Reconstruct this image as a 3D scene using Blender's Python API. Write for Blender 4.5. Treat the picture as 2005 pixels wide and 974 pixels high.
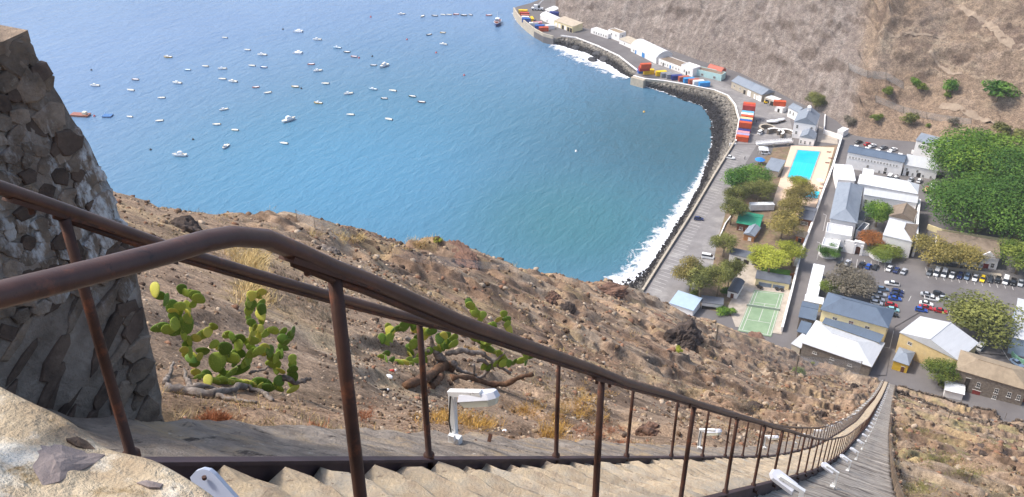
import bpy, math, random
import numpy as np
from mathutils import Vector, Matrix
for o in list(bpy.data.objects): bpy.data.objects.remove(o)
SC = bpy.context.scene
COL = SC.collection
rad = math.radians
# ---------------------------------------------------------------- camera, sky, sun, exposure
# world frame: X inland along the valley, Y straight down the stairway and across the valley, Z up, sea at 0
CAMZ = 190.0; F = 1800.0; PITCH = rad(31.0); YAW = rad(27.9)
cam = bpy.data.cameras.new('camera'); camo = bpy.data.objects.new('camera', cam); COL.objects.link(camo)
camo.location = (0, 0, CAMZ); camo.rotation_euler = (rad(90) - PITCH, 0, YAW)
cam.sensor_width = 36.0; cam.lens = 36.0 * F / 2005.0; cam.clip_start = 0.05; cam.clip_end = 30000
SC.camera = camo
SUN_DIR = Vector((-0.57, -0.17, 0.80)).normalized()
wd = bpy.data.worlds.new('World'); SC.world = wd; wd.use_nodes = True
nt = wd.node_tree; bg = nt.nodes['Background']
sky = nt.nodes.new('ShaderNodeTexSky'); sky.sky_type = 'NISHITA'; sky.sun_disc = False
sky.sun_elevation = math.asin(SUN_DIR.z); sky.sun_rotation = math.atan2(SUN_DIR.x, SUN_DIR.y)
sky.air_density = 1.0; sky.dust_density = 3.5; sky.ozone_density = 1.0; sky.altitude = 200
nt.links.new(sky.outputs[0], bg.inputs[0]); bg.inputs[1].default_value = 0.15
sl = bpy.data.lights.new('sun', 'SUN'); sl.energy = 2.05; sl.angle = rad(9.0); sl.color = (1.0, 0.955, 0.89)
so = bpy.data.objects.new('sun', sl); COL.objects.link(so)
so.rotation_euler = SUN_DIR.to_track_quat('Z', 'Y').to_euler()
vs = SC.view_settings; vs.view_transform = 'Standard'; vs.look = 'None'; vs.exposure = 0.82
HAZE = 0.00012; vs.gamma = 1.0
vs.use_curve_mapping = False
# ---------------------------------------------------------------- rays of the photograph (for measuring real places)
_cy, _sy, _cp, _sp = math.cos(YAW), math.sin(YAW), math.cos(PITCH), math.sin(PITCH)
RV = np.array([_cy, _sy, 0]); FV = np.array([-_sy * _cp, _cy * _cp, -_sp]); UV = np.array([-_sy * _sp, _cy * _sp, _cp])
CAM = np.array([0, 0, CAMZ])
def ray(px, py): return FV + RV * (px - 1002.5) / F + UV * (487 - py) / F
def zf(w): return 4.0 + 0.067 * max(0.0, min(w + 90.0, 220))          # valley floor height
def P(px, py, h=0.0):                                                # where a pixel meets the valley floor raised by h
    r = ray(px, py); z = 5.0 + h
    for _ in range(12):
        p = CAM + r * ((z - CAMZ) / r[2]); z = zf(p[0]) + h
    return Vector((float(p[0]), float(p[1]), float(z)))
def PS(px, py, z=0.0):
    r = ray(px, py); p = CAM + r * ((z - CAMZ) / r[2]); return Vector([float(v) for v in p])
def PT(px, py, t):
    return Vector([float(v) for v in CAM + ray(px, py) * t])
def PW(px, py, w):
    r = ray(px, py); return Vector([float(v) for v in CAM + r * (w / r[0])])
# ---------------------------------------------------------------- noise
def _h(xi, yi, seed):
    n = (xi * 374761393 + yi * 668265263 + seed * 1446653) & 0x7fffffff
    n = ((n ^ (n >> 13)) * 1274126177) & 0x7fffffff
    return ((n ^ (n >> 16)) & 0xffff) / 65535.0
def vnoise(x, y, seed=0):
    x = np.asarray(x, float); y = np.asarray(y, float)
    xf = np.floor(x); yf = np.floor(y); xi = xf.astype(np.int64); yi = yf.astype(np.int64)
    u = x - xf; v = y - yf; u = u * u * (3 - 2 * u); v = v * v * (3 - 2 * v)
    a = _h(xi, yi, seed); b = _h(xi + 1, yi, seed); c = _h(xi, yi + 1, seed); d = _h(xi + 1, yi + 1, seed)
    return (a * (1 - u) + b * u) * (1 - v) + (c * (1 - u) + d * u) * v
def fbm(x, y, o=4, seed=0, g=0.5):
    s = 0; a = 1; t = 0
    for i in range(o):
        s = s + a * (vnoise(x, y, seed + i * 17) * 2 - 1); t += a; a *= g; x = x * 2.03 + 5.1; y = y * 2.03 + 1.7
    return s / t
def ridge(x, y, o=4, seed=0):
    s = 0; a = 1; t = 0
    for i in range(o):
        n = 1 - np.abs(vnoise(x, y, seed + i * 13) * 2 - 1); s = s + a * n * n; t += a; a *= 0.5; x = x * 2.1 + 3.1; y = y * 2.1 + 7.7
    return s / t
def sstep(a, b, x):
    t = np.clip((x - a) / (b - a), 0, 1); return t * t * (3 - 2 * t)
# ---------------------------------------------------------------- mesh helpers
class MB:
    def __init__(s): s.v = []; s.f = []; s.m = []
    def add(s, vs, fs, mi=0):
        n = len(s.v); s.v += [tuple(p) for p in vs]; s.f += [tuple(i + n for i in f) for f in fs]; s.m += [mi] * len(fs); return s
    def box(s, x0, x1, y0, y1, z0, z1, mi=0):
        return s.add([(x0,y0,z0),(x1,y0,z0),(x1,y1,z0),(x0,y1,z0),(x0,y0,z1),(x1,y0,z1),(x1,y1,z1),(x0,y1,z1)],
                     [(0,3,2,1),(4,5,6,7),(0,1,5,4),(1,2,6,5),(2,3,7,6),(3,0,4,7)], mi)
    def obox(s, a, b, wid, h, z0=0.0, mi=0):      # an upright bar from a to b (its own foot heights), wid wide, h high
        a = Vector(a); b = Vector(b); d = (b - a); d.z = 0; d.normalize(); q = Vector((-d.y, d.x, 0)) * wid / 2
        up = Vector((0,0,h)); lo = Vector((0,0,z0))
        c = [a-q+lo, b-q+lo, b+q+lo, a+q+lo]; c += [p - lo + up for p in c]
        return s.add(c, [(0,3,2,1),(4,5,6,7),(0,1,5,4),(1,2,6,5),(2,3,7,6),(3,0,4,7)], mi)
    def beam(s, a, b, wx, wy, mi=0):              # rectangular bar between two points in any direction
        a = Vector(a); b = Vector(b); d = (b - a).normalized()
        u = d.cross(Vector((0,0,1))); u = Vector((1,0,0)) if u.length < 1e-4 else u.normalized(); v = u.cross(d)
        u = u * wx / 2; v = v * wy / 2
        c = [a-u-v, a+u-v, a+u+v, a-u+v, b-u-v, b+u-v, b+u+v, b-u+v]
        return s.add(c, [(0,1,2,3),(7,6,5,4),(0,4,5,1),(1,5,6,2),(2,6,7,3),(3,7,4,0)], mi)
    def prism(s, poly, z0, z1, mi=0):
        n = len(poly); vs = [(p[0], p[1], z0) for p in poly] + [(p[0], p[1], z1) for p in poly]
        return s.add(vs, [tuple(range(n))[::-1], tuple(range(n, 2*n))] + [(i, (i+1) % n, (i+1) % n + n, i + n) for i in range(n)], mi)
    def tube(s, pts, rads, n=8, cap=True, mi=0, flat=1.0):
        pts = [Vector(p) for p in pts]; k = len(pts); rads = rads if hasattr(rads, '__len__') else [rads] * k
        vs = []; prev = None
        for i, p in enumerate(pts):
            d = (pts[min(i+1, k-1)] - pts[max(i-1, 0)]).normalized()
            u = (prev - d * prev.dot(d)) if prev else d.cross(Vector((0,0,1)))
            if u.length < 1e-4: u = d.cross(Vector((1,0,0)))
            u.normalize(); prev = u; v = d.cross(u)
            for j in range(n):
                a = 2 * math.pi * j / n; vs.append(p + (u * math.cos(a) + v * math.sin(a) * flat) * rads[i])
        fs = [(i*n+j, i*n+(j+1) % n, (i+1)*n+(j+1) % n, (i+1)*n+j) for i in range(k-1) for j in range(n)]
        if cap: fs += [tuple(range(n))[::-1], tuple(range((k-1)*n, k*n))]
        return s.add(vs, fs, mi)
    def lathe(s, prof, n=12, c=(0,0,0), mi=0):
        vs = [(c[0]+r*math.cos(2*math.pi*j/n), c[1]+r*math.sin(2*math.pi*j/n), c[2]+z) for r, z in prof for j in range(n)]
        k = len(prof); fs = [(i*n+j, i*n+(j+1) % n, (i+1)*n+(j+1) % n, (i+1)*n+j) for i in range(k-1) for j in range(n)]
        fs += [tuple(range(n))[::-1], tuple(range((k-1)*n, k*n))]
        return s.add(vs, fs, mi)
    def mesh(s, name, smooth=False):
        me = bpy.data.meshes.new(name); me.from_pydata([tuple(map(float, p)) for p in s.v], [], s.f); me.update()
        if smooth: me.shade_smooth()
        return me
def put(name, me, mat=None, parent=None, loc=None, rz=0.0, sc=None):
    o = bpy.data.objects.new(name, me); COL.objects.link(o)
    if parent is not None: o.parent = parent
    if loc is not None: o.location = loc
    if rz: o.rotation_euler = (0, 0, rz)
    if sc is not None: o.scale = sc if hasattr(sc, '__len__') else (sc, sc, sc)
    if mat is not None and me is not None:
        ms = mat if isinstance(mat, (list, tuple)) else [mat]
        while len(me.materials) < len(ms): me.materials.append(None)
        for i, m in enumerate(ms):
            o.material_slots[i].link = 'OBJECT'; o.material_slots[i].material = m
    return o
def npmesh(name, V, Fq, smooth=False, colr=None):
    me = bpy.data.meshes.new(name); V = np.asarray(V, np.float32); Fq = np.asarray(Fq, np.int32); k = Fq.shape[1]
    me.vertices.add(len(V)); me.vertices.foreach_set('co', V.ravel())
    me.loops.add(Fq.size); me.loops.foreach_set('vertex_index', Fq.ravel())
    me.polygons.add(len(Fq)); me.polygons.foreach_set('loop_start', np.arange(0, Fq.size, k, dtype=np.int32))
    if smooth: me.polygons.foreach_set('use_smooth', np.ones(len(Fq), bool))
    me.update(calc_edges=True); me.validate()
    if colr is not None:
        ca = me.color_attributes.new('Col', 'FLOAT_COLOR', 'POINT')
        c = np.ones((len(V), 4), np.float32); c[:, :3] = colr; ca.data.foreach_set('color', c.ravel())
    return me
def tag(o, label=None, cat=None, group=None, kind=None):
    if label: o['label'] = label
    if cat: o['category'] = cat
    if group: o['group'] = group
    if kind: o['kind'] = kind
    return o
def thing(name, label, cat, loc=(0,0,0), rz=0.0, group=None):
    o = bpy.data.objects.new(name, None); COL.objects.link(o); o.location = loc; o.rotation_euler = (0,0,rz); o.empty_display_size = 0.2
    return tag(o, label, cat, group)
ORD = ['first','second','third','fourth','fifth','sixth','seventh','eighth','ninth','tenth','eleventh','twelfth','thirteenth','fourteenth','fifteenth','sixteenth','seventeenth','eighteenth','nineteenth','twentieth']
TENS = ['', '', 'twenty', 'thirty', 'forty', 'fifty', 'sixty']
def ordn(i):                                                          # 1 -> first
    if i <= 20: return ORD[i-1]
    t, u = divmod(i, 10)
    return (TENS[t][:-1] + 'ieth') if u == 0 else TENS[t] + '-' + ORD[u-1]
# ---------------------------------------------------------------- materials
def L(h):                                                             # sRGB hex to linear
    c = [int(h[i:i+2], 16) / 255 for i in (0, 2, 4)]
    return tuple(x / 12.92 if x <= 0.04045 else ((x + 0.055) / 1.055) ** 2.4 for x in c)
MATS = {}
def mat(name, col, rough=0.8, var=0.15, scale=2.0, bump=0.0, bscale=20.0, metal=0.0, col2=None, objvar=0.0, spec=0.3, stretch=(1,1,1), thr=(0.35, 0.65), bdist=0.02):
    if name in MATS: return MATS[name]
    m = bpy.data.materials.new(name); m.use_nodes = True; n = m.node_tree.nodes; l = m.node_tree.links
    b = n['Principled BSDF']; b.inputs['Roughness'].default_value = rough; b.inputs['Metallic'].default_value = metal
    b.inputs['Specular IOR Level'].default_value = spec
    tc = n.new('ShaderNodeTexCoord'); mp = n.new('ShaderNodeMapping'); mp.inputs['Scale'].default_value = stretch
    l.new(tc.outputs['Object'], mp.inputs[0])
    nz = n.new('ShaderNodeTexNoise'); nz.inputs['Scale'].default_value = scale; nz.inputs['Detail'].default_value = 7; nz.inputs['Roughness'].default_value = 0.65
    l.new(mp.outputs[0], nz.inputs['Vector'])
    rp = n.new('ShaderNodeValToRGB'); rp.color_ramp.elements[0].position = thr[0]; rp.color_ramp.elements[1].position = thr[1]
    c0 = tuple(max(0, x * (1 - var)) for x in col) if col2 is None else col2
    c1 = tuple(min(1, x * (1 + var)) for x in col) if col2 is None else col
    rp.color_ramp.elements[0].color = (*c0, 1); rp.color_ramp.elements[1].color = (*c1, 1)
    l.new(nz.outputs[0], rp.inputs[0]); out = rp.outputs[0]
    if objvar:
        oi = n.new('ShaderNodeObjectInfo'); mr = n.new('ShaderNodeMapRange'); mr.inputs['To Min'].default_value = 1 - objvar; mr.inputs['To Max'].default_value = 1 + objvar
        l.new(oi.outputs['Random'], mr.inputs[0]); mx = n.new('ShaderNodeMix'); mx.data_type = 'RGBA'; mx.blend_type = 'MULTIPLY'; mx.inputs[0].default_value = 1
        l.new(out, mx.inputs[6]); l.new(mr.outputs[0], mx.inputs[7]); out = mx.outputs[2]
    l.new(out, b.inputs['Base Color'])
    if bump:
        n2 = n.new('ShaderNodeTexNoise'); n2.inputs['Scale'].default_value = bscale; n2.inputs['Detail'].default_value = 6; n2.inputs['Roughness'].default_value = 0.7
        l.new(mp.outputs[0], n2.inputs['Vector'])
        bp = n.new('ShaderNodeBump'); bp.inputs['Strength'].default_value = bump; bp.inputs['Distance'].default_value = bdist
        l.new(n2.outputs[0], bp.inputs['Height']); l.new(bp.outputs[0], b.inputs['Normal'])
    MATS[name] = m; return m
def addmix(m, col, scale, thr, seed=0.0, stretch=(1,1,1), mask=None):   # lay a second colour over a material in noise-shaped patches
    n = m.node_tree.nodes; l = m.node_tree.links; b = n['Principled BSDF']; src = b.inputs['Base Color'].links[0].from_socket
    tc = n.new('ShaderNodeTexCoord'); mp = n.new('ShaderNodeMapping'); mp.inputs['Location'].default_value = (seed, seed*2, seed*3); mp.inputs['Scale'].default_value = stretch
    l.new(tc.outputs['Object'], mp.inputs[0])
    nz = n.new('ShaderNodeTexNoise'); nz.inputs['Scale'].default_value = scale; nz.inputs['Detail'].default_value = 8; nz.inputs['Roughness'].default_value = 0.7
    l.new(mp.outputs[0], nz.inputs['Vector']); rp = n.new('ShaderNodeValToRGB'); rp.color_ramp.elements[0].position = thr[0]; rp.color_ramp.elements[1].position = thr[1]
    l.new(nz.outputs[0], rp.inputs[0]); fac = rp.outputs[0]
    if mask:                                                            # stain with a place of its own: (centre, radius, softness)
        ge = n.new('ShaderNodeNewGeometry'); di = n.new('ShaderNodeVectorMath'); di.operation = 'DISTANCE'; di.inputs[1].default_value = mask[0]
        l.new(ge.outputs['Position'], di.inputs[0]); mr = n.new('ShaderNodeMapRange'); mr.inputs['From Min'].default_value = mask[1]; mr.inputs['From Max'].default_value = mask[1] + mask[2]
        mr.inputs['To Min'].default_value = 1; mr.inputs['To Max'].default_value = 0; l.new(di.outputs['Value'], mr.inputs[0])
        mu = n.new('ShaderNodeMath'); mu.operation = 'MULTIPLY'; l.new(fac, mu.inputs[0]); l.new(mr.outputs[0], mu.inputs[1]); fac = mu.outputs[0]
    mx = n.new('ShaderNodeMix'); mx.data_type = 'RGBA'; l.new(fac, mx.inputs[0]); l.new(src, mx.inputs[6]); mx.inputs[7].default_value = (*col, 1)
    l.new(mx.outputs[2], b.inputs['Base Color']); return m
def vcol_mat(name, fine=6.0, amt=0.35, bump=0.6, bscale=8.0, rough=0.95, bdist=0.1, speck=None):   # colours stored per vertex, fine grain on top
    m = bpy.data.materials.new(name); m.use_nodes = True; n = m.node_tree.nodes; l = m.node_tree.links; b = n['Principled BSDF']
    b.inputs['Roughness'].default_value = rough; b.inputs['Specular IOR Level'].default_value = 0.15
    at = n.new('ShaderNodeAttribute'); at.attribute_name = 'Col'; tc = n.new('ShaderNodeTexCoord')
    nz = n.new('ShaderNodeTexNoise'); nz.inputs['Scale'].default_value = fine; nz.inputs['Detail'].default_value = 10; nz.inputs['Roughness'].default_value = 0.75
    l.new(tc.outputs['Object'], nz.inputs['Vector'])
    mr = n.new('ShaderNodeMapRange'); mr.inputs['From Min'].default_value = 0.3; mr.inputs['From Max'].default_value = 0.7; mr.inputs['To Min'].default_value = 1 - amt; mr.inputs['To Max'].default_value = 1 + amt
    l.new(nz.outputs[0], mr.inputs[0]); mx = n.new('ShaderNodeMix'); mx.data_type = 'RGBA'; mx.blend_type = 'MULTIPLY'; mx.inputs[0].default_value = 1
    l.new(at.outputs['Color'], mx.inputs[6]); l.new(mr.outputs[0], mx.inputs[7]); outc = mx.outputs[2]
    if speck:
        n3 = n.new('ShaderNodeTexNoise'); n3.inputs['Scale'].default_value = speck; n3.inputs['Detail'].default_value = 6; n3.inputs['Roughness'].default_value = 0.7; l.new(tc.outputs['Object'], n3.inputs['Vector'])
        r3 = n.new('ShaderNodeMapRange'); r3.inputs['From Min'].default_value = 0.34; r3.inputs['From Max'].default_value = 0.66; r3.inputs['To Min'].default_value = 0.5; r3.inputs['To Max'].default_value = 1.45; l.new(n3.outputs[0], r3.inputs[0])
        m3 = n.new('ShaderNodeMix'); m3.data_type = 'RGBA'; m3.blend_type = 'MULTIPLY'; m3.inputs[0].default_value = 1; l.new(outc, m3.inputs[6]); l.new(r3.outputs[0], m3.inputs[7]); outc = m3.outputs[2]
    l.new(outc, b.inputs['Base Color'])
    n2 = n.new('ShaderNodeTexNoise'); n2.inputs['Scale'].default_value = bscale; n2.inputs['Detail'].default_value = 10; n2.inputs['Roughness'].default_value = 0.7
    l.new(tc.outputs['Object'], n2.inputs['Vector']); bp = n.new('ShaderNodeBump'); bp.inputs['Strength'].default_value = bump; bp.inputs['Distance'].default_value = bdist
    l.new(n2.outputs[0], bp.inputs['Height']); nb = bp.outputs[0]
    if speck:
        b3 = n.new('ShaderNodeBump'); b3.inputs['Strength'].default_value = 0.8; b3.inputs['Distance'].default_value = 0.6 / speck; l.new(n3.outputs[0], b3.inputs['Height']); l.new(nb, b3.inputs['Normal']); nb = b3.outputs[0]
    l.new(nb, b.inputs['Normal']); MATS[name] = m; return m
WHITE = mat('white_limewash', L('f1eeea'), 0.85, 0.05, 0.3, 0.15, 3.0)
addmix(WHITE, L('cfc8bc'), 0.5, (0.55, 0.85), 3)
CREAM = mat('cream_plaster', L('efdfae'), 0.85, 0.06, 0.4); OCHRE = mat('ochre_plaster', L('dcc48e'), 0.9, 0.12, 0.6, col2=L('c9b080'))
STONE = mat('brown_stone_wall', L('8d8377'), 0.9, 0.2, 1.4, 0.5, 3.0, col2=L('6e655b'))
BEIGE = mat('beige_concrete', L('b5aa98'), 0.9, 0.12, 0.6, 0.2, 4.0)
SLATE = mat('slate_blue_roof', L('878f99'), 0.6, 0.06, 0.3, objvar=0.05)
BLUER = mat('blue_grey_roof', L('5f6d7e'), 0.55, 0.06, 0.25)
PALER = mat('pale_tin_roof', L('c0c2c4'), 0.55, 0.05, 0.4, stretch=(3, 0.4, 1)); addmix(PALER, L('8f8a83'), 0.6, (0.6, 0.85), 5, (2.5, 0.3, 1))
WHITER = mat('white_sheet_roof', L('e6e8e9'), 0.5, 0.03, 0.3)
BROWNR = mat('brown_flat_roof', L('877868'), 0.9, 0.14, 0.5, 0.3, 4.0); TANR = mat('tan_shingle_roof', L('9a8a74'), 0.9, 0.12, 0.8, 0.4, 6)
DARKR = mat('dark_grey_roof', L('63676f'), 0.7, 0.08, 0.5); GREENR = mat('green_sheet_roof', L('2f8a6b'), 0.55, 0.06, 0.4)
REDR = mat('faded_red_roof', L('b96a58'), 0.7, 0.1, 0.6); TURQ = mat('turquoise_paint', L('b9d9d6'), 0.8, 0.06, 0.5); PALEBLUE = mat('pale_blue_sheet', L('a9bdd0'), 0.5, 0.04, 0.5)
GLASS = mat('window_glass', L('2b3036'), 0.15, 0.1, 1.0, spec=0.5); FRAME = mat('window_frame', L('dedbd4'), 0.7, 0.05)
DARKW = mat('dark_opening', L('38332e'), 0.8, 0.1); DOORB = mat('brown_door', L('6b4433'), 0.7, 0.1); BLUED = mat('blue_door', L('3f86c4'), 0.6, 0.05)
BARK = mat('tree_bark', L('8c7d6b'), 0.95, 0.2, 3.0, 0.5, 12)
# ================================================================ SETTING: sea
def sea_material():
    m = bpy.data.materials.new('sea_water'); m.use_nodes = True; n = m.node_tree.nodes; l = m.node_tree.links; b = n['Principled BSDF']
    ge = n.new('ShaderNodeNewGeometry'); sp = n.new('ShaderNodeSeparateXYZ'); l.new(ge.outputs['Position'], sp.inputs[0])
    # water colour by depth, paled all over with sky reflection painted in: turquoise over the shallow sandy shelf under the headland, bluer further out, dark teal over rock
    def blob(c, r0, r1):
        d = n.new('ShaderNodeVectorMath'); d.operation = 'DISTANCE'; d.inputs[1].default_value = c; l.new(ge.outputs['Position'], d.inputs[0])
        mr = n.new('ShaderNodeMapRange'); mr.interpolation_type = 'SMOOTHSTEP'; mr.inputs['From Min'].default_value = r0; mr.inputs['From Max'].default_value = r1
        mr.inputs['To Min'].default_value = 1; mr.inputs['To Max'].default_value = 0; l.new(d.outputs['Value'], mr.inputs[0]); return mr.outputs[0]
    nz = n.new('ShaderNodeTexNoise'); nz.inputs['Scale'].default_value = 0.012; nz.inputs['Detail'].default_value = 4; l.new(ge.outputs['Position'], nz.inputs['Vector'])
    rp = n.new('ShaderNodeValToRGB'); rp.color_ramp.elements[0].position = 0.35; rp.color_ramp.elements[1].position = 0.7
    rp.color_ramp.elements[0].color = (0.120, 0.205, 0.345, 1); rp.color_ramp.elements[1].color = (0.140, 0.230, 0.370, 1); l.new(nz.outputs[0], rp.inputs[0])
    col = rp.outputs[0]
    for c, r0, r1, cc in ((PS(900, 330), 40, 300, (0.066, 0.172, 0.250)), (PS(640, 340), 0, 130, (0.068, 0.208, 0.325)), (PS(1330, 290), 0, 130, (0.042, 0.118, 0.158)), (PS(1140, 440), 5, 75, (0.050, 0.155, 0.185))):
        f = blob(c, r0, r1); mx = n.new('ShaderNodeMix'); mx.data_type = 'RGBA'; l.new(f, mx.inputs[0]); l.new(col, mx.inputs[6]); mx.inputs[7].default_value = (*cc, 1); col = mx.outputs[2]
    l.new(col, b.inputs['Base Color']); b.inputs['Roughness'].default_value = 0.12; b.inputs['IOR'].default_value = 1.333; b.inputs['Specular IOR Level'].default_value = 0.5
    mp = n.new('ShaderNodeMapping'); mp.inputs['Rotation'].default_value = (0, 0, rad(-38)); mp.inputs['Scale'].default_value = (1.0, 0.42, 1.0); l.new(ge.outputs['Position'], mp.inputs[0])
    prev = None
    for s, det, st, dist in ((0.20, 3, 0.5, 1.3), (0.60, 4, 0.6, 0.5), (0.035, 2, 0.35, 2.0)):
        q = n.new('ShaderNodeTexNoise'); q.inputs['Scale'].default_value = s; q.inputs['Detail'].default_value = det; q.inputs['Roughness'].default_value = 0.55; q.inputs['Distortion'].default_value = 0.6
        l.new(mp.outputs[0], q.inputs['Vector']); bp = n.new('ShaderNodeBump'); bp.inputs['Strength'].default_value = st; bp.inputs['Distance'].default_value = dist
        l.new(q.outputs[0], bp.inputs['Height'])
        if prev: l.new(prev, bp.inputs['Normal'])
        prev = bp.outputs[0]
    l.new(prev, b.inputs['Normal']); return m
mb = MB(); mb.add([(-14000, -14000, 0), (14000, -14000, 0), (14000, 14000, 0), (-14000, 14000, 0)], [(0, 1, 2, 3)])
tag(put('sea', mb.mesh('sea'), sea_material()), kind='structure')
# ================================================================ stairway profile and the hillside it climbs
S_FOOT = 248.5
_ps = np.array([-30, 0, 20, 34.4, 40.1, 56, 79.8, 105.5, 158, 211.5, S_FOOT, 290]); _pz = np.array([24.2, -1.08, -17.96, -29.46, -33.8, -45.8, -63.7, -82.0, -119.5, -156.2, -180.2, -203])
_fs = np.linspace(-40, 300, 1361); _fz = np.interp(_fs, _ps, _pz)
_k = np.hanning(61); _k /= _k.sum(); _sm = np.convolve(np.pad(_fz, 30, mode='edge'), _k, 'valid'); _sm[:200] = _fz[:200]; _sm[-80:] = _fz[-80:]
_fz = np.where(_fs < 16, _fz, _sm)
def zl(s): return CAMZ + np.interp(s, _fs, _fz)                       # world height of the stringer top at distance s down the stairway
HILL = np.array([(-34,-30),(120,-30),(120,246),(40,246),(4,248),(-5,247),(-31,242),(-52,234),(-65,224),(-69,200),(-68,175),(-67,130),(-66,95),(-58,65),(-50,50),(-43,40),(-31,23),(-30,0)], float)
def poly_sd(x, y, poly):                                              # distance outside a polygon (0 inside)
    x = np.asarray(x, float); y = np.asarray(y, float); best = np.full(x.shape, 1e9); ins = np.zeros(x.shape, bool)
    for i in range(len(poly)):
        a = poly[i]; b = poly[(i+1) % len(poly)]; d = b - a
        t = np.clip(((x - a[0]) * d[0] + (y - a[1]) * d[1]) / (d @ d), 0, 1)
        best = np.minimum(best, np.hypot(x - a[0] - t * d[0], y - a[1] - t * d[1]))
        c = ((a[1] > y) != (b[1] > y)); xx = a[0] + (y - a[1]) / (d[1] if d[1] else 1e-9) * d[0]; ins ^= c & (x < xx)
    return np.where(ins, 0, best), np.where(ins, best, 0)
_es = np.array([-30, 0, 22, 40, 50, 65, 95, 130, 175, 225, 250]); _ew = np.array([-30, -30, -30, -43, -50, -58, -66, -67, -68, -65, -30]); _eh = np.array([2, 2, 2.6, 5, 4.6, 5.4, 7.8, 8.6, 9.4, 7.5, 3])
def hill_z(w, s, detail=True):
    w = np.asarray(w, float); s = np.asarray(s, float)
    base = zl(s); ew = np.interp(s, _es, _ew); eh = np.interp(s, _es, _eh)
    left = sstep(0.15, 1.0, (w + 3) / (ew + 3)) * eh
    near = -0.30 - 0.25 * sstep(-3.5, -4.6, w) - 0.4 * sstep(-4.6, -7.0, w)
    right = -0.9 * sstep(0.95, 1.6, w) + 0.02 * np.clip(w - 2, 0, 60)
    mid = -0.75 * ((w > -3.38) & (w < 0.95))
    h = np.where(w < -3, left + near, 0) + np.where(w > 0, right, 0) + mid
    if detail:
        far = sstep(3.0, 14.0, np.hypot(w + 1.5, 0)) * sstep(6, 40, s)
        h = h + far * (2.4 * fbm(w / 22, s / 30, 4, 3)) * sstep(-1, 1, np.minimum(np.abs(w + 3.2), np.abs(w - 1)) - 1)
        out = np.where(w < 0, -3.4 - w, w - 0.95); og = sstep(0.05, 1.2, out)
        # broken ground: small ledges, gullies and clods, coarser further down the slope
        am = np.clip(0.3 + s / 45, 0.3, 2.2)
        lg = fbm(w / 20 - s / 60, s / 13, 5, 46, 0.6); h = h + og * am * (0.55 * sstep(0.02, 0.10, lg) + 0.5 * sstep(0.22, 0.28, lg) - 0.5)
        gl = fbm(w / 9 + 0.6 * lg, s / 26, 4, 47, 0.55); h = h - og * am * 0.28 * sstep(0.10, 0.02, np.abs(gl))
        h = h + og * am * (0.20 * fbm(w / 4.5, s / 3.6, 6, 40, 0.68) + 0.24 * (ridge(w / 7 + s / 17, s / 5.5, 5, 21) - 0.35) * sstep(-0.15, 0.35, fbm(w / 16, s / 14, 3, 44)))
        h = h + og * (0.07 * fbm(w * 1.1, s * 1.1, 5, 60, 0.62) + 0.035 * fbm(w * 5.2, s * 5.2, 3, 70))
    o, i = poly_sd(w, s, HILL)
    drop = 1.9 * o * o / (o + 2.5) * (1 + 0.18 * fbm(w / 9, s / 9, 3, 90))
    soft = -1.2 * np.exp(-np.maximum(i, 0) / 2.5) * sstep(20, 40, s) * (w < -20)
    if detail: drop = drop + np.exp(-(i + o) / 3.5) * 0.9 * fbm(w / 5, s / 5, 4, 96, 0.55) * (w < -10) * sstep(12, 30, s)
    return base + h - drop + soft
def lines(*segs):
    r = []
    for a, b, d in segs: r += list(np.arange(a, b, d))
    return np.array(sorted(set(np.round(r, 4))))
WX = lines((-125, -75, 1.2), (-75, -40, 0.55), (-40, -15, 0.25), (-15, -3.3, 0.075), (-3.3, 0.95, 1.4), (0.95, 3, 0.12), (3, 30, 0.3), (30, 121, 1.6))
SX = lines((-14, 1.4, 0.7), (1.4, 17, 0.085), (17, 55, 0.22), (55, 140, 0.5), (140, 275, 0.8))
GW, GS = np.meshgrid(WX, SX); GZ = hill_z(GW, GS)
def grid_faces(nr, nc):
    i = np.arange(nr - 1)[:, None] * nc + np.arange(nc - 1)[None, :]; i = i.ravel()
    return np.stack([i, i + 1, i + nc + 1, i + nc], 1)
def mixc(a, b, t): return a * (1 - t[..., None]) + np.array(b) * t[..., None]
def hill_colour(w, s, slope):
    c = np.zeros(w.shape + (3,)) + np.array(L('9d8670'))
    c = mixc(c, L('8e7059'), sstep(-0.15, 0.35, fbm(w / 34, s / 30, 5, 5, 0.6)) * 0.8)
    c = mixc(c, L('ab9a85'), sstep(-0.05, 0.4, fbm(w / 10, s / 8, 5, 8, 0.65)) * 0.7)
    c = mixc(c, L('b9a076'), sstep(0.10, 0.38, fbm(w / 5, s / 4, 5, 14, 0.65)) * 0.55)
    c = mixc(c, L('665446'), sstep(0.04, 0.30, fbm(w / 5, s / 2.2, 5, 17, 0.7)) * 0.8)
    c = mixc(c, L('4f433d'), sstep(0.16, 0.34, fbm(w / 3.0, s / 1.3, 4, 18, 0.7)) * 0.4 * sstep(15, 60, s))
    g = sstep(0.1, 0.4, fbm(w / 9, s / 8, 4, 19)) * sstep(0, 3, w); c = mixc(c, L('97905f'), g * 0.45)
    nearp = sstep(30, 10, s) * (w < 0); c = mixc(c, L('ab927a'), nearp * 0.6 * sstep(-0.4, 0.3, fbm(w * 0.8, s * 0.8, 4, 23, 0.65)))
    c = mixc(c, L('50453f'), sstep(1.3, 2.2, slope) * 0.6)
    return c * (0.8 + 0.4 * vnoise(w * 3, s * 3, 31))[..., None]
dz = np.gradient(GZ, axis=1) / np.gradient(GW, axis=1); ds = np.gradient(GZ, axis=0) / np.gradient(GS, axis=0)
HC = hill_colour(GW, GS, np.hypot(dz, ds))
me = npmesh('hillside', np.stack([GW, GS, GZ], -1).reshape(-1, 3), grid_faces(*GW.shape), True, HC.reshape(-1, 3))
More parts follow.
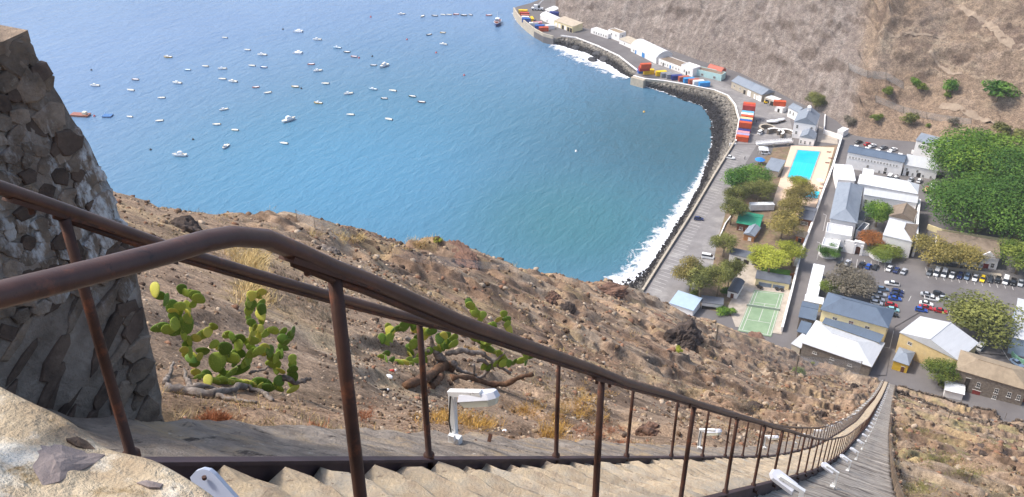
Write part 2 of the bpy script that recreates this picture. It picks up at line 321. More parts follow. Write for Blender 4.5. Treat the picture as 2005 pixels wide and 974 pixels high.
HILLM = vcol_mat('hillside_soil', 3.0, 0.5, 0.9, 5.0, speck=22.0)
hill = tag(put('hillside', me, HILLM), kind='structure')
# ================================================================ valley floor, quay and pier
ASPH = mat('asphalt', L('716d6c'), 0.95, 0.08, 0.12, 0.2, 5.0, col2=L('666261')); addmix(ASPH, L('7d7874'), 0.05, (0.5, 0.8), 4); addmix(ASPH, L('5c5857'), 0.7, (0.62, 0.8), 9)
PALEA = mat('pale_asphalt', L('898583'), 0.95, 0.1, 0.2, 0.2, 5.0, col2=L('7a7674')); addmix(PALEA, L('a19d98'), 0.1, (0.5, 0.7), 2)
COAST = [(1222,640),(1262,568),(1300,507),(1352,425),(1398,347),(1437,281),(1446,238),(1438,208),(1424,190),(1398,179),(1352,170),(1300,161),(1262,157),(1238,150)]
QUAY2 = [(1247,140),(1212,112),(1170,92),(1128,76),(1098,72),(1083,77),(1064,72),(1046,62),(1028,48),(1014,34),(1005,20),(1010,14),(1040,6),(1075,-8),(1130,-20)]
coast = [PS(x, y, 4.0) for x, y in COAST]; quay2 = [PS(x, y, 4.0) for x, y in QUAY2]
town = [Vector((-89.5, 215, 4))]
def floor_sheet():
    # a grid over the valley floor, cut along the coast line, with a vertical quay face
    out = [(p.x, p.y) for p in coast] + [(p.x, p.y) for p in quay2] + [(-230, 700), (140, 560), (140, 210), (-70, 210)]
    return out
FLOORP = floor_sheet()
import bmesh
def sheet(name, poly, mat_, lift=0.0, skirt=None, flatz=None):
    bm = bmesh.new(); vs_ = [bm.verts.new((x, y, 0)) for x, y in poly]; f = bm.faces.new(vs_)
    bmesh.ops.triangulate(bm, faces=[f])
    bmesh.ops.bisect_plane(bm, geom=bm.verts[:] + bm.edges[:] + bm.faces[:], plane_co=(-90, 0, 0), plane_no=(1, 0, 0))
    if skirt is not None:
        be = [e for e in bm.edges if e.is_boundary]; r = bmesh.ops.extrude_edge_only(bm, edges=be); lows = {v for v in r['geom'] if isinstance(v, bmesh.types.BMVert)}
    else: lows = set()
    for v in bm.verts: v.co.z = (flatz if flatz is not None else zf(v.co.x)) + lift if v not in lows else skirt
    bmesh.ops.recalc_face_normals(bm, faces=bm.faces[:])
    me = bpy.data.meshes.new(name); bm.to_mesh(me); bm.free()
    up = [p for p in me.polygons if abs(p.normal.z) > 0.9]
    if up and sum(p.normal.z for p in up) < 0: me.flip_normals()
    return put(name, me, mat_)
tag(sheet('ground', FLOORP, ASPH, 0.0, -6.0), kind='structure')
def pxsheet(name, px, mat_, lift, kind='structure', h=0.0):
    return tag(sheet(name, [(p.x, p.y) for p in (P(x, y, h) for x, y in px)], mat_, lift + h), kind=kind)
# ================================================================ far hillside across the valley
FB = [(1060,-40),(1087,33),(1140,52),(1230,74),(1300,92),(1372,118),(1424,133),(1452,143),(1512,172),(1556,196),(1606,216),(1640,236),(1668,262),(1700,268),(1790,275),(1880,300),(1960,318),(2040,345),(2300,420)]
fb = [P(x, y, 0.5) for x, y in FB]; FBW = np.array([p.x for p in fb]); FBS = np.array([p.y for p in fb]); _o = np.argsort(FBW); FBW = FBW[_o]; FBS = FBS[_o]
def far_z(w, s, detail=True):
    b = np.interp(w, FBW, FBS); d = s - b
    steep = np.interp(w, [-300, -140, -90, -60, -40, 0, 80], [0.98, 0.98, 0.92, 0.8, 0.52, 0.46, 0.46]); zfw = 4.0 + 0.067 * np.clip(w + 90, 0, 220)
    z = zfw + np.where(d > 0, steep * d + np.where(w > -50, 0.0045 * np.clip(d - 10, 0, 90) ** 2, 0), 1.2 * d)
    if detail:
        g = sstep(0, 12, d)
        z = z + g * (6 * fbm(w / 60, s / 60, 4, 200) + 1.8 * fbm(w / 16, d / 14, 5, 210, 0.6) + 1.2 * (ridge(w / 14, d / 16, 5, 220) - 0.4) + 0.7 * fbm(w / 3.5, d / 3.5, 4, 230, 0.6))
        st = fbm(w / 25, d / 7, 5, 240, 0.6); z = z + g * (1.5 * sstep(0.0, 0.10, st) + 1.2 * sstep(0.2, 0.27, st)); dg = fbm((w + 0.7 * d) / 26, (d - 0.4 * w) / 9, 5, 260, 0.6); z = z + g * 1.3 * sstep(0.0, 0.12, dg)
        z = z + g * 0.3 * (ridge(w / 2.2, d / 14, 3, 250) - 0.4) * sstep(-30, -60, w)
    z = np.minimum(z, 184 + 0.02 * z)
    e = -0.452 * s - 8; z = np.where(w < e, z - 3.0 * (e - w), z)     # seaward end of the headland
    return z
FW = np.arange(-330, 150, 1.25); FD = np.concatenate([np.arange(-6, 130, 0.95), np.arange(130, 230, 3.0)])
FGW, FGD = np.meshgrid(FW, FD); FGS = FGD + np.interp(FGW, FBW, FBS); FGZ = far_z(FGW, FGS)
def far_colour(w, s, d, slope):
    c = np.zeros(w.shape + (3,)) + np.array(L('8c7a68'))
    c = mixc(c, L('7b6856'), sstep(-0.1, 0.35, fbm(w / 40, d / 25, 5, 301, 0.6)) * 0.8)
    c = mixc(c, L('9c8b7b'), sstep(0.0, 0.4, fbm(w / 14, d / 8, 5, 304, 0.65)) * 0.6)
    c = mixc(c, L('ac9c86'), sstep(0.2, 0.4, fbm(w / 9, d / 3, 4, 307, 0.65)) * 0.5)
    c = mixc(c, L('63524a'), sstep(0.12, 0.38, fbm(w / 6, d / 2.4, 4, 309, 0.7)) * 0.6)
    net = sstep(-52, -64, w + 0.30 * (d - 40)); c = mixc(c, L('857a72'), net * 0.85)
    c = mixc(c, L('9f958c'), net * sstep(0.0, 0.4, fbm(w / 1.1, d / 13, 4, 310)) * 0.55); c = mixc(c, L('6f635d'), net * sstep(0.05, 0.4, fbm(w / 2.2, d / 3.5, 5, 313, 0.7)) * 0.55)
    c = mixc(c, L('957f6a'), sstep(46, 10, d) * sstep(-55, -40, w) * 0.75)
    c = mixc(c, L('57493f'), sstep(1.35, 2.2, slope) * 0.6)
    return c * (0.82 + 0.36 * vnoise(w * 1.2, s * 1.2, 331))[..., None]
dzw = np.gradient(FGZ, axis=1) / 1.25; dzs = np.gradient(FGZ, axis=0) / np.gradient(FGD, axis=0)
FC = far_colour(FGW, FGS, FGD, np.hypot(dzw, dzs))
me = npmesh('far_hillside', np.stack([FGW, FGS, FGZ], -1).reshape(-1, 3), grid_faces(*FGW.shape), True, FC.reshape(-1, 3))
tag(put('far_hillside', me, vcol_mat('far_hillside_rock', 0.5, 0.4, 0.7, 0.8, bdist=0.6, speck=1.6)), kind='structure')
def FP(px, py):                                                       # where a pixel meets the far hillside
    r = ray(px, py); ts = np.linspace(380, 900, 2600); p = CAM[None] + r[None] * ts[:, None]; z = far_z(p[:, 0], p[:, 1], False)
    z = np.maximum(z, 4.0 + 0.067 * np.clip(p[:, 0] + 90, 0, 220)); k = int(np.argmax(p[:, 2] < z)); w, s = p[k, 0], p[k, 1]
    return Vector((float(w), float(s), float(max(far_z(w, s), zf(w)))))
_ts = np.exp(np.linspace(math.log(3.6), math.log(330), 420))
def HP(px, py):                                                       # where a pixel meets the near hillside (or comes closest to its crest)
    r = ray(px, py); p = CAM[None] + r[None] * _ts[:, None]; g = p[:, 2] - hill_z(p[:, 0], p[:, 1]); b = g < 0
    if not b.any():
        k = int(np.argmin(np.where(_ts > 25, g / _ts, 9))); q = p[k]; return Vector((float(q[0]), float(q[1]), float(hill_z(q[0:1], q[1:2])[0])))
    k = int(np.argmax(b)); t2 = np.linspace(_ts[max(0, k-1)], _ts[k], 24); p = CAM[None] + r[None] * t2[:, None]; g = p[:, 2] - hill_z(p[:, 0], p[:, 1]); k = int(np.argmax(g < 0)); return Vector([float(v) for v in p[k]])
# ================================================================ THE STAIRWAY
random.seed(7)
WL, WR = -2.37, -1.25                                                # the two stringers
IRON = mat('rusty_brown_iron', L('583c30'), 0.6, 0.25, 3.0, 0.25, 60, metal=0.25, col2=L('3a2822'), spec=0.4, bdist=0.005); addmix(IRON, L('8a5034'), 7.0, (0.55, 0.75), 3)
WORN = mat('worn_rail_paint', L('5e4034'), 0.42, 0.25, 5.0, 0.25, 45, metal=0.1, col2=L('432d26'), spec=0.45, bdist=0.003); addmix(WORN, L('2f211d'), 22, (0.6, 0.68), 9); addmix(WORN, L('7c4b34'), 9, (0.6, 0.74), 4)
addmix(WORN, L('a3917c'), 1.2, (0.62, 0.74), 5, (1, 0.12, 0.12))
PLUM = mat('plum_brown_steel', L('4d3c40'), 0.6, 0.2, 2.5, 0.2, 50, metal=0.1, col2=L('382b2d'), bdist=0.004)
TREAD = mat('worn_step_concrete', L('c9b596'), 0.95, 0.2, 7.0, 1.0, 45, col2=L('a3907a'), objvar=0.14, bdist=0.02); addmix(TREAD, L('aaa498'), 2.2, (0.48, 0.66), 2); addmix(TREAD, L('6e5b4c'), 16, (0.6, 0.68), 8); addmix(TREAD, L('dccdb2'), 26, (0.6, 0.7), 11); addmix(TREAD, L('4d4037'), 5, (0.66, 0.70), 21); addmix(TREAD, L('57493e'), 42, (0.64, 0.7), 5)
MASON = mat('ledge_masonry', L('b5aca0'), 0.95, 0.25, 2.6, 1.0, 14, col2=L('857b72'), stretch=(0.3, 1.8, 1.0), bdist=0.05); addmix(MASON, L('b9a488'), 0.9, (0.55, 0.75), 6); addmix(MASON, L('5e5650'), 4.5, (0.56, 0.64), 3, (0.22, 1.6, 1)); addmix(MASON, L('cfc7bb'), 7, (0.6, 0.68), 8, (0.25, 1.6, 1)); addmix(MASON, L('6b625a'), 0.9, (0.5, 0.6), 13, (0.3, 1.9, 1)); addmix(MASON, L('c4b9aa'), 0.7, (0.54, 0.64), 17, (0.35, 2.0, 1))
MASON2 = mat('upper_ledge_masonry', L('a3978a'), 0.95, 0.25, 4.0, 1.0, 22, col2=L('74695f'), bdist=0.04); addmix(MASON2, L('b39b7a'), 1.6, (0.5, 0.66), 6); addmix(MASON2, L('4f4741'), 7, (0.58, 0.66), 3, (1, .45, 1)); addmix(MASON2, L('c6bcae'), 12, (0.62, 0.7), 8)
stair = thing('stairway', 'long straight stone stairway dropping down the hillside to the town', 'stairway')
# treads: 690 steps, the nearest 300 each an object
def step_mesh(seed, lip):
    r = random.Random(seed); nx = 9; top = []; v = []; f = []
    x0, x1 = -0.53 + lip, 0.53 - lip
    for j, y in enumerate((0.0, 0.03, 0.16, 0.315, 0.345)):
        for i in range(nx):
            x = x0 + (x1 - x0) * i / (nx - 1)
            z = r.uniform(-0.02, 0.008) + (-0.034 if j == 4 else 0) - (0.022 * math.exp(-((x - r.uniform(-.05, .05)) / 0.22) ** 2) if j > 1 else 0)
            if i in (0, nx - 1): z -= r.uniform(0.0, 0.05)
            v.append((x, y + (r.uniform(-0.03, 0.018) if j in (3, 4) else 0), z))
    for j in range(4):
        for i in range(nx - 1): a = j * nx + i; f.append((a, a + 1, a + nx + 1, a + nx))
    b = len(v)
    for i in range(nx): v.append((v[4 * nx + i][0], v[4 * nx + i][1] - 0.02, -0.36))
    for i in range(nx - 1): f.append((4 * nx + i, 4 * nx + i + 1, b + i + 1, b + i))
    v += [(x0, 0, -0.36), (x1, 0, -0.36)]; c = len(v) - 2
    f.append((0, nx, 2*nx, 3*nx, 4*nx, b, c)); f.append((nx - 1, c + 1, b + nx - 1, 5*nx - 1, 4*nx - 1, 3*nx - 1, 2*nx - 1))
    m_ = MB().add(v, f); return m_.mesh('step', False)
STEPM = [step_mesh(i, random.choice((0, 0.02, 0.0))) for i in range(14)]
NST = 690; zt = np.linspace(CAMZ - 1.35, float(zl(S_FOOT)) , NST + 1); _inv = np.linspace(-1, S_FOOT + 1, 20000); _iz = zl(_inv)
ss = np.interp(-zt, -_iz, _inv); rest = MB(); WC = (WL + WR) / 2
k0 = int(np.argmax(ss > 0.75)); made = 0
for i in range(k0, NST):
    y0, y1 = ss[i], ss[i+1]; zz = zt[i+1] - 0.02 + 0.0; dpt = (y1 - y0) * 1.12 / 0.345
    if made < 300:
        o = put('step', STEPM[(i * 7 + i // 5) % 14], TREAD, stair, (WC, y0, zz), sc=(1.0 if random.random() > .4 else -1.0, dpt, 1)); made += 1
        o.rotation_euler = (random.gauss(0, 0.018), random.gauss(0, 0.014), random.gauss(0, 0.022)); o.location.z += random.gauss(0, 0.012)
    else:
        w0, w1 = WL + 0.03, WR - 0.03; e = random.gauss(0, .015); rest.box(w0, w1, y0, y1 + random.uniform(0, .06), zz - 0.4, zz + e)
tag(put('lower_steps', rest.mesh('lower_steps'), TREAD, stair), kind='stuff')
# stone flanks either side
def ledge(name, wa, wb, drop, seed, jag, lm=None):
    sy = np.concatenate([np.arange(0.6, 18, 0.06), np.arange(18, 60, 0.2), np.arange(60, S_FOOT, 0.9)]); n = 17
    us = np.linspace(0, 1, n); SS, UU = np.meshgrid(sy, us, indexing='ij'); WW = wa + (wb - wa) * UU; ZZ = zl(SS) + drop - 0.10 * UU
    ZZ = ZZ + 0.055 * fbm(SS * 5 + WW * 1.5, WW * 1.6, 5, seed, 0.62) + 0.05 * (ridge(SS * 3.4 + WW * 0.8, WW * 0.9, 4, seed + 5) - 0.4) + np.clip(SS / 30, 0.2, 1) * 0.10 * (ridge(SS * 0.9 + WW * 0.3, WW * 0.5, 3, seed + 8) - 0.4); WW[:, -1] += jag * (vnoise(SS[:, -1] * 1.7, SS[:, -1] * 0 + .5, seed + 9) - .5)
    V = np.concatenate([np.stack([WW, SS, ZZ], -1), np.stack([WW[:, -1:], SS[:, -1:], ZZ[:, -1:] - 2.2], -1)], 1).reshape(-1, 3)
    k = n + 1
    f = grid_faces(len(sy), k)
    if wb > wa: pass
    else: f = f[:, ::-1]
    return put(name, npmesh(name, V, f, False), lm or MASON, stair)
ledge('stone_flank', WL - 0.03, -3.45, -0.10, 400, 0.2, MASON2)
ledge('stone_flank', WR + 0.03, 0.9, -0.22, 430, 0.2)
# railings
def stringer(parent, w, sgn):
    sy = np.concatenate([np.arange(0.9, 30, 0.6), np.arange(30, S_FOOT, 2.0), [S_FOOT]]); mb = MB(); v = []; f = []
    prof = [(-0.010, -0.27), (0.010, -0.27), (0.010, -0.022), (0.032, -0.022), (0.032, 0.0), (-0.032, 0.0), (-0.032, -0.022), (-0.010, -0.022)]
    for s in sy:
        for a, b in prof: v.append((w + a * sgn, s, float(zl(s)) + b))
    n = len(prof)
    for i in range(len(sy) - 1):
        for j in range(n): f.append((i*n + j, i*n + (j+1) % n, (i+1)*n + (j+1) % n, (i+1)*n + j))
    f.append(tuple(range(n))); f.append(tuple(range((len(sy)-1)*n, len(sy)*n))[::-1]); mb.add(v, f); return put('stringer', mb.mesh('stringer'), PLUM, parent)
pm = MB(); pm.lathe([(0.030, -0.06), (0.030, 0.012), (0.034, 0.014), (0.034, 0.03), (0.0195, 0.034), (0.0185, 0.5), (0.0175, 0.985)], 10); POSTM = pm.mesh('post', True)
pb = MB(); pb.beam((-0.0, -0.15, 0.127), (0, 0.15, -0.127), 0.042, 0.014)
for t in (-0.09, 0.09): pb.lathe([(0.009, -0.022), (0.009, 0.0)], 8, (0.0, t, -t * 0.845 - 0.004))
BRKM = pb.mesh('rail_bracket')
pk = MB(); pk.tube([(-0.03, 0, 0), (0.05, 0, 0)], [0.02, 0.016], 8); pk.tube([(0.05, 0, 0), (0.062, 0, 0)], [0.03, 0.03], 6); BOLTM = pk.mesh('stringer_bolt')
def railing(label, w, sgn, s_first, path, sp=1.87):
    t = thing('railing', label, 'railing'); stringer(t, w, sgn)
    pts = [Vector((w, s, z + CAMZ)) for s, z in path]; s0 = path[-1][0]
    for s in np.concatenate([np.arange(s0 + 0.5, 40, 0.9), np.arange(40, S_FOOT + 1, 2.5)]): pts.append(Vector((w, float(s), float(zl(s)) + 1.045 + 0.006 * math.sin(s * 1.7))))
    mb = MB(); mb.tube(pts, 0.0255, 12, flat=0.85); put('handrail', mb.mesh('handrail', True), WORN, t)
    lo = MB(); lo.tube([p - Vector((0, 0.012, 0.024)) for p in pts if p.y > s_first - 0.12], 0.012, 6); put('rail_rib', lo.mesh('rail_rib', True), IRON, t)
    s = s_first; k = 0
    while s < S_FOOT - 0.3:
        z = float(zl(s)); p = put('post', POSTM, IRON, t, (w, s, z), sc=(1, 1, 1.02 if s > s_first + .1 else 1.02 + (0.105 if w == WR else 0)))
        p.rotation_euler = (random.gauss(0, 0.006), random.gauss(0, 0.006), 0)
        if s < 70:
            put('rail_bracket', BRKM, IRON, t, (w, s, z + 1.012 + (0.098 if s < s_first + .1 and w == WR else 0))); put('stringer_bolt', BOLTM, IRON, t, (w, s, z - 0.09), rz=0 if sgn > 0 else math.pi)
        s += sp * (1.0 if s < 60 else 1.04); k += 1
    return t
def pz(x, y, w): p = PW(x, y, w); return (p.y, p.z - CAMZ)
SA, SB = PW(255, 885, WL).y, PW(655, 545, WR).y
railing('left-hand iron railing of the stairway, on the side towards the sea', WL, -1, SA, [(0.75, -0.66)] + [pz(x, y, WL) for x, y in ((0,368),(110,406),(350,492),(500,537),(640,577),(775,614))])
railing('right-hand iron railing of the stairway, with the bent handrail end in the foreground', WR, 1, SB, [(0.45, -0.72)] + [pz(x, y, WR) for x, y in ((-10,580),(200,528),(330,494),(400,473),(455,463),(520,468),(580,492),(650,524),(720,550),(900,629),(1160,722))])
# lamps on the flanks
WPAINT = mat('chipped_white_paint', L('e3e3e0'), 0.5, 0.06, 4, 0.1, 40, bdist=0.003); addmix(WPAINT, L('8f8a84'), 18, (0.62, 0.7), 4)
HEADM = mat('lamp_housing', L('c9cbd2'), 0.45, 0.04, 3); DIFF = mat('lamp_diffuser', L('d9d8c4'), 0.35, 0.05, 5, spec=0.5); BLACKP = mat('black_plastic', L('232323'), 0.6, 0.1, 5)
lp = MB(); lp.box(-0.027, 0.027, -0.022, 0.022, -0.12, 0.50); LPOLE = lp.mesh('pole')
la = MB(); la.beam((-0.026, 0, 0.505), (0.27, 0.0, 0.615), 0.046, 0.05); LARM = la.mesh('arm')
lb = MB(); lb.prism([(-0.05, -0.03), (0.05, -0.03), (0.05, 0.03), (-0.05, 0.03)], 0.02, 0.12); lb.beam((0, -0.035, 0.10), (0.0, -0.05, 0.17), 0.05, 0.03); LBOX = lb.mesh('junction_box')
def tray(z0, z1, a, b, ins):
    o = [(-a, -b), (a * .7, -b), (a, -b * .45), (a, b * .45), (a * .7, b), (-a, b)]; i_ = [(x * (1 - ins), y * (1 - ins * 1.6)) for x, y in o]; n = len(o)
    return MB().add([(x, y, z0) for x, y in o] + [(x, y, z1) for x, y in i_], [tuple(range(n))[::-1], tuple(range(n, 2*n))] + [(i, (i+1) % n, (i+1) % n + n, i + n) for i in range(n)])
LHEAD = tray(0.0, 0.05, 0.165, 0.08, 0.1).mesh('lamp_head'); LDIF = tray(0.0, -0.055, 0.158, 0.075, 0.16).mesh('diffuser')
LCAB = MB().tube([(0.0, -0.03, 0.50), (-0.012, -0.045, 0.25), (0.0, -0.03, 0.05), (-0.05, -0.08, -0.1)], 0.007, 5).mesh('cable')
def lamp(label, w, s, flip, dz, tilt):
    t = thing('stair_lamp', label, 'lamp', (w, s, float(zl(s)) + dz), math.pi if flip else 0, 'white lamps along the stairway'); sg = -1 if flip else 1
    put('pole', LPOLE, WPAINT, t); put('arm', LARM, WPAINT, t); put('junction_box', LBOX, WPAINT, t, (0.04, -0.05 * sg, 0)); put('cable', LCAB, BLACKP, t)
    hd = put('lamp_head', LHEAD, HEADM, t, (0.235, 0.035 * sg, 0.53)); hd.rotation_euler = (tilt * sg, -0.36, (0.12 if not flip else -0.12)); put('diffuser', LDIF, DIFF, hd, (0, 0, -0.002))
sides = (('left', -3.08, 4.80, False, -0.14, -0.35), ('right', -0.62, 8.3, True, -0.26, 0.35))
for sd, w, s0, fl, dz_, tl in sides:
    s = s0; k = 1
    while s < S_FOOT - 3:
        nm = {'left': 'seaward', 'right': 'inland'}[sd]
        extra = ', nearest the camera' if k == 1 else ''
        lamp('white stair lamp on the %s stone flank, %s from the top%s' % (nm, ordn(k), extra), w, s, fl, dz_, tl + random.gauss(0, .05)); s += 8.9; k += 1
# stray iron bracket lying on the flank near the first lamp
ib = MB(); c = PW(925, 872, -3.2); ib.beam(c, PW(962, 876, -3.2), 0.02, 0.012); ib.beam(PW(955, 876, -3.2), PW(961, 850, -3.2), 0.035, 0.01); ib.beam(PW(930, 871, -3.2), PW(932, 861, -3.2), 0.02, 0.012)
tag(put('iron_bracket', ib.mesh('iron_bracket'), IRON), 'bent rusty iron bracket on the seaward stone flank beside the nearest lamp', 'bracket')
# ================================================================ rubble stone wall at the left
RUB = mat('rubble_stone', L('958371'), 0.95, 0.3, 7.0, 1.0, 24, col2=L('64574b'), objvar=0.3, bdist=0.025); addmix(RUB, L('8e7355'), 3.0, (0.55, 0.7), 3); addmix(RUB, L('a79c8c'), 9, (0.6, 0.72), 5)
MORT = mat('lime_mortar', L('a8998a'), 0.95, 0.2, 6.0, 1.0, 30, col2=L('7d6f62'), bdist=0.03)
_sc = PW(205, 410, -3.62)
addmix(RUB, L('d9d8d4'), 9.0, (0.5, 0.6), 7, (1, 1.0, 0.35), (tuple(_sc), 0.28, 0.34)); addmix(MORT, L('d9d8d4'), 9.0, (0.5, 0.6), 7, (1, 1.0, 0.35), (tuple(_sc), 0.28, 0.34))
wall = thing('rubble_wall', 'dark rubble stone wall with whitewash stains at the left edge', 'stone wall')
ZB, ZT = CAMZ - 3.75, CAMZ - 1.36
def wface(s, z, off=0.0):                                            # battered face of the wall
    u = (z - ZB) / (ZT - ZB); bulge = 0.05 * math.sin(u * 3.0)
    return Vector((-3.50 - 0.42 * u + bulge + off, s, z))
_ez, _es2 = [], []
for px_, py_ in ((36, 38), (98, 160), (190, 310), (250, 450), (274, 560), (290, 650), (318, 780), (318, 820)):
    w_ = -3.7
    for _ in range(4): q_ = PW(px_, py_, w_); w_ = wface(0, q_.z).x
    _ez.append(q_.z); _es2.append(q_.y)
_ez = np.array(_ez[::-1]); _es2 = np.array(_es2[::-1])
def s_end(z): return float(np.interp(z, _ez, _es2))
ns, nz_ = 60, 50; V = []
for j in range(nz_ + 1):
    z = ZB + (ZT - ZB) * j / nz_
    for i in range(ns + 1):
        s = -0.6 + (s_end(z) + 0.6) * i / ns
        n_ = 0.03 * float(fbm(np.array([s * 7]), np.array([z * 7]), 4, 500, .65)[0]); V.append(wface(s, z, n_ - 0.004))
k = ns + 1
f = [tuple(x) for x in grid_faces(nz_ + 1, k)]
nV = len(V); V += [wface(s_end(ZB + (ZT - ZB) * j / nz_) - 0.05, ZB + (ZT - ZB) * j / nz_) - Vector((0.75, 0, 0)) for j in range(nz_ + 1)]
f += [(j*k + ns, nV + j, nV + j + 1, (j+1)*k + ns) for j in range(nz_)]
nT = len(V); V += [V[nz_*k + i] - Vector((0.75, 0, -0.02)) for i in range(ns + 1)]; f += [(nz_*k + i, nz_*k + i + 1, nT + i + 1, nT + i) for i in range(ns)]
put('mortar_core', MB().add(V, f).mesh('mortar_core', True), MORT, wall)
def stone(parent, cs, cz, la_, lb_, ang, seed, matl, proud=0.05):
    r = random.Random(seed); n = r.choice((5, 6, 6, 7)); ca, sa = math.cos(ang), math.sin(ang); o = []; i_ = []; q = []
    for k_ in range(n):
        a = 2 * math.pi * (k_ + r.uniform(-.25, .25)) / n; m_ = r.uniform(0.74, 1.14)
        x = la_ * (abs(math.cos(a)) ** 0.75) * (1 if math.cos(a) > 0 else -1) * m_; y = lb_ * (abs(math.sin(a)) ** 0.75) * (1 if math.sin(a) > 0 else -1) * m_
        for lst, g, off in ((o, 1.0, -0.03), (i_, 0.97, proud * 0.55), (q, r.uniform(0.80, 0.92), proud * r.uniform(0.6, 1.3))):
            s, z = cs + (x * ca - y * sa) * g, cz + (x * sa + y * ca) * g
            lst.append(wface(min(s, s_end(z) + 0.03), min(z, ZT + 0.02), off))
    c_ = wface(min(cs, s_end(cz)), cz, proud * r.uniform(0.9, 1.25))
    vs_ = o + i_ + q + [c_]; f_ = [(k_, (k_+1) % n, (k_+1) % n + n, k_ + n) for k_ in range(n)] + [(k_ + n, (k_+1) % n + n, (k_+1) % n + 2*n, k_ + 2*n) for k_ in range(n)] + [(k_ + 2*n, (k_+1) % n + 2*n, 3*n) for k_ in range(n)]
    return put('stone', MB().add(vs_, f_).mesh('stone'), matl, parent)
DARKS = mat('dark_basalt', L('6f5d4f'), 0.9, 0.25, 6, 1.0, 28, col2=L('463a32'), objvar=0.3, bdist=0.012)
rr = random.Random(4); cnt = 0; z = ZB + 0.42
while z < ZT + 0.02:                                                  # courses; the lower ones follow the slope of the stairs
    u = (z - ZB) / (ZT - ZB); low = u < 0.5; hgt = rr.uniform(0.085, 0.13) if low else rr.uniform(0.055, 0.085); s = (0.95 + 1.1 * u) + rr.uniform(-.1, .1)
    while s < 2.72:
        ln = rr.uniform(0.14, 0.40) if low else rr.uniform(0.06, 0.125)
        ang = rr.gauss(0.55, 0.10) if low else rr.gauss(-0.15, 0.5)
        zz = z + rr.uniform(-.02, .02) + (0.25 * (s - 1.8) if low else 0); dark = rr.random() < (0.5 if low else 0.25)
        if s + ln * .5 < s_end(zz) - 0.02 and cnt < 275:
            stone(wall, s + ln / 2, zz, ln * (0.47 if low else 0.60), hgt * (rr.uniform(.24, .40) if low else 0.57), ang, cnt + 50, DARKS if (dark or (low and rr.random() < .5)) else RUB, rr.uniform(0.004, 0.018)); cnt += 1
        s += ln * (1.02 if low else 0.98)
    z += hgt * (0.86 if low else 0.96)
zz = ZB + 0.3
while zz < ZT:                                                         # quoins along the downhill end
    hh = rr.uniform(0.09, 0.16); stone(wall, s_end(zz) - 0.10, zz, rr.uniform(0.08, 0.12), hh * 0.5, rr.gauss(0.2, 0.25), cnt + 900, RUB if rr.random() > .3 else DARKS, 0.02); zz += hh; cnt += 1
sE = s_end(ZT); r5 = random.Random(12)
for i_ in range(4):                                                     # rough cap stones
    y1_ = sE + 0.02 - i_ * 0.36; poly = [(-3.92 + r5.uniform(-.03, .03), y1_ - 0.33), (-3.90 + r5.uniform(-.02, .03), y1_ - 0.16), (-3.93 + r5.uniform(-.04, .02), y1_), (-4.25, y1_ + r5.uniform(-.02, .03)), (-4.62, y1_ - .01), (-4.62, y1_ - .34)]
    put('capstone', MB().prism(poly, ZT - 0.02, ZT + r5.uniform(0.035, 0.06)).mesh('capstone'), RUB, wall)
# ================================================================ whitewashed parapet in the near left corner
WASH = mat('yellowed_whitewash', L('c6b69b'), 0.95, 0.15, 5.0, 1.0, 16, col2=L('97836a'), bdist=0.03); addmix(WASH, L('e2dccd'), 4.0, (0.47, 0.6), 3); addmix(WASH, L('8a7757'), 11, (0.56, 0.66), 6); addmix(WASH, L('5e4f40'), 34, (0.62, 0.68), 2); addmix(WASH, L('75695c'), 3.2, (0.62, 0.7), 12, (1, 1, .3))
GREYST = mat('grey_lilac_stone', L('978c88'), 0.9, 0.2, 8, 0.8, 45, col2=L('6a605e'), bdist=0.008)
par = thing('parapet_wall', 'whitewashed rounded stone parapet in the lower left corner', 'parapet')
EDGE = [(-60, 722), (0, 752), (60, 782), (110, 806), (150, 826), (180, 858), (215, 878), (260, 884), (300, 896), (345, 918), (385, 945), (430, 976), (470, 1010), (520, 1060)]
V = []; nrow = 26
for i, (ex, ey) in enumerate(EDGE):
    te = 1.52 - 0.018 * i
    a = PT(ex, ey, te)
    for j in range(nrow):
        u = j / (nrow - 1)
        # from the crest the top runs back towards the viewer and down to the inner face
        b = PT(ex - 120 * u, ey + 330 * u, te - 0.50 * u)
        p = b + Vector((0, 0, -0.05 * u))
        p.z += 0.020 * float(fbm(np.array([p.x * 9]), np.array([p.y * 9]), 4, 610)[0]) * min(1, u * 8); p.z += 0.010 * float(fbm(np.array([p.x * 34]), np.array([p.y * 34]), 3, 640)[0])
        dpit = (Vector((ex - 120*u - 95, ey + 330*u - 893, 0))); 
        V.append(p)
nE = len(EDGE)
f = [(i*nrow + j, (i+1)*nrow + j, (i+1)*nrow + j + 1, i*nrow + j + 1) for i in range(nE - 1) for j in range(nrow - 1)]
b0 = len(V)
for i in range(nE): q = V[i*nrow]; V += [q + Vector((-0.05, 0.05, -0.10)), q + Vector((-0.06, 0.06, -0.9))]
for i in range(nE - 1): f += [(i*nrow, b0 + 2*i, b0 + 2*i + 2, (i+1)*nrow), (b0 + 2*i, b0 + 2*i + 1, b0 + 2*i + 3, b0 + 2*i + 2)]
pme = MB().add(V, f).mesh('render_coat', True); pco = put('render_coat', pme, WASH, par)
sb = pco.modifiers.new('s', 'SUBSURF'); sb.levels = 2; sb.render_levels = 2
def pebble(name, parent, c, r, sc, seed, matl):
    rnd = random.Random(seed); bm = bmesh.new(); bmesh.ops.create_icosphere(bm, subdivisions=2, radius=1)
    for v in bm.verts: v.co = Vector((v.co.x * sc[0], v.co.y * sc[1], v.co.z * sc[2])) * r * rnd.uniform(0.86, 1.1)
    me = bpy.data.meshes.new(name); bm.to_mesh(me); bm.free(); return put(name, me, matl, parent, c)
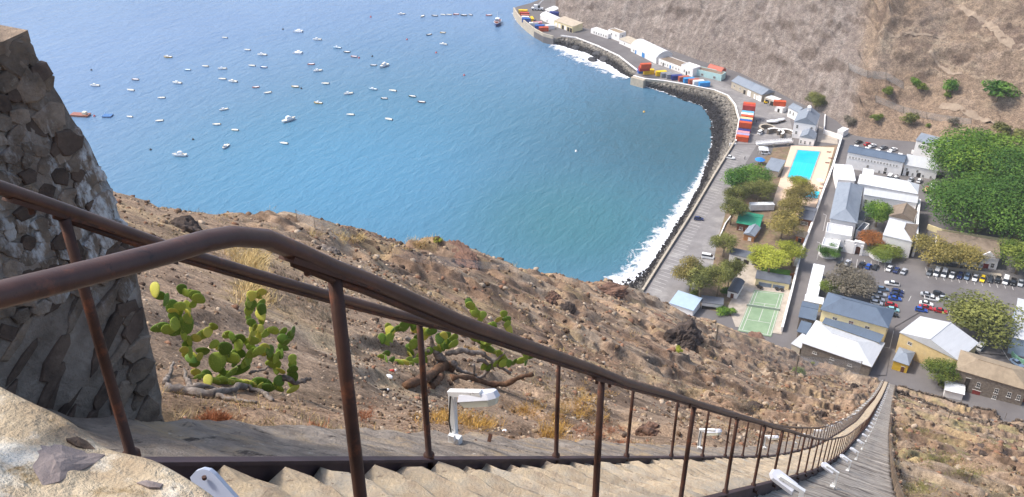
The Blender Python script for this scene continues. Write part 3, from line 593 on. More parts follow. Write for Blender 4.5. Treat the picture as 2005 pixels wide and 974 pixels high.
def patch(name, pts, t, thick, matl, seed):                            # a stone showing through the coat, or painted shade, following its surface
    rnd = random.Random(seed); cx = sum(p[0] for p in pts) / len(pts); cy = sum(p[1] for p in pts) / len(pts); vs_ = []; n = len(pts)
    def sp(x, y):
        best = None
        for i in range(len(EDGE) - 1):
            for k_ in range(20):
                f_ = k_ / 20; ex = EDGE[i][0] + (EDGE[i+1][0] - EDGE[i][0]) * f_; ey = EDGE[i][1] + (EDGE[i+1][1] - EDGE[i][1]) * f_; u = max(0, (y - ey) / 330); e = abs(ex - 120 * u - x)
                if best is None or e < best[0]: best = (e, u, 1.52 - 0.018 * (i + f_))
        u = best[1]; p = PT(x, y, best[2] - 0.50 * u) + Vector((0, 0, -0.05 * u)); return p + (Vector((0, 0, CAMZ)) - p).normalized() * thick + Vector((0, 0, 0.020 * float(fbm(np.array([p.x * 9]), np.array([p.y * 9]), 4, 610)[0]) * min(1, u * 8)))
    for g in (1.0, 0.6, 0.25):
        for x, y in pts: p = sp(cx + (x - cx) * g, cy + (y - cy) * g); p.z += rnd.uniform(-.001, .001) + .004 * (1 - g); vs_.append(p)
    f_ = [(a*n + k_, a*n + (k_+1) % n, (a+1)*n + (k_+1) % n, (a+1)*n + k_) for a in (0, 1) for k_ in range(n)] + [tuple(range(2*n, 3*n))]
    low = [p - Vector((0, 0, 0.04)) for p in vs_[:n]]; b = len(vs_); vs_ += low; f_ += [(k_, b + k_, b + (k_+1) % n, (k_+1) % n) for k_ in range(n)]
    return put(name, MB().add(vs_, f_).mesh(name), matl, par)
patch('exposed_stone', [(55, 872), (75, 862), (120, 868), (170, 880), (205, 888), (185, 900), (150, 912), (110, 925), (75, 928), (60, 905)], 0, 0.004, GREYST, 3)
patch('exposed_stone', [(265, 938), (285, 934), (318, 944), (312, 952), (290, 950)], 0, 0.003, GREYST, 5)
patch('hollow_shade', [(128, 856), (150, 852), (170, 862), (186, 876), (168, 874), (146, 866)], 0, 0.006, DARKS, 7)  # dark patch laid on the coat as painted shade; no recess is cut
# pale plastic sign plate leaning on the stairs below the parapet
sg = MB(); q = [(372, 935), (382, 924), (396, 919), (410, 922), (420, 930), (465, 980), (500, 1020), (400, 1020)]; fr = [PT(x, y, 2.35) for x, y in q]; bk = [PT(x, y, 2.38) + Vector((0, .01, 0)) for x, y in q]; n = len(q)
sg.add(fr + bk, [tuple(range(n))[::-1], tuple(range(n, 2*n))] + [(i, (i+1) % n, (i+1) % n + n, i + n) for i in range(n)])
plate = put('lamp_cover', sg.mesh('lamp_cover'), mat('pale_blue_grey_enamel', L('b9c0d0'), 0.4, 0.03, 3), None); tag(plate, 'pale blue-grey metal plate standing behind the whitewashed parapet', 'plate')
c = PT(400, 936, 2.34); bm_ = MB().lathe([(0.006, -0.004), (0.006, 0.004)], 8); put('screw', bm_.mesh('screw'), IRON, plate, c)
for m_, c_, q_ in ((SLATE, L('6f7883'), 1), (BLUER, L('515d6d'), 2), (WHITER, L('b9b9b5'), 3), (BROWNR, L('6d6053'), 4), (TANR, L('7f705d'), 5), (DARKR, L('4f5259'), 6), (CREAM, L('d3c391'), 7), (OCHRE, L('e2d6b4'), 8)): addmix(m_, c_, 0.22, (0.5, 0.75), q_ * 3.3, (1, .35, 1)); addmix(m_, tuple(x * .8 for x in c_), 1.3, (0.6, 0.8), q_ * 5.1, (2.2, .25, 1))
# ================================================================ TOWN: sheets on the valley floor
SOIL = mat('garden_soil', L('8b7660'), 0.95, 0.2, 0.5, 0.4, 3, col2=L('6c5a49')); addmix(SOIL, L('6f7048'), 0.25, (0.5, 0.7), 4)
PAVE = mat('pale_paving', L('b9aea0'), 0.9, 0.12, 0.5, 0.2, 4, col2=L('9f9486')); TERR = mat('pink_pool_terrace', L('d8bda4'), 0.85, 0.06, 0.6); LAWN = mat('lawn', L('5f8a35'), 0.95, 0.2, 0.8, 0.4, 5)
DIRT = mat('bare_dirt', L('a98b6c'), 0.95, 0.15, 0.3, 0.5, 3, col2=L('8d7258'))
pxsheet('quay_apron', [(1441,282),(1449,238),(1440,206),(1424,188),(1398,177),(1352,168),(1300,159),(1262,155),(1241,149),(1250,139),(1285,118),(1345,140),(1415,160),(1490,197),(1545,222),(1553,265),(1500,282)], PALEA, 0.004)
pxsheet('garden', [(1405,470),(1440,352),(1500,306),(1540,292),(1640,284),(1612,372),(1568,498),(1534,640),(1440,622),(1376,602),(1345,585),(1396,520)], SOIL, 0.008)
pxsheet('pool_terrace', [(1549,285),(1634,289),(1618,345),(1600,398),(1586,432),(1512,400)], TERR, 0.03)
pxsheet('court_paving', [(1462,520),(1556,548),(1530,655),(1440,640),(1425,600),(1446,560)], PAVE, 0.014)
pxsheet('garden_path', [(1460,512),(1480,516),(1452,556),(1432,552)], PAVE, 0.02); pxsheet('lawn', [(1492,522),(1548,530),(1549,542),(1490,536)], LAWN, 0.022)
pxsheet('moat_floor', [(1514,290),(1547,287),(1538,312),(1508,308)], SOIL, 0.02)
pxsheet('terrace_paving', [(1604,248),(1640,262),(1640,283),(1600,278)], PAVE, 0.018)
LINE = mat('white_road_paint', L('c2bfb9'), 0.8, 0.1, 1.5)
def stripe(parent, a, b, wid, lift=0.012, name='bay_line'):
    d = (b - a); d.z = 0; d.normalize(); q = Vector((-d.y, d.x, 0)) * wid / 2; mb = MB()
    vs_ = [a - q, b - q, b + q, a + q]; mb.add([(v.x, v.y, zf(v.x) + lift) for v in vs_], [(0, 1, 2, 3)]); return put(name, mb.mesh(name), LINE, parent)
road = pxsheet('seafront_road', [(1264,572),(1300,513),(1354,429),(1400,350),(1440,284),(1482,284),(1440,352),(1405,470),(1396,520),(1345,585),(1300,600)], PALEA, 0.006)
a0, a1 = P(1268, 566), P(1436, 290)
for i in range(54):
    p = a0.lerp(a1, (i + .5) / 54) + Vector((0.8, 0, 0)); stripe(road, p, p + Vector((4.7, -0.9, 0)), 0.15)
lot = pxsheet('museum_car_park', [(1636,504),(1800,522),(2010,556),(2010,700),(1905,690),(1800,612),(1752,640),(1735,735),(1715,735),(1740,600),(1625,560)], ASPH, 0.007)
for a, b in (((1812,524),(1818,545)),((1826,526),(1834,548)),((1841,527),(1849,550)),((1856,529),(1864,552)),((1871,531),(1879,554)),((1886,533),(1894,556)),((1901,535),(1909,558)),((1916,537),(1924,560)),((1931,539),(1939,562)),((1946,541),(1954,564)),((1961,543),(1969,565)),((1977,545),(1984,568)),
             ((1650,504),(1646,521)),((1667,506),(1663,524)),((1679,508),(1676,526)),((1693,509),(1690,528)),((1706,511),(1704,529)),((1720,512),(1719,531)),((1733,514),(1732,532)),((1866,590),(1857,618)),((1770,568),(1762,590)),((1784,580),(1779,590)),((1750,648),(1742,682)),((1742,682),(1728,679)),((1996,640),(1955,672)),((1955,672),(1975,705))):
    stripe(lot, P(*a), P(*b), 0.16)
# ================================================================ walls
def wall_run(name, label, px, h, thick, m, cap=None, z0=-0.5, cat='wall', step=None):
    t = thing(name, label, cat, (0, 0, 0)); pts = [P(x, y) for x, y in px]
    for i in range(len(pts) - 1):
        d = (pts[i+1] - pts[i]).normalized() * (0.0 if i == 0 else -thick * 0.25)
        o = MB().obox(pts[i], pts[i+1], thick, h + (0.003 if i % 2 else 0), z0); put('wall_section', o.mesh('wall_section'), m, t)
        if cap: o = MB().obox(pts[i] + Vector((0,0,h+0.006+0.003*(i % 2))), pts[i+1] + Vector((0,0,h+0.006+0.003*(i % 2))), thick + 0.16, 0.16); put('coping', o.mesh('coping'), cap, t)
    return t
wall_run('sea_wall', 'low pale sea wall between the parking bays and the beach', [(1258,572),(1300,505),(1352,423),(1398,345),(1438,280)], 0.9, 0.6, BEIGE, BEIGE)
wall_run('sea_wall', 'white-topped quay wall curving round the rock bank below the containers', [(1440,279),(1447,238),(1439,208),(1425,190),(1398,179),(1352,170),(1300,161),(1262,157),(1240,151)], 0.8, 0.7, BEIGE, WHITE)
wall_run('boundary_wall', 'long white wall beside the lane between the pool gardens and the white fort', [(1612,262),(1647,274),(1630,330),(1612,376),(1590,440),(1566,506),(1548,580),(1530,650)], 1.9, 0.6, WHITE, WHITE)
wall_run('retaining_wall', 'tan retaining wall below the dry slope above the upper parking row', [(1682,249),(1740,258),(1800,268),(1884,284)], 2.2, 0.8, BEIGE, BEIGE)
wall_run('quay_parapet', 'thin white kerb wall along the road above the surf rocks', [(1248,139),(1212,111),(1170,91),(1128,75),(1098,71)], 0.7, 0.5, WHITE)
wall_run('pier_wall', 'beige curved pier wall in front of the stacked containers', [(1083,76),(1064,71),(1046,61),(1028,47),(1014,33),(1006,20)], 1.6, 0.9, BEIGE, BEIGE, -4.2)
wall_run('quay_block', 'stone quay end jutting out below the red and yellow containers', [(1237,152),(1262,159)], 0.5, 2.2, BEIGE, None, -4.2)
wall_run('lane_wall', 'low white wall dividing the terrace from the lane behind the customs house', [(1615,228),(1613,262)], 1.2, 0.4, WHITE)
wall_run('kerb_wall', 'low white kerb wall on the garden side of the seafront road', [(1402,482),(1420,440),(1432,424)], 0.8, 0.4, WHITE)
wall_run('garden_wall', 'pale cream wall round the yard behind the courthouse', [(1815,448),(1843,458),(1970,478),(2010,484)], 2.0, 0.4, CREAM)
wall_run('lane_barrier', 'white cross barrier at the end of the container row', [(1428,284),(1441,284)], 0.9, 0.5, WHITE)
# ================================================================ buildings
def bldg(name, label, A, B, D, h, roof='hip', rh=2.0, wm=WHITE, rm=SLATE, wins=(), doors=(), cat='building', over=0.3, depth=None, parent=None, rm2=None, base=0.0, ridge_off=0.5):
    """A, B: near eave corners left and right, D: far left eave corner (pixels), h: eave height over the floor."""
    a, b = P(*A, h + base), P(*B, h + base); d = P(*D, h + base); ux = (b - a); ux.z = 0; Lx = ux.length; ux.normalize(); uy = Vector((-ux.y, ux.x, 0)); Ly = depth or max(2.0, (d - a).dot(uy))
    z0 = min(zf(a.x), zf(b.x)) - 0.3; H = (a.z + b.z) / 2 - z0
    t = parent if parent else thing(name, label, cat, (a.x, a.y, z0), math.atan2(ux.y, ux.x))
    fr = dict(L=Lx, W=Ly, H=H)
    put('wall', MB().box(0, Lx, 0, Ly, 0, H).mesh('wall'), wm, t)
    o = over; R_ = MB(); e = 0.004
    x0, x1, y0, y1 = -o, Lx + o, -o, Ly + o; zb = H + e
    def solid(vs_, fs_): return MB().add(vs_, fs_)
    th = 0.16
    if roof == 'flat':
        R_.box(x0 + o + 0.25, x1 - o - 0.25, y0 + o + 0.25, y1 - o - 0.25, zb, zb + 0.05); put('roof', R_.mesh('roof'), rm, t)
        if rh > 0:
            for q in ((0, Lx, 0, 0.25), (0, Lx, Ly - 0.25, Ly), (0, 0.25, 0.25, Ly - 0.25), (Lx - 0.25, Lx, 0.25, Ly - 0.25)): put('parapet', MB().box(*q, zb, zb + rh).mesh('parapet'), wm, t)
    elif roof == 'shed':
        R_.add([(x0,y0,zb),(x1,y0,zb),(x1,y1,zb+rh),(x0,y1,zb+rh),(x0,y0,zb+th),(x1,y0,zb+th),(x1,y1,zb+rh+th),(x0,y1,zb+rh+th)], [(0,3,2,1),(4,5,6,7),(0,1,5,4),(1,2,6,5),(2,3,7,6),(3,0,4,7)]); put('roof', R_.mesh('roof'), rm, t)
        put('wall', MB().add([(0,0,H),(Lx,0,H),(Lx,Ly,H),(0,Ly,H),(Lx,Ly,H+rh-.02),(0,Ly,H+rh-.02)], [(0,1,2,3),(3,2,4,5),(1,4,2),(0,3,5),(0,5,4,1)]).mesh('wall'), wm, t)
    elif roof in ('gx', 'gy', 'hip', 'hipy', 'barrel', 'barrely'):
        along_y = roof in ('gy', 'hipy', 'barrely')
        la, lb = (Ly, Lx) if along_y else (Lx, Ly)
        def tr(u, v, z): return (v, u, z) if along_y else (u, v, z)
        u0, u1, v0, v1 = -o, la + o, -o, lb + o; vm = lb * ridge_off
        if roof.startswith('barrel'):
            n = 10; prof = [(v0 + (v1 - v0) * k / n, zb + rh * math.sin(math.pi * k / n) ** 0.8) for k in range(n + 1)]
            vs_ = [tr(u0, v, z) for v, z in prof] + [tr(u1, v, z) for v, z in prof]; m_ = n + 1
            fs_ = [(k, k + 1, m_ + k + 1, m_ + k) for k in range(n)] + [tuple(range(m_))[::-1], tuple(range(m_, 2 * m_)), (0, m_, 2*m_ - 1, m_ - 1)]
            put('roof', solid(vs_, fs_).mesh('roof'), rm, t)
        else:
            k = min(lb * 0.5, la * 0.45) if roof.startswith('hip') else 0.0
            rid = [tr(u0 + k, vm, zb + rh), tr(u1 - k, vm, zb + rh)]; c = [tr(u0, v0, zb), tr(u1, v0, zb), tr(u1, v1, zb), tr(u0, v1, zb)]
            low = [(p[0], p[1], p[2] - th) for p in c]
            if rm2 is None:
                put('roof', solid(c + rid + low, [(0,1,5,4),(2,3,4,5),(1,2,5),(3,0,4),(0,6,7,1),(1,7,8,2),(2,8,9,3),(3,9,6,0),(6,9,8,7)]).mesh('roof'), rm, t)
            else:
                put('roof', solid(c + rid + low, [(0,1,5,4),(1,2,5),(3,0,4),(0,6,7,1),(1,7,8,2),(3,9,6,0),(6,9,8,7)]).mesh('roof'), rm, t); put('roof', solid([c[2], c[3], rid[0], rid[1], low[2], low[3]], [(0,1,2,3),(0,4,5,1)]).mesh('roof'), rm2, t)
            cp_ = MB().beam(Vector(rid[0]) + Vector((0,0,.05)), Vector(rid[1]) + Vector((0,0,.05)), 0.28, 0.14); put('ridge_cap', cp_.mesh('ridge_cap'), rm, t)
            if k == 0:
                for uu, sgn in ((0.0, 1), (la, -1)):
                    g = [tr(uu, 0, H), tr(uu, lb, H), tr(uu, vm, H + rh * 0.985), tr(uu + 0.3 * sgn, 0, H), tr(uu + 0.3 * sgn, lb, H), tr(uu + 0.3 * sgn, vm, H + rh * 0.985)]
                    put('gable', solid(g, [(0,1,2),(3,5,4),(0,3,4,1),(1,4,5,2),(2,5,3,0)]).mesh('gable'), wm, t)
    for w_ in wins:                                                   # (fraction along, height, width, height of window[, face])
        fx, z, ww, wh = w_[:4]; face = w_[4] if len(w_) > 4 else 'n'; gm = w_[5] if len(w_) > 5 else GLASS
        add_win(t, fr, fx, z, ww, wh, face, gm)
    for d_ in doors:
        fx, ww, wh, m_ = d_[:4]; face = d_[4] if len(d_) > 4 else 'n'; add_door(t, fr, fx, ww, wh, m_, face)
    return t
def facebox(fr, fx, z0, z1, ww, face, d0, d1):
    if face == 'n': c = fx * fr['L']; return MB().box(c - ww/2, c + ww/2, -d1, -d0, z0, z1)
    if face == 'r': c = fx * fr['W']; return MB().box(fr['L'] + d0, fr['L'] + d1, c - ww/2, c + ww/2, z0, z1)
    if face == 'l': c = fx * fr['W']; return MB().box(-d1, -d0, c - ww/2, c + ww/2, z0, z1)
def add_win(t, fr, fx, z, ww, wh, face='n', gm=None):
    w_ = put('window', facebox(fr, fx, z, z + wh, ww, face, 0.02, 0.05).mesh('window'), gm or GLASS, t)
    put('sill', facebox(fr, fx, z - 0.18, z - 0.03, ww + 0.3, face, 0.02, 0.16).mesh('sill'), FRAME, w_)
    mb = MB()
    for q in ((-ww/2, -ww/2 + .1), (ww/2 - .1, ww/2), (-.04, .04)):
        f2 = facebox(dict(L=fr['L'], W=fr['W']), fx + ((q[0] + q[1]) / 2) / (fr['L'] if face == 'n' else fr['W']), z, z + wh, q[1] - q[0], face, 0.055, 0.085); mb.add(f2.v, f2.f)
    f2 = facebox(fr, fx, z + wh * 0.48, z + wh * 0.53, ww, face, 0.055, 0.083); mb.add(f2.v, f2.f)
    f2 = facebox(fr, fx, z + wh - 0.06, z + wh + 0.06, ww, face, 0.055, 0.088); mb.add(f2.v, f2.f)
    put('frame', mb.mesh('frame'), FRAME, w_)
def add_door(t, fr, fx, ww, wh, m_, face='n'):
    d_ = put('door', facebox(fr, fx, 0.3, 0.3 + wh, ww, face, 0.02, 0.06).mesh('door'), m_, t)
    put('door_frame', facebox(fr, fx, 0.3 + wh + 0.01, 0.3 + wh + 0.16, ww + 0.3, face, 0.02, 0.1).mesh('door_frame'), FRAME, d_)
    put('handle', facebox(fr, fx + 0.3 * ww / (fr['L'] if face == 'n' else fr['W']), 1.3, 1.45, 0.12, face, 0.065, 0.1).mesh('handle'), IRON, d_)
def row(n, z, ww, wh, a=0.1, b=0.9, face='n'): return [(a + (b - a) * (i / max(1, n - 1)), z, ww, wh, face) for i in range(n)]
# --- museum block at the foot of the stairs
bldg('museum', 'cream two-storey building with blue-grey hipped roof at the foot of the stairs', (1609,609), (1738,637), (1625,578), 9.0, 'hip', 2.8, CREAM, BLUER, [(0.22, 7.3, 1.5, 0.9, 'n', DARKW), (0.47, 7.0, 1.5, 1.5, 'n', DOORB), (0.72, 7.3, 1.5, 0.9, 'n', DARKW), (0.3, 6.5, 1.1, 1.4, 'r'), (0.7, 6.5, 1.1, 1.4, 'r')], over=0.5)
bldg('lean_to', 'narrow blue-grey lean-to roof against the cream museum wall', (1611,636), (1722,668), (1609,627), 5.4, 'shed', 0.9, CREAM, BLUER, depth=3.2)
bldg('stone_store', 'grey stone building with pale tin hipped roof just above the hillside', (1571,674), (1706,713), (1599,632), 4.6, 'hip', 2.2, STONE, PALER, [(0.2, 2.9, 1.3, 0.7, 'n', DARKW), (0.46, 2.9, 1.3, 0.7, 'n', DARKW), (0.72, 2.9, 1.3, 0.7, 'n', DARKW), (0.45, 1.2, 1.2, 0.6, 'n', DARKW)], over=0.45)
bldg('side_house', 'small stone house with blue-grey gable roof left of the museum', (1565,621), (1596,626), (1573,592), 4.8, 'gx', 1.2, STONE, BLUER, [(0.45, 3.3, 1.0, 0.9)])
bldg('side_shed', 'low blue-grey sloping shed roof beside the pale tin roof', (1562,650), (1580,654), (1567,634), 2.8, 'shed', 0.9, STONE, BLUER)
bldg('tin_shed', 'small pale tin-roofed shed at the left corner of the stone store', (1551,674), (1567,681), (1555,652), 2.6, 'shed', 0.8, BEIGE, PALER)
bldg('white_lean_to', 'long narrow white roof along the lane above the blue-roofed side house', (1580,578), (1600,581), (1594,522), 3.2, 'shed', 0.6, WHITE, WHITER, [(0.5, 1.6, 0.8, 0.9)])
bldg('white_porch', 'small white flat porch roof between the lane and the blue-roofed house', (1576,590), (1610,595), (1578,581), 3.4, 'shed', 0.4, CREAM, WHITER)
# --- yellow hall
bldg('yellow_hall', 'old yellow plastered hall with pale rusting tin gable roof', (1762,654), (1877,702), (1778,612), 7.0, 'gy', 2.6, OCHRE, PALER, [(0.2, 5.2, 1.4, 1.0, 'n', DARKW), (0.72, 2.6, 1.6, 1.2, 'n', DARKW), (0.9, 2.4, 1.6, 1.2, 'n', DARKW)], over=0.2)
bldg('yellow_hut', 'small bright yellow hut with grey hipped roof beside the old hall', (1750,706), (1779,714), (1760,681), 3.2, 'hip', 1.4, mat('bright_yellow_paint', L('d3ae3c'), 0.8, 0.08, 0.8), SLATE, doors=[(0.7, 1.0, 2.0, DOORB)])
bldg('stone_house', 'brown two-storey stone house with tan hipped roof at the lower right', (1872,726), (2012,760), (1892,692), 6.4, 'hip', 2.0, STONE, TANR, [(0.36, 3.2, 1.1, 1.7), (0.62, 3.0, 1.1, 1.7), (0.80, 3.0, 1.1, 1.7), (0.93, 3.0, 1.0, 1.7), (0.62, 0.9, 1.1, 1.2)], [(0.2, 1.2, 5.0, DARKW), (0.36, 2.2, 1.6, mat('dark_red_paint', L('8a3a34'), 0.7, 0.1, 1))])
bldg('white_awning', 'white canvas awning shed in front of the brown stone house', (1851,764), (1887,771), (1857,748), 2.3, 'gx', 0.5, WHITE, WHITER, cat='shed')
bldg('red_shed', 'dark red shed with pale roof at the right edge below the stone house', (1984,768), (2016,776), (1990,758), 2.3, 'shed', 0.4, mat('dark_red_paint', L('8a3a34'), 0.7, 0.1, 1), TERR, cat='shed')
bldg('grey_hall', 'pale grey building with white wall lamps at the right edge', (1983,662), (2050,676), (2003,592), 6.0, 'shed', 0.6, PALEBLUE, PALER)
# --- fort and offices
W2 = row(16, 5.6, 0.6, 0.8, 0.05, 0.9)
bldg('barrack_block', 'long white barrack with slate-blue roof and a row of small windows', (1660,301), (1770,315), (1663,291), 7.2, 'gx', 1.4, WHITE, BLUER, W2 + [(0.4, 2.6, 1.0, 1.2), (0.72, 2.7, 1.1, 1.5), (0.46, 0.9, .8, 1.2), (0.62, 0.9, .8, 1.4), (0.82, 0.9, .8, 1.2), (0.95, 0.9, .8, 1.2)], [(0.72, 1.2, 2.0, DARKW)], depth=8)
_bk = P(1770,315,7.2) - P(1660,301,7.2)
for i_ in range(5): put('roof_vent', MB().box(_bk.length * (.1 + .2*i_) - .9, _bk.length * (.1 + .2*i_) + .9, 5.4, 6.6, 8.0, 9.5).mesh('roof_vent'), WHITE, [o for o in bpy.data.objects if o.name == 'barrack_block'][0])
bldg('barrack_annex', 'white annex with pale tin roof continuing the long barrack to the right', (1771,325), (1836,333), (1775,307), 4.4, 'shed', 1.6, WHITE, PALER, [(0.1, 2.6, .9, 1.2), (0.42, 2.6, .9, 1.2), (0.3, 0.8, .8, 1.2), (0.62, 0.8, .8, 1.2), (0.85, 0.9, .8, 1.2)], [(0.14, 1.1, 2.2, DARKW), (0.48, 1.6, 2.4, DARKW)], depth=8)
bldg('fort_wing', 'white fort wing with large slate-blue hipped roof beside the lane', (1626,429), (1677,435), (1649,361), 8.0, 'hipy', 3.0, WHITE, SLATE, [(0.3, 5.2, 1.0, 1.5), (0.7, 5.2, 1.0, 1.5), (0.2, 4.5, 1, 1.5, 'l'), (0.5, 4.5, 1, 1.5, 'l'), (0.8, 4.5, 1, 1.5, 'l')], over=0.4)
bldg('fort_range', 'white hipped-roof range at the back of the fort courtyard', (1680,362), (1797,376), (1690,346), 8.6, 'hip', 2.6, WHITE, WHITER, [(0.9, 5, 1.0, 1.5)], over=0.3)
bldg('fort_front_range', 'white two-storey range with pale grey roof facing the fort courtyard', (1691,384), (1796,395), (1694,372), 8.2, 'gx', 1.6, WHITE, PALER, [(0.06, 5.4, 1.1, 1.7), (0.18, 5.4, 1.1, 1.7), (0.30, 5.4, 1.1, 1.7), (0.45, 5.4, 1.1, 1.7), (0.06, 2.4, 1.1, 1.6), (0.18, 2.4, 1.1, 1.6), (0.30, 2.4, 1.1, 1.6), (0.45, 2.4, 1.1, 1.6)], over=0.2)
bldg('fort_gable_house', 'fort building with brown pitched roof right of the courtyard tree', (1741,424), (1788,432), (1746,404), 7.4, 'gy', 2.4, WHITE, BROWNR, [(0.5, 6.6, .5, .6)], over=0.2)
bldg('fort_chapel', 'white fort hall with half pale half brown roof and tall arched window', (1729,462), (1787,472), (1735,428), 7.4, 'hipy', 2.0, WHITE, PALER, (), rm2=BROWNR, over=0.15, ridge_off=0.6)
bldg('fort_house', 'flat-roofed white fort front block with small dark windows by the lane', (1616,458), (1667,464), (1622,440), 6.6, 'flat', 0.5, WHITE, PALER, [(0.3, 4.7, .7, .8), (0.55, 4.7, .7, .8), (0.8, 4.7, .7, .8), (0.72, 1.6, 1.2, .9), (0.9, 2.6, .8, .9)])
bldg('fort_corner', 'lower flat white corner block of the fort next to the green shrub', (1608,482), (1641,487), (1614,467), 4.4, 'flat', 0.4, WHITE, PALER, [(0.1, 4.2, .6, .2)])
bldg('white_store', 'plain white flat-roofed store at the lane corner below the barrack', (1641,352), (1674,353), (1653,324), 5.0, 'barrel', 0.9, WHITE, WHITER, [(0.5, 3.0, 2.0, .7)])
bldg('white_store', 'small white mono-pitch store tucked behind the fort range', (1688,349), (1707,351), (1690,334), 4.0, 'shed', 0.6, WHITE, WHITER)
bldg('courtyard_hut', 'small dark-roofed hut against the fort wing beside the courtyard tree', (1679,430), (1690,432), (1682,415), 3.4, 'shed', 0.3, WHITE, DARKR)
bldg('courtyard_hut', 'long narrow dark-roofed passage along the fort wing by the orange tree', (1676,452), (1688,455), (1680,433), 3.2, 'flat', 0.2, WHITE, DARKR)
# gate
g0, g1 = P(1669, 496), P(1687, 499); gt = thing('gateway', 'white arched gateway in the fort front wall', 'gate', tuple(g0), math.atan2((g1 - g0).y, (g1 - g0).x)); gl = (g1 - g0).length
arch = [(-gl/2, 0), (-1.1, 0), (-1.1, 2.2)] + [(-1.1 * math.cos(a), 2.2 + 1.1 * math.sin(a)) for a in np.linspace(0.2, math.pi - 0.2, 9)] + [(1.1, 2.2), (1.1, 0), (gl/2, 0), (gl/2, 5.0), (-gl/2, 5.0)]
n = len(arch); gm = MB(); gm.add([(x + gl/2, 0, z) for x, z in arch] + [(x + gl/2, 1.0, z) for x, z in arch], [tuple(range(n)), tuple(range(n, 2*n))[::-1]] + [(i, i + n, (i+1) % n + n, (i+1) % n) for i in range(n)]); put('arch_wall', gm.mesh('arch_wall'), WHITE, gt)
put('gate_leaf', MB().box(gl/2 - 1.05, gl/2 + 1.05, 0.5, 0.6, 0, 3.2).mesh('gate_leaf'), DOORB, gt)
for xx in (0.35, gl - 0.35): put('pier', MB().box(xx - .45, xx + .45, -0.5, -0.01, 0, 4.2).mesh('pier'), WHITE, gt)
put('cornice', MB().box(-0.2, gl + 0.2, -0.25, 1.2, 5.01, 5.35).mesh('cornice'), WHITE, gt)
wall_run('fort_wall', 'white fort wall between the corner block and the arched gateway', [(1643,489),(1669,496)], 5.0, 0.8, WHITE)
wall_run('fort_wall', 'curved white fort wall right of the gateway round the planted bed', [(1687,499),(1702,500),(1712,508),(1728,513),(1745,514)], 1.8, 0.5, WHITE)
wall_run('fort_wall', 'tall white buttressed wall along the right side of the fort hall', [(1794,418),(1790,450),(1787,502)], 6.6, 0.8, WHITE)
# arched window of the hall
aw = P(1752, 500); b_ = P(1733, 498); tw = thing('arched_window', 'tall arched window with pale frame in the white end wall of the fort hall', 'window', tuple(P(1755, 470, 7.4) - Vector((0, 0.35, 6.6))), math.atan2(0.06, 1))
arc = [(-1.1, 0), (1.1, 0), (1.1, 2.6)] + [(1.1 * math.cos(a), 2.6 + 1.1 * math.sin(a)) for a in np.linspace(0.2, math.pi - 0.2, 9)] + [(-1.1, 2.6)]; n = len(arc)
put('surround', MB().add([(x * 1.35, 0.1, z * 1.08 - .15) for x, z in arc] + [(x * 1.35, 0.6, z * 1.08 - .15) for x, z in arc], [tuple(range(n)), tuple(range(n, 2*n))[::-1]] + [(i, i + n, (i+1) % n + n, (i+1) % n) for i in range(n)]).mesh('surround'), BEIGE, tw)
put('pane', MB().add([(x, 0.0, z) for x, z in arc] + [(x, 0.3, z) for x, z in arc], [tuple(range(n)), tuple(range(n, 2*n))[::-1]] + [(i, i + n, (i+1) % n + n, (i+1) % n) for i in range(n)]).mesh('pane'), GLASS, tw)
put('glazing_bar', MB().box(-.06, .06, -.04, -.005, 0, 3.6).mesh('glazing_bar'), FRAME, tw); put('glazing_bar', MB().box(-1.05, 1.05, -.045, -.008, 1.5, 1.62).mesh('glazing_bar'), FRAME, tw)
# upper right offices
bldg('white_office', 'white terraced office with grey roof on the slope above the big trees', (1794,276), (1834,284), (1799,266), 6.6, 'shed', 1.2, WHITE, SLATE, row(8, 4.6, .7, 1.2, .2, .95), base=0.5)
bldg('white_office', 'lower white office wing with grey roof half hidden by the big trees', (1838,286), (1880,295), (1845,273), 6.0, 'shed', 1.2, WHITE, SLATE, row(3, 3.0, .9, 1.6, .15, .6), base=0.5)
wall_run('ramp_wall', 'white ramp wall below the white terraced office', [(1784,300),(1810,305),(1850,313)], 1.4, 0.5, WHITE, WHITE)
# courthouse behind the olive trees
ct = bldg('courthouse', 'white courthouse with brown roof and central pediment behind the row of parked cars', (1834,488), (1958,503), (1843,461), 5.2, 'shed', 0.8, WHITE, BROWNR, [(0.05, 1.9, 1.2, 2.0), (0.17, 1.9, 1.2, 2.0), (0.32, 1.9, 1.2, 2.0), (0.46, 1.9, 1.2, 2.0), (0.58, 1.9, 1.2, 2.0), (0.70, 1.9, 1.1, 2.0), (0.93, 1.9, 1.2, 1.8), (0.77, 1.6, .8, .9)], [(0.83, 1.8, 2.8, mat('dark_red_paint', L('8a3a34'), .7, .1, 1))])
a_, b_ = P(1834, 488, 5.2), P(1958, 503, 5.2); Lc = (b_ - a_).length
put('pediment', MB().add([(Lc*.68, -0.25, 5.5), (Lc*.98, -0.25, 5.5), (Lc*.83, -0.25, 8.2), (Lc*.68, 0.4, 5.5), (Lc*.98, 0.4, 5.5), (Lc*.83, 0.4, 8.2)], [(0,1,2),(3,5,4),(0,3,4,1),(1,4,5,2),(2,5,3,0)]).mesh('pediment'), WHITE, ct)
put('plinth', MB().box(-0.4, Lc + .4, -1.6, -0.01, 0, 0.9).mesh('plinth'), DARKR, ct)
for k in range(3): put('entrance_step', MB().box(Lc*.62, Lc*1.0, -2.2 - .5*k, -1.61 - .5*k, 0, 0.75 - .22*k).mesh('entrance_step'), BEIGE, ct)
wall_run('forecourt_wall', 'low pale wall with plants in front of the courthouse', [(1820,523),(1860,528),(1905,533)], 0.9, 0.6, BEIGE)
wall_run('forecourt_steps', 'wide pale steps below the courthouse door', [(1905,533),(1960,541)], 0.5, 1.6, BEIGE, cat='steps')
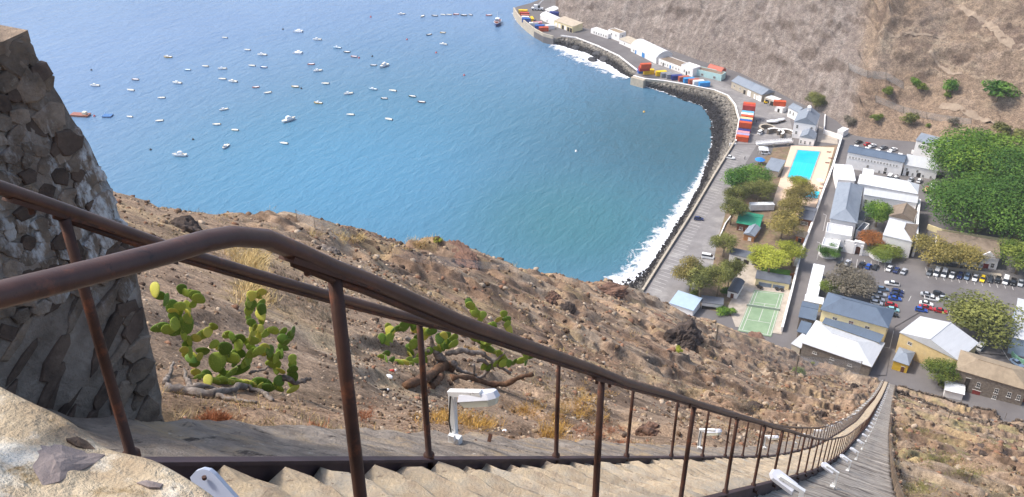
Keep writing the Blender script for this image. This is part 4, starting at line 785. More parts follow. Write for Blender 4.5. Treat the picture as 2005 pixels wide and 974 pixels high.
# --- seafront sheds and quay buildings
ch = bldg('customs_house', 'tall white gabled house with slate-blue roof by the footbridge', (1555,240), (1598,244), (1558,219), 8.0, 'gy', 3.2, WHITE, SLATE, [(0.17, 5.6, 1.0, 1.6), (0.83, 5.6, 1.0, 1.6), (0.17, 2.6, 1.0, 1.4), (0.3, 5.0, 1, 1.5, 'l'), (0.7, 5.0, 1, 1.5, 'l')], over=0.15)
cl_, ww_ = (P(1598,244,8) - P(1555,240,8)).length, 11.0
put('cupola', MB().box(cl_*.5 - .8, cl_*.5 + .8, 9.0, 10.6, 10.6, 13.4).mesh('cupola'), WHITE, ch); put('cupola_roof', MB().add([(cl_*.5 - 1, 8.8, 13.41), (cl_*.5 + 1, 8.8, 13.41), (cl_*.5 + 1, 10.8, 13.41), (cl_*.5 - 1, 10.8, 13.41), (cl_*.5, 9.8, 14.6)], [(0,1,4),(1,2,4),(2,3,4),(3,0,4),(3,2,1,0)]).mesh('cupola_roof'), WHITE, ch)
bldg('customs_annex', 'low white gabled annex in front of the tall customs house', (1566,269), (1595,272), (1567,257), 3.8, 'gy', 2.0, WHITE, SLATE, [(0.12, 1.2, .8, 1.5), (0.4, 1.0, .8, 1.6), (0.75, 1.2, .8, 1.5)], over=0.15)
bldg('customs_wing', 'white rear wing with slate-blue roof left of the customs house', (1544,211), (1562,219), (1552,203), 5.0, 'gx', 1.8, WHITE, SLATE, [(0.25, 2.6, 1.0, 1.6), (0.6, 2.6, 1.0, 1.6)])
bldg('stone_warehouse', 'stone quay warehouse with long slate-blue roof and pale doors', (1433,159), (1492,186), (1445,146), 4.0, 'gx', 2.2, BEIGE, SLATE, [(0.1, 1.6, 1, 1.2), (0.3, 1.6, 1, 1.2)], [(0.45, 1.6, 2.4, DARKW), (0.6, 2.6, 3.0, WHITE), (0.78, 1.2, 2.4, WHITE), (0.86, 1.2, 2.4, WHITE), (0.95, 2.4, 3.0, WHITE)], depth=9)
bldg('open_shelter', 'white open-sided shelter at the end of the stone warehouse', (1497,191), (1519,199), (1503,184), 3.0, 'flat', 0.1, BEIGE, WHITER, doors=[(0.3, 2, 2.3, DARKW), (0.7, 2, 2.3, DARKW)], cat='shelter')
bldg('turquoise_store', 'low pale turquoise store wall below the red barrel shed', (1360,136), (1413,148), (1366,130), 3.4, 'flat', 0.3, TURQ, BROWNR, [(.3, 1, 1.5, 1.2), (.75, 1, 1.5, 1.2)])
bldg('barrel_shed', 'faded red barrel-roofed shed on the bank above the turquoise store', (1386,134), (1412,142), (1391,129), 1.6, 'barrel', 2.0, REDR, REDR, doors=[(0.9, 1.6, 1.6, REDR)], cat='shed', base=1.6)
bldg('quay_house', 'white block-shaped quay house beside the turquoise store', (1334,128), (1357,136), (1343,121), 4.6, 'flat', 0.4, WHITE, WHITER, [(.3, 1.6, 1, 1.4), (.7, 1.6, 1, 1.4)], [(0.5, 1, 2.1, DARKW)])
bldg('quay_terrace', 'long low white quay terrace with grey flat roof and many doors', (1290,116), (1333,132), (1302,108), 3.2, 'flat', 0.2, WHITE, BROWNR, [(x, 1.2, .8, 1.1) for x in (.12, .3, .42, .66, .8, .92)], [(0.22, 1, 2, DARKW), (0.54, 1.2, 2.1, BLUED)])
bldg('boat_shed', 'large white round-roofed boat shed with a blue door on the wharf', (1236,89), (1285,113), (1254,77), 3.8, 'barrel', 3.0, WHITE, WHITER, [(.12, 1.2, 1, 1.2)], [(0.5, 3.0, 2.8, BLUED), (0.2, 1.4, 2.2, BLUED)])
bldg('wharf_shed', 'low white wharf shed with grey roof left of the round-roofed boat shed', (1213,77), (1238,88), (1222,70), 2.8, 'shed', 0.7, WHITE, BEIGE, [(.4, 1.2, 1, .9)])
bldg('wharf_office', 'white flat-roofed two-storey wharf office', (1191,59), (1213,67), (1199,54), 4.8, 'flat', 0.4, WHITE, TANR, [(.3, 2.8, 1, 1.2), (.7, 2.8, 1, 1.2), (.5, 2.6, 1, 1.2, 'r')])
bldg('wharf_terrace', 'low white wharf terrace with small dark windows', (1157,57), (1190,68), (1161,52), 2.8, 'flat', 0.3, WHITE, WHITER, row(6, 1.1, .9, 1.1, .2, .9))
bldg('transit_shed', 'cream transit shed with beige roof and open bays near the pier', (1085,40), (1121,53), (1096,32), 3.8, 'shed', 0.8, CREAM, mat('beige_roof', L('b9ab97'), .9, .1, .5), (), [(x, 2.2, 2.6, m_) for x, m_ in ((.12, WHITE), (.3, WHITE), (.48, DARKW), (.62, WHITE), (.78, DARKW), (.92, DARKW))])
bldg('pier_shed', 'white round-roofed shed at the landward end of the pier', (1058,30), (1085,42), (1070,24), 3.0, 'barrel', 1.6, WHITE, WHITER, [(.5, 1, 1.2, 1)])
bldg('cliff_store', 'small white store with brown hut under the cliff beyond the pier shed', (1068,19), (1080,23), (1076,12), 3.2, 'shed', 0.8, WHITE, WHITER, doors=[(.4, 2, 2.4, DOORB)])
# --- garden and pool sheds
bldg('pool_shed', 'slate-blue flat-pitched roof shed between the moat and the pool', (1497,332), (1524,336), (1506,312), 3.0, 'shed', 0.5, BEIGE, SLATE, cat='shed')
bldg('garden_cafe', 'garden cafe with green sheet roof behind the seafront trees', (1444,437), (1486,442), (1450,416), 3.4, 'gx', 1.2, DOORB, GREENR, [(.2, 1, 1.4, 1.2), (.5, 1, 1.4, 1.2)], over=0.5, cat='cafe')
bldg('cafe_kiosk', 'small kiosk with slate-blue roof in front of the green-roofed cafe', (1457,458), (1477,462), (1465,441), 2.9, 'gy', 1.0, mat('varnished_wood', L('a8774b'), .6, .15, 1.5), SLATE, [(.6, .9, 1.2, 1.3, 'n', WHITE)], cat='kiosk')
bldg('garden_pavilion', 'dark-roofed brown pavilion against the lane wall near the paddling pool', (1562,427), (1590,431), (1572,404), 3.0, 'gx', 1.1, DOORB, DARKR, [(.5, 1, 3, 1.2, 'n', DARKW)], cat='pavilion')
bldg('orange_gazebo', 'small orange-walled gazebo with pale pointed roof near the lane wall', (1559,462), (1575,465), (1563,452), 2.6, 'hip', 1.4, mat('orange_wood', L('b46a3a'), .7, .1, 1), TANR, doors=[(.5, 1.2, 1.9, DARKW)], cat='gazebo')
bldg('entrance_canopy', 'long dark canopy with white fascia over the garden entrance', (1428,499), (1474,506), (1432,489), 3.0, 'shed', 0.3, WHITE, DARKR, doors=[(.4, 2.0, 2.3, DARKW), (.75, 2.0, 2.3, DARKW)], cat='canopy')
bldg('court_shed', 'grey-roofed open shelter at the top end of the green tennis court', (1480,547), (1546,555), (1482,535), 2.8, 'shed', 0.5, CREAM, DARKR, doors=[(.3, 4.5, 1.9, mat('blue_grey_board', L('7f8c9c'), .7, .1, 1)), (.7, 4.0, 1.9, mat('blue_grey_board', L('7f8c9c'), .7, .1, 1))], cat='shelter')
bldg('garden_hut', 'white hut with rounded grey roof and brown door beside the court', (1425,570), (1444,574), (1438,548), 2.6, 'barrely', 1.0, WHITE, DARKR, doors=[(.5, 1.1, 2.0, DOORB)], cat='hut')
bldg('low_shelter', 'low white shelter with grey roof under the seafront trees', (1374,593), (1415,596), (1376,583), 2.5, 'shed', 0.4, WHITE, DARKR, doors=[(.3, 4, 1.3, DARKW), (.72, 3.4, 1.3, DARKW)], cat='shelter')
bldg('beach_shed', 'shed with pale blue sloping roof at the foot of the brown hillside', (1312,595), (1357,607), (1325,575), 3.0, 'shed', 0.9, WHITE, PALEBLUE, cat='shed')
bldg('sentry_box', 'small white gate lodge at the end of the lane wall', (1556,509), (1564,510), (1558,504), 2.8, 'flat', 0.2, WHITE, WHITE, cat='lodge')
bldg('site_hut', 'white box hut at the bend of the lane below the netted cliff', (1640,255), (1652,258), (1643,247), 3.0, 'flat', 0.1, WHITE, WHITER, cat='hut')
bldg('container_office', 'white quay kiosk under the orange container behind the open shelter', (1518,208), (1533,212), (1522,203), 2.8, 'flat', 0.05, WHITE, WHITER, doors=[(.5, 1.2, 2, DARKW)], cat='kiosk')
# ================================================================ swimming pool, courts
def quad_px(px, lift): return [P(x, y) + Vector((0, 0, lift)) for x, y in px]
def slab(q, h): n = len(q); return MB().add([tuple(p) for p in q] + [(p.x, p.y, p.z + h) for p in q], [tuple(range(n))[::-1], tuple(range(n, 2*n))] + [(i, (i+1) % n, (i+1) % n + n, i + n) for i in range(n)])
POOLW = mat('pool_water', L('27d3e8'), 0.12, 0.05, 0.15, 0.15, 2.5, col2=L('17c3dd'), spec=0.5); POOLD = mat('deep_pool_water', L('0fbfe0'), 0.12, 0.05, 0.15, 0.15, 2.5, col2=L('09b3d6'), spec=0.5)
pool = thing('swimming_pool', 'bright turquoise rectangular swimming pool on the pink terrace', 'swimming pool')
pc = [(1561.5, 294), (1606.5, 297.5), (1586, 354), (1541, 348)]
m1, m2 = (1552.6, 317.5), (1599, 322)
put('water', slab(quad_px([pc[0], pc[1], m2, m1], 0.05), 0.06).mesh('water'), POOLD, pool, None); put('water', slab(quad_px([m1, m2, pc[2], pc[3]], 0.05), 0.058).mesh('water'), POOLW, pool)
for i in range(4):
    a, b = pc[i], pc[(i+1) % 4]; put('coping', MB().obox(P(*a) + Vector((0,0,.04)), P(*b) + Vector((0,0,.04)), 0.5, 0.16 + .003*i).mesh('coping'), PAVE, pool)
for k in range(1, 5):
    t_ = k / 5; a = P(m1[0] + (m2[0] - m1[0]) * t_, m1[1] + (m2[1] - m1[1]) * t_); b = P(pc[3][0] + (pc[2][0] - pc[3][0]) * t_, pc[3][1] + (pc[2][1] - pc[3][1]) * t_)
    put('lane_line', MB().obox(a + Vector((0,0,.112)), b + Vector((0,0,.112)), 0.18, 0.01).mesh('lane_line'), mat('lane_teal', L('1fb3c9'), .4, .05), pool)
kp = thing('paddling_pool', 'small square turquoise paddling pool below the main pool', 'paddling pool'); put('water', slab(quad_px([(1576,373),(1605,376),(1600,389),(1572,385)], 0.05), 0.07).mesh('water'), POOLW, kp); put('coping', slab(quad_px([(1574.5,372),(1607,375.4),(1601.5,390.4),(1570,386)], 0.03), 0.05).mesh('coping'), PAVE, kp)
court = thing('tennis_court', 'green tennis court with white lines beside the lane wall', 'tennis court')
COURTG = mat('green_court_surface', L('8a9f80'), 0.9, 0.08, 0.3, col2=L('7b9273')); cc = [P(1477, 568), P(1535.6, 575), P(1510, 660), P(1444, 648)]
put('court_surface', slab([p + Vector((0,0,.03)) for p in cc], 0.02).mesh('court_surface'), COURTG, court)
def cpt(u, v): return cc[0].lerp(cc[1], u).lerp(cc[3].lerp(cc[2], u), v) + Vector((0, 0, .056))
for (u0, v0), (u1, v1) in (((.13,.03),(.13,.97)), ((.87,.03),(.87,.97)), ((.03,.03),(.03,.97)), ((.97,.03),(.97,.97)), ((.03,.03),(.97,.03)), ((.13,.3),(.87,.3)), ((.13,.72),(.87,.72)), ((.5,.3),(.5,.72)), ((.03,.97),(.97,.97))):
    a, b = cpt(u0, v0), cpt(u1, v1); d = (b - a).normalized(); q = Vector((-d.y, d.x, 0)) * 0.09; put('court_line', MB().add([a - q, b - q, b + q, a + q], [(0, 1, 2, 3)]).mesh('court_line'), LINE, court)
nt_ = thing('tennis_net', 'low dark net stretched across the green tennis court', 'net'); a, b = cpt(-.03, .42), cpt(1.03, .42)
put('mesh', MB().obox(a, b, 0.03, 0.9).mesh('mesh'), mat('net_cord', L('9aa79a'), .9, .1, 3), nt_); put('band', MB().obox(a + Vector((0,0,.9)), b + Vector((0,0,.9)), .06, .06).mesh('band'), WHITE, nt_)
for p in (a, b): put('post', MB().lathe([(.05, 0), (.05, 1.05)], 8, tuple(p)).mesh('post'), IRON, nt_)
for i, (x, y, lb) in enumerate(((1484,563,'left of the net posts'), (1489,566,'second from the left'), (1520,568,'third from the left'), (1530,570,'nearest the lane wall'))):
    p = P(x, y); tb = thing('round_table', 'dark round picnic table on the court paving, %s' % lb, 'table', tuple(p), 0, 'round tables by the court')
    put('table_top', MB().lathe([(.8, .70), (.8, .76)], 14).mesh('table_top'), DARKW, tb); put('pedestal', MB().lathe([(.3, 0.02), (.08, .1), (.08, .70)], 8).mesh('pedestal'), DARKW, tb)
# footbridge
fa, fb_ = P(1481, 283, 1.6), P(1551, 277, 1.6); br = thing('footbridge', 'white railed footbridge over the moat beside the customs house', 'footbridge'); dv = (fb_ - fa).normalized(); qv = Vector((-dv.y, dv.x, 0)); NB = 12
put('deck', MB().obox(fa, fb_, 2.6, 0.25).mesh('deck'), WHITE, br)
for sg_ in (-1, 1):
    put('handrail', MB().obox(fa + qv*sg_*1.2 + Vector((0,0,1.15)), fb_ + qv*sg_*1.2 + Vector((0,0,1.15)), .12, .1).mesh('handrail'), WHITE, br)
    put('rail_panel', MB().obox(fa + qv*sg_*1.2 + Vector((0,0,.3)), fb_ + qv*sg_*1.2 + Vector((0,0,.3)), .08, .5).mesh('rail_panel'), WHITE, br)
    for k in range(NB + 1): p = fa.lerp(fb_, k / NB) + qv*sg_*1.2; put('post', MB().box(p.x-.06, p.x+.06, p.y-.06, p.y+.06, p.z+.25, p.z+1.15).mesh('post'), WHITE, br)
for k in (0.1, .5, .9): p = fa.lerp(fb_, k); put('pier', MB().box(p.x-.4, p.x+.4, p.y-.9, p.y+.9, p.z-2.2, p.z-.005).mesh('pier'), BEIGE, br)
# curved moat ruins
def arcwall(label, px, r, a0, a1, h, th, m, capm=None):
    c = P(*px); n = 16; t = thing('moat_wall', label, 'wall', tuple(c)); v = []
    for i in range(n + 1):
        a = rad(a0 + (a1 - a0) * i / n); v += [((r + o) * math.cos(a), (r + o) * math.sin(a), z) for o, z in ((-th/2, -.3), (th/2, -.3), (th/2, h), (-th/2, h))]
    f_ = [(i*4 + j, i*4 + (j+1) % 4, i*4 + 4 + (j+1) % 4, i*4 + 4 + j) for i in range(n) for j in range(4)] + [(0,1,2,3), (n*4+3, n*4+2, n*4+1, n*4)]
    put('wall_section', MB().add(v, f_).mesh('wall_section'), m, t)
    put('wall_top', MB().add([(x, y, h + .004 if z > 0 else h + .0) for x, y, z in v], [(i*4+3, i*4+2, i*4+6, i*4+7) for i in range(n)]).mesh('wall_top'), capm or WHITE, t)
arcwall('curved grey moat wall behind the white van, opening towards the quay', (1501,257), 3.6, 20, 260, 2.2, 1.0, STONE, BEIGE)
arcwall('curved grey moat wall in the middle of the ruins beside the bridge', (1517,266), 3.8, -30, 170, 2.4, 1.1, STONE, WHITE)
arcwall('curved grey moat wall nearest the customs house', (1538,266), 3.6, -20, 190, 2.0, 1.0, STONE, WHITE)
arcwall('low curved white wall round the planted bed by the fort shrub', (1622,498), 3.4, 180, 380, 0.7, .4, WHITE)
# ================================================================ shore: rock bank, boulders, foam
rng = np.random.default_rng(11)
def resample(pts, n):
    pts = np.array([(p[0], p[1]) for p in pts], float); d = np.r_[0, np.cumsum(np.hypot(*np.diff(pts, axis=0).T))]; t = np.linspace(0, d[-1], n); return np.stack([np.interp(t, d, pts[:, 0]), np.interp(t, d, pts[:, 1])], 1)
WATER1 = [(1215,562),(1268,532),(1306,474),(1345,412),(1376,356),(1392,312),(1399,268),(1396,232),(1378,208),(1342,196),(1300,180),(1268,170),(1246,160)]
WATER2 = [(1236,152),(1222,146),(1200,130),(1172,116),(1150,104),(1128,98),(1108,92),(1088,86)]
wl1 = [PS(x, y, 0) for x, y in WATER1]; wl2 = [PS(x, y, 0) for x, y in WATER2]
top1 = [PS(x, y, 4) for x, y in [(1222,640),(1262,568),(1300,507),(1352,425),(1398,347),(1437,281),(1446,238),(1438,208),(1424,190),(1398,179),(1352,170),(1300,161),(1250,154)]]
top2 = [PS(x, y, 4) for x, y in [(1246,143),(1212,112),(1170,92),(1128,76),(1098,72),(1085,76)]]
def bank(name, top, wat, n, m, seed, ztop):
    A = resample(top, n); B = resample(wat, n); V = []
    for i in range(n):
        for j in range(m):
            u = j / (m - 1) * 1.25; x, y = A[i] + (B[i] - A[i]) * u; z = ztop * (1 - u) ** 1.0 if u < 1 else -(u - 1) * 8
            V.append((x, y, z + 0.9 * float(fbm(np.array([x / 2.2]), np.array([y / 2.2]), 4, seed)[0]) * min(1, u * 4)))
    V = np.array(V); V[::m, 2] = ztop; dep = np.clip(V[:, 2] / ztop, 0, 1); c = np.array(L('4a4745'))[None] * (1 - dep[:, None]) + np.array(L('8d8880'))[None] * dep[:, None]
    f = grid_faces(n, m); return tag(put(name, npmesh(name, V, f, True, c), MATS['shore_rock']), kind='structure')
vcol_mat('shore_rock', 1.2, 0.45, 0.9, 2.0, bdist=0.4)
bank('rock_bank', top1, wl1, 150, 14, 700, 3.0); bank('rocky_foreshore', top2, wl2, 110, 14, 720, 3.4)
def ico_rock():
    t = (1 + 5 ** .5) / 2; v = np.array([(-1,t,0),(1,t,0),(-1,-t,0),(1,-t,0),(0,-1,t),(0,1,t),(0,-1,-t),(0,1,-t),(t,0,-1),(t,0,1),(-t,0,-1),(-t,0,1)]) / math.hypot(1, t)
    f = np.array([(0,11,5),(0,5,1),(0,1,7),(0,7,10),(0,10,11),(1,5,9),(5,11,4),(11,10,2),(10,7,6),(7,1,8),(3,9,4),(3,4,2),(3,2,6),(3,6,8),(3,8,9),(4,9,5),(2,4,11),(6,2,10),(8,6,7),(9,8,1)]); return v, f
IV, IF = ico_rock()
def rocks(name, pos, size, cols, mat_, flat=0.65, seed=1, parent=None):
    r = np.random.default_rng(seed); n = len(pos); q = r.normal(size=(n, 4)); q /= np.linalg.norm(q, axis=1)[:, None]; w, x, y, z = q.T
    R = np.stack([1-2*(y*y+z*z), 2*(x*y-z*w), 2*(x*z+y*w), 2*(x*y+z*w), 1-2*(x*x+z*z), 2*(y*z-x*w), 2*(x*z-y*w), 2*(y*z+x*w), 1-2*(x*x+y*y)], 1).reshape(n, 3, 3)
    sc = size[:, None] * r.uniform(0.55, 1.15, (n, 3)); V = IV[None] * r.uniform(0.75, 1.2, (n, 12, 1)) * sc[:, None, :]; V = np.einsum('nij,nkj->nki', R, V); V[:, :, 2] *= flat
    V = V + pos[:, None, :]; Fq = (IF[None] + (np.arange(n) * 12)[:, None, None]).reshape(-1, 3)
    return put(name, npmesh(name, V.reshape(-1, 3), Fq, False, np.repeat(cols, 12, axis=0)), mat_, parent)
def bank_rocks(name, label, top, wat, n, seed, ztop, smin, smax):
    A = resample(top, 400); B = resample(wat, 400); i = rng.integers(0, 400, n); u = rng.uniform(0.03, 1.08, n); p = A[i] + (B[i] - A[i]) * u[:, None] + rng.normal(0, 0.3, (n, 2)); z = ztop * (1 - u) + rng.uniform(0, .5, n)
    cdry = np.array(L('8f887d')); cwet = np.array(L('343233')); t = np.clip((0.62 - u) / 0.4, 0, 1)[:, None]; c = (cwet * (1 - t) + cdry * t) * rng.uniform(0.55, 1.25, (n, 1))
    return tag(rocks(name, np.c_[p, z], rng.uniform(smin, smax, n), c, MATS['shore_rock'], 0.75, seed), label, 'rocks', None, 'stuff')
bank_rocks('boulders', 'grey boulders heaped between the quay wall and the bay', top1[4:], wl1[4:], 4200, 3, 3.0, 0.5, 1.15)
bank_rocks('pebbles', 'dark wet stones along the foot of the sea wall', top1[:6], wl1[:6], 3800, 4, 2.6, 0.3, 0.7)
bank_rocks('boulders', 'dark rough shore rocks below the wharf road', top2, wl2, 2400, 5, 3.4, 0.5, 1.3)
for k, (x, y, s, lb) in enumerate(((1113,88,2.6,'leftmost of the surf-washed rocks off the wharf'),(1137,88,3.2,'largest surf-washed rock off the wharf'),(1128,95,2.4,'middle low rock awash in the surf off the wharf'),(1173,108,3.6,'dark pointed rock in the surf below the wharf road'),(1186,118,3.0,'low dark rock in the surf next to the pointed one'),(1160,118,2.2,'small outer rock awash below the wharf road'))):
    p = PS(x, y, 0.5); o = pebble('sea_rock', None, p, s * 1.25, (1.2, 0.9, 0.62), 40 + k, MATS.get('wet_rock') or mat('wet_rock', L('3b3a3c'), 0.5, .3, .6, .8, 2, bdist=.3)); tag(o, lb, 'rock', 'surf-washed rocks')
def foam_mat():
    m = bpy.data.materials.new('sea_foam'); m.use_nodes = True; n = m.node_tree.nodes; l = m.node_tree.links; b = n['Principled BSDF']; b.inputs['Base Color'].default_value = (.86, .88, .9, 1); b.inputs['Roughness'].default_value = .7
    at = n.new('ShaderNodeAttribute'); at.attribute_name = 'Col'; ge = n.new('ShaderNodeNewGeometry')
    nz = n.new('ShaderNodeTexNoise'); nz.inputs['Scale'].default_value = 0.22; nz.inputs['Detail'].default_value = 9; nz.inputs['Roughness'].default_value = .68; nz.inputs['Distortion'].default_value = 1.2; l.new(ge.outputs['Position'], nz.inputs['Vector'])
    ad = n.new('ShaderNodeMath'); ad.operation = 'ADD'; l.new(nz.outputs[0], ad.inputs[0]); l.new(at.outputs['Fac'], ad.inputs[1])
    mr = n.new('ShaderNodeMapRange'); mr.inputs['From Min'].default_value = 0.98; mr.inputs['From Max'].default_value = 1.2; l.new(ad.outputs[0], mr.inputs[0]); l.new(mr.outputs[0], b.inputs['Alpha']); return m
FOAM = foam_mat()
def foam(name, label, wat, off, n=220, m=12, bias=0.0):
    B = resample(wat, n); T = np.gradient(B, axis=0); N = np.stack([T[:, 1], -T[:, 0]], 1); N /= np.linalg.norm(N, axis=1)[:, None]; N = -N if False else N
    W = np.interp(np.linspace(0, 1, n), np.linspace(0, 1, len(off)), off); V = []; C = []
    for i in range(n):
        for j in range(m):
            u = j / (m - 1); jit = 2.0 * (vnoise(np.array([i * .12]), np.array([3.0]), 5)[0] - .5); p = B[i] + N[i] * SG * (W[i] * (u - 0.12) + jit * u); V.append((p[0], p[1], 0.12 + 0.35 * max(0, math.sin(u * math.pi)) * vnoise(np.array([p[0] / 3]), np.array([p[1] / 3]), 8)[0])); C.append([1.02 + bias - 0.75 * u ** 0.8] * 3)
    return tag(put(name, npmesh(name, np.array(V), grid_faces(n, m), True, np.array(C)), FOAM), label, 'foam', None, 'stuff')
SG = -1.0
foam('surf', 'white surf breaking along the beach below the sea wall', wl1[:6], [15, 17, 13, 10, 7, 5])
foam('surf', 'thin white surf edging the boulder bank', wl1[5:], [5, 4.5, 3.5, 3.5, 4, 4.5, 6, 7], bias=-0.12)
foam('surf', 'white surf among the rocks below the wharf', wl2, [10, 16, 19, 22, 24, 24, 17, 10], bias=.05)
foam('surf', 'thin line of foam along the pier wall', [PS(x, y, 0) for x, y in [(1090,84),(1064,79),(1045,68),(1026,54),(1012,40),(1004,26)]], [3, 3, 3.5, 3, 3], bias=-0.15)
# ================================================================ trees
def leaf_mat(name, c1, c2, tr=0.25):
    m = bpy.data.materials.new(name); m.use_nodes = True; n = m.node_tree.nodes; l = m.node_tree.links; b = n['Principled BSDF']; b.inputs['Roughness'].default_value = .6; b.inputs['Specular IOR Level'].default_value = .2
    at = n.new('ShaderNodeAttribute'); at.attribute_name = 'Col'; mx = n.new('ShaderNodeMix'); mx.data_type = 'RGBA'; l.new(at.outputs['Fac'], mx.inputs[0]); mx.inputs[6].default_value = (*c1, 1); mx.inputs[7].default_value = (*c2, 1)
    oi = n.new('ShaderNodeObjectInfo'); mr = n.new('ShaderNodeMapRange'); mr.inputs['To Min'].default_value = .85; mr.inputs['To Max'].default_value = 1.15; l.new(oi.outputs['Random'], mr.inputs[0])
    m2 = n.new('ShaderNodeMix'); m2.data_type = 'RGBA'; m2.blend_type = 'MULTIPLY'; m2.inputs[0].default_value = 1; l.new(mx.outputs[2], m2.inputs[6]); l.new(mr.outputs[0], m2.inputs[7]); l.new(m2.outputs[2], b.inputs['Base Color'])
    t = n.new('ShaderNodeBsdfTranslucent'); l.new(m2.outputs[2], t.inputs[0]); ms = n.new('ShaderNodeMixShader'); ms.inputs[0].default_value = tr; l.new(b.outputs[0], ms.inputs[1]); l.new(t.outputs[0], ms.inputs[2]); l.new(ms.outputs[0], n['Material Output'].inputs[0]); return m
LEAF = {'dark': leaf_mat('dark_green_leaves', L('335c22'), L('71933c')), 'bright': leaf_mat('bright_green_leaves', L('446c24'), L('8aa63f')), 'olive': leaf_mat('olive_leaves', L('565c30'), L('939550')), 'tan': leaf_mat('tan_leaves', L('716a38'), L('ab9b58')),
        'yellow': leaf_mat('yellow_green_leaves', L('848c2a'), L('b3b64a')), 'orange': leaf_mat('orange_leaves', L('7d5a30'), L('ad6c3c')), 'grey': leaf_mat('grey_brown_leaves', L('6b6455'), L('938a78')), 'bush': leaf_mat('bush_leaves', L('4f6426'), L('8a9440'))}
def crown_mesh(name, seed, lumps, nleaf, leaf, flat=0.75, fill=0.5):
    r = np.random.default_rng(seed); C = []; RR = []
    for i in range(lumps):
        a = r.uniform(0, 2*math.pi); ph = r.uniform(-0.35, 1.0); rad_ = r.uniform(0.35, 0.72); C.append((math.cos(a) * math.cos(ph*1.2) * rad_, math.sin(a) * math.cos(ph*1.2) * rad_, math.sin(ph*1.3) * rad_ * flat)); RR.append(r.uniform(0.24, 0.42))
    C.append((0, 0, 0)); RR.append(0.5); C = np.array(C); RR = np.array(RR); k = r.choice(len(C), nleaf, p=RR**2 / (RR**2).sum())
    d = r.normal(size=(nleaf, 3)); d /= np.linalg.norm(d, axis=1)[:, None]; d[:, 2] = np.where(r.random(nleaf) < 0.3, np.abs(d[:, 2]), d[:, 2]); rr_ = RR[k] * (1 - fill * r.random(nleaf) ** 2) * r.uniform(.9, 1.12, nleaf); p = C[k] + d * rr_[:, None] * np.array([1, 1, flat])
    nrm = d + r.normal(0, .55, (nleaf, 3)) + np.array([0, 0, .35]); nrm /= np.linalg.norm(nrm, axis=1)[:, None]; u = np.cross(nrm, r.normal(size=(nleaf, 3))); u /= np.linalg.norm(u, axis=1)[:, None]; v = np.cross(nrm, u); s = leaf * r.uniform(.5, 1.2, nleaf)[:, None]
    V = np.stack([p - u*s, p + v*s*.55 + nrm*s*.1, p + u*s, p - v*s*.55 + nrm*s*.1], 1).reshape(-1, 3); col = np.clip(0.30 + 0.35 * (r.random(nleaf) - .3) + 0.9 * (r.random(len(C))[k] - .4), 0, 1)
    return npmesh(name, V, np.arange(nleaf * 4).reshape(-1, 4), False, np.repeat(col, 4)[:, None].repeat(3, 1))
CRM = {'dense': [crown_mesh('crown', 21 + i, 30, 7500, .045, .72) for i in range(3)], 'loose': [crown_mesh('crown', 41 + i, 24, 6200, .044, .95, .8) for i in range(3)], 'bush': [crown_mesh('crown', 61 + i, 10, 900, .10, .7) for i in range(2)], 'big': [crown_mesh('crown', 81 + i, 60, 22000, .026, .66) for i in range(3)]}
def trunk_mesh(seed):
    r = random.Random(seed); mb = MB(); mb.tube([(0, 0, -.06), (.02, .01, .25), (-.01, .03, .5)], [.055, .042, .034], 7); T = Vector((-.01, .03, .5))
    for i in range(5):
        a = i * 1.26 + r.uniform(-.3, .3); e = T + Vector((math.cos(a) * r.uniform(.3, .55), math.sin(a) * r.uniform(.3, .55), r.uniform(.25, .5))); mb.tube([T - Vector((0, 0, .06)), T.lerp(e, .5) + Vector((0, 0, .05)), e], [.028, .02, .008], 5)
    return mb.mesh('trunk', True)
TRM = [trunk_mesh(i) for i in range(3)]; tcount = [0]
def tree(label, px, wid, hgt, kind, shape, cat='tree', name=None, base=None, th=None, group=None):
    """px: foot of the trunk in the photograph, wid: crown width (m), hgt: total height (m)"""
    i = tcount[0]; tcount[0] += 1; p = base if base is not None else P(*px); t = thing(name or 'tree', label, cat, tuple(p), random.uniform(0, 6.28), group); hz = hgt * {'bush': .5, 'big': .46, 'dense': .42}.get(shape, .40)
    cz = hgt - hz * 1.0; fl = {'dense': .72, 'loose': .95, 'bush': .7, 'big': .66}[shape]
    put('trunk', TRM[i % 3], BARK, t, sc=(wid * .55, wid * .55, max(.2, cz) * 1.25)); put('crown', CRM[shape][i % len(CRM[shape])], LEAF[kind], t, (0, 0, cz), sc=(wid / 2, wid / 2 * random.uniform(.9, 1.1), hz / fl)); return t
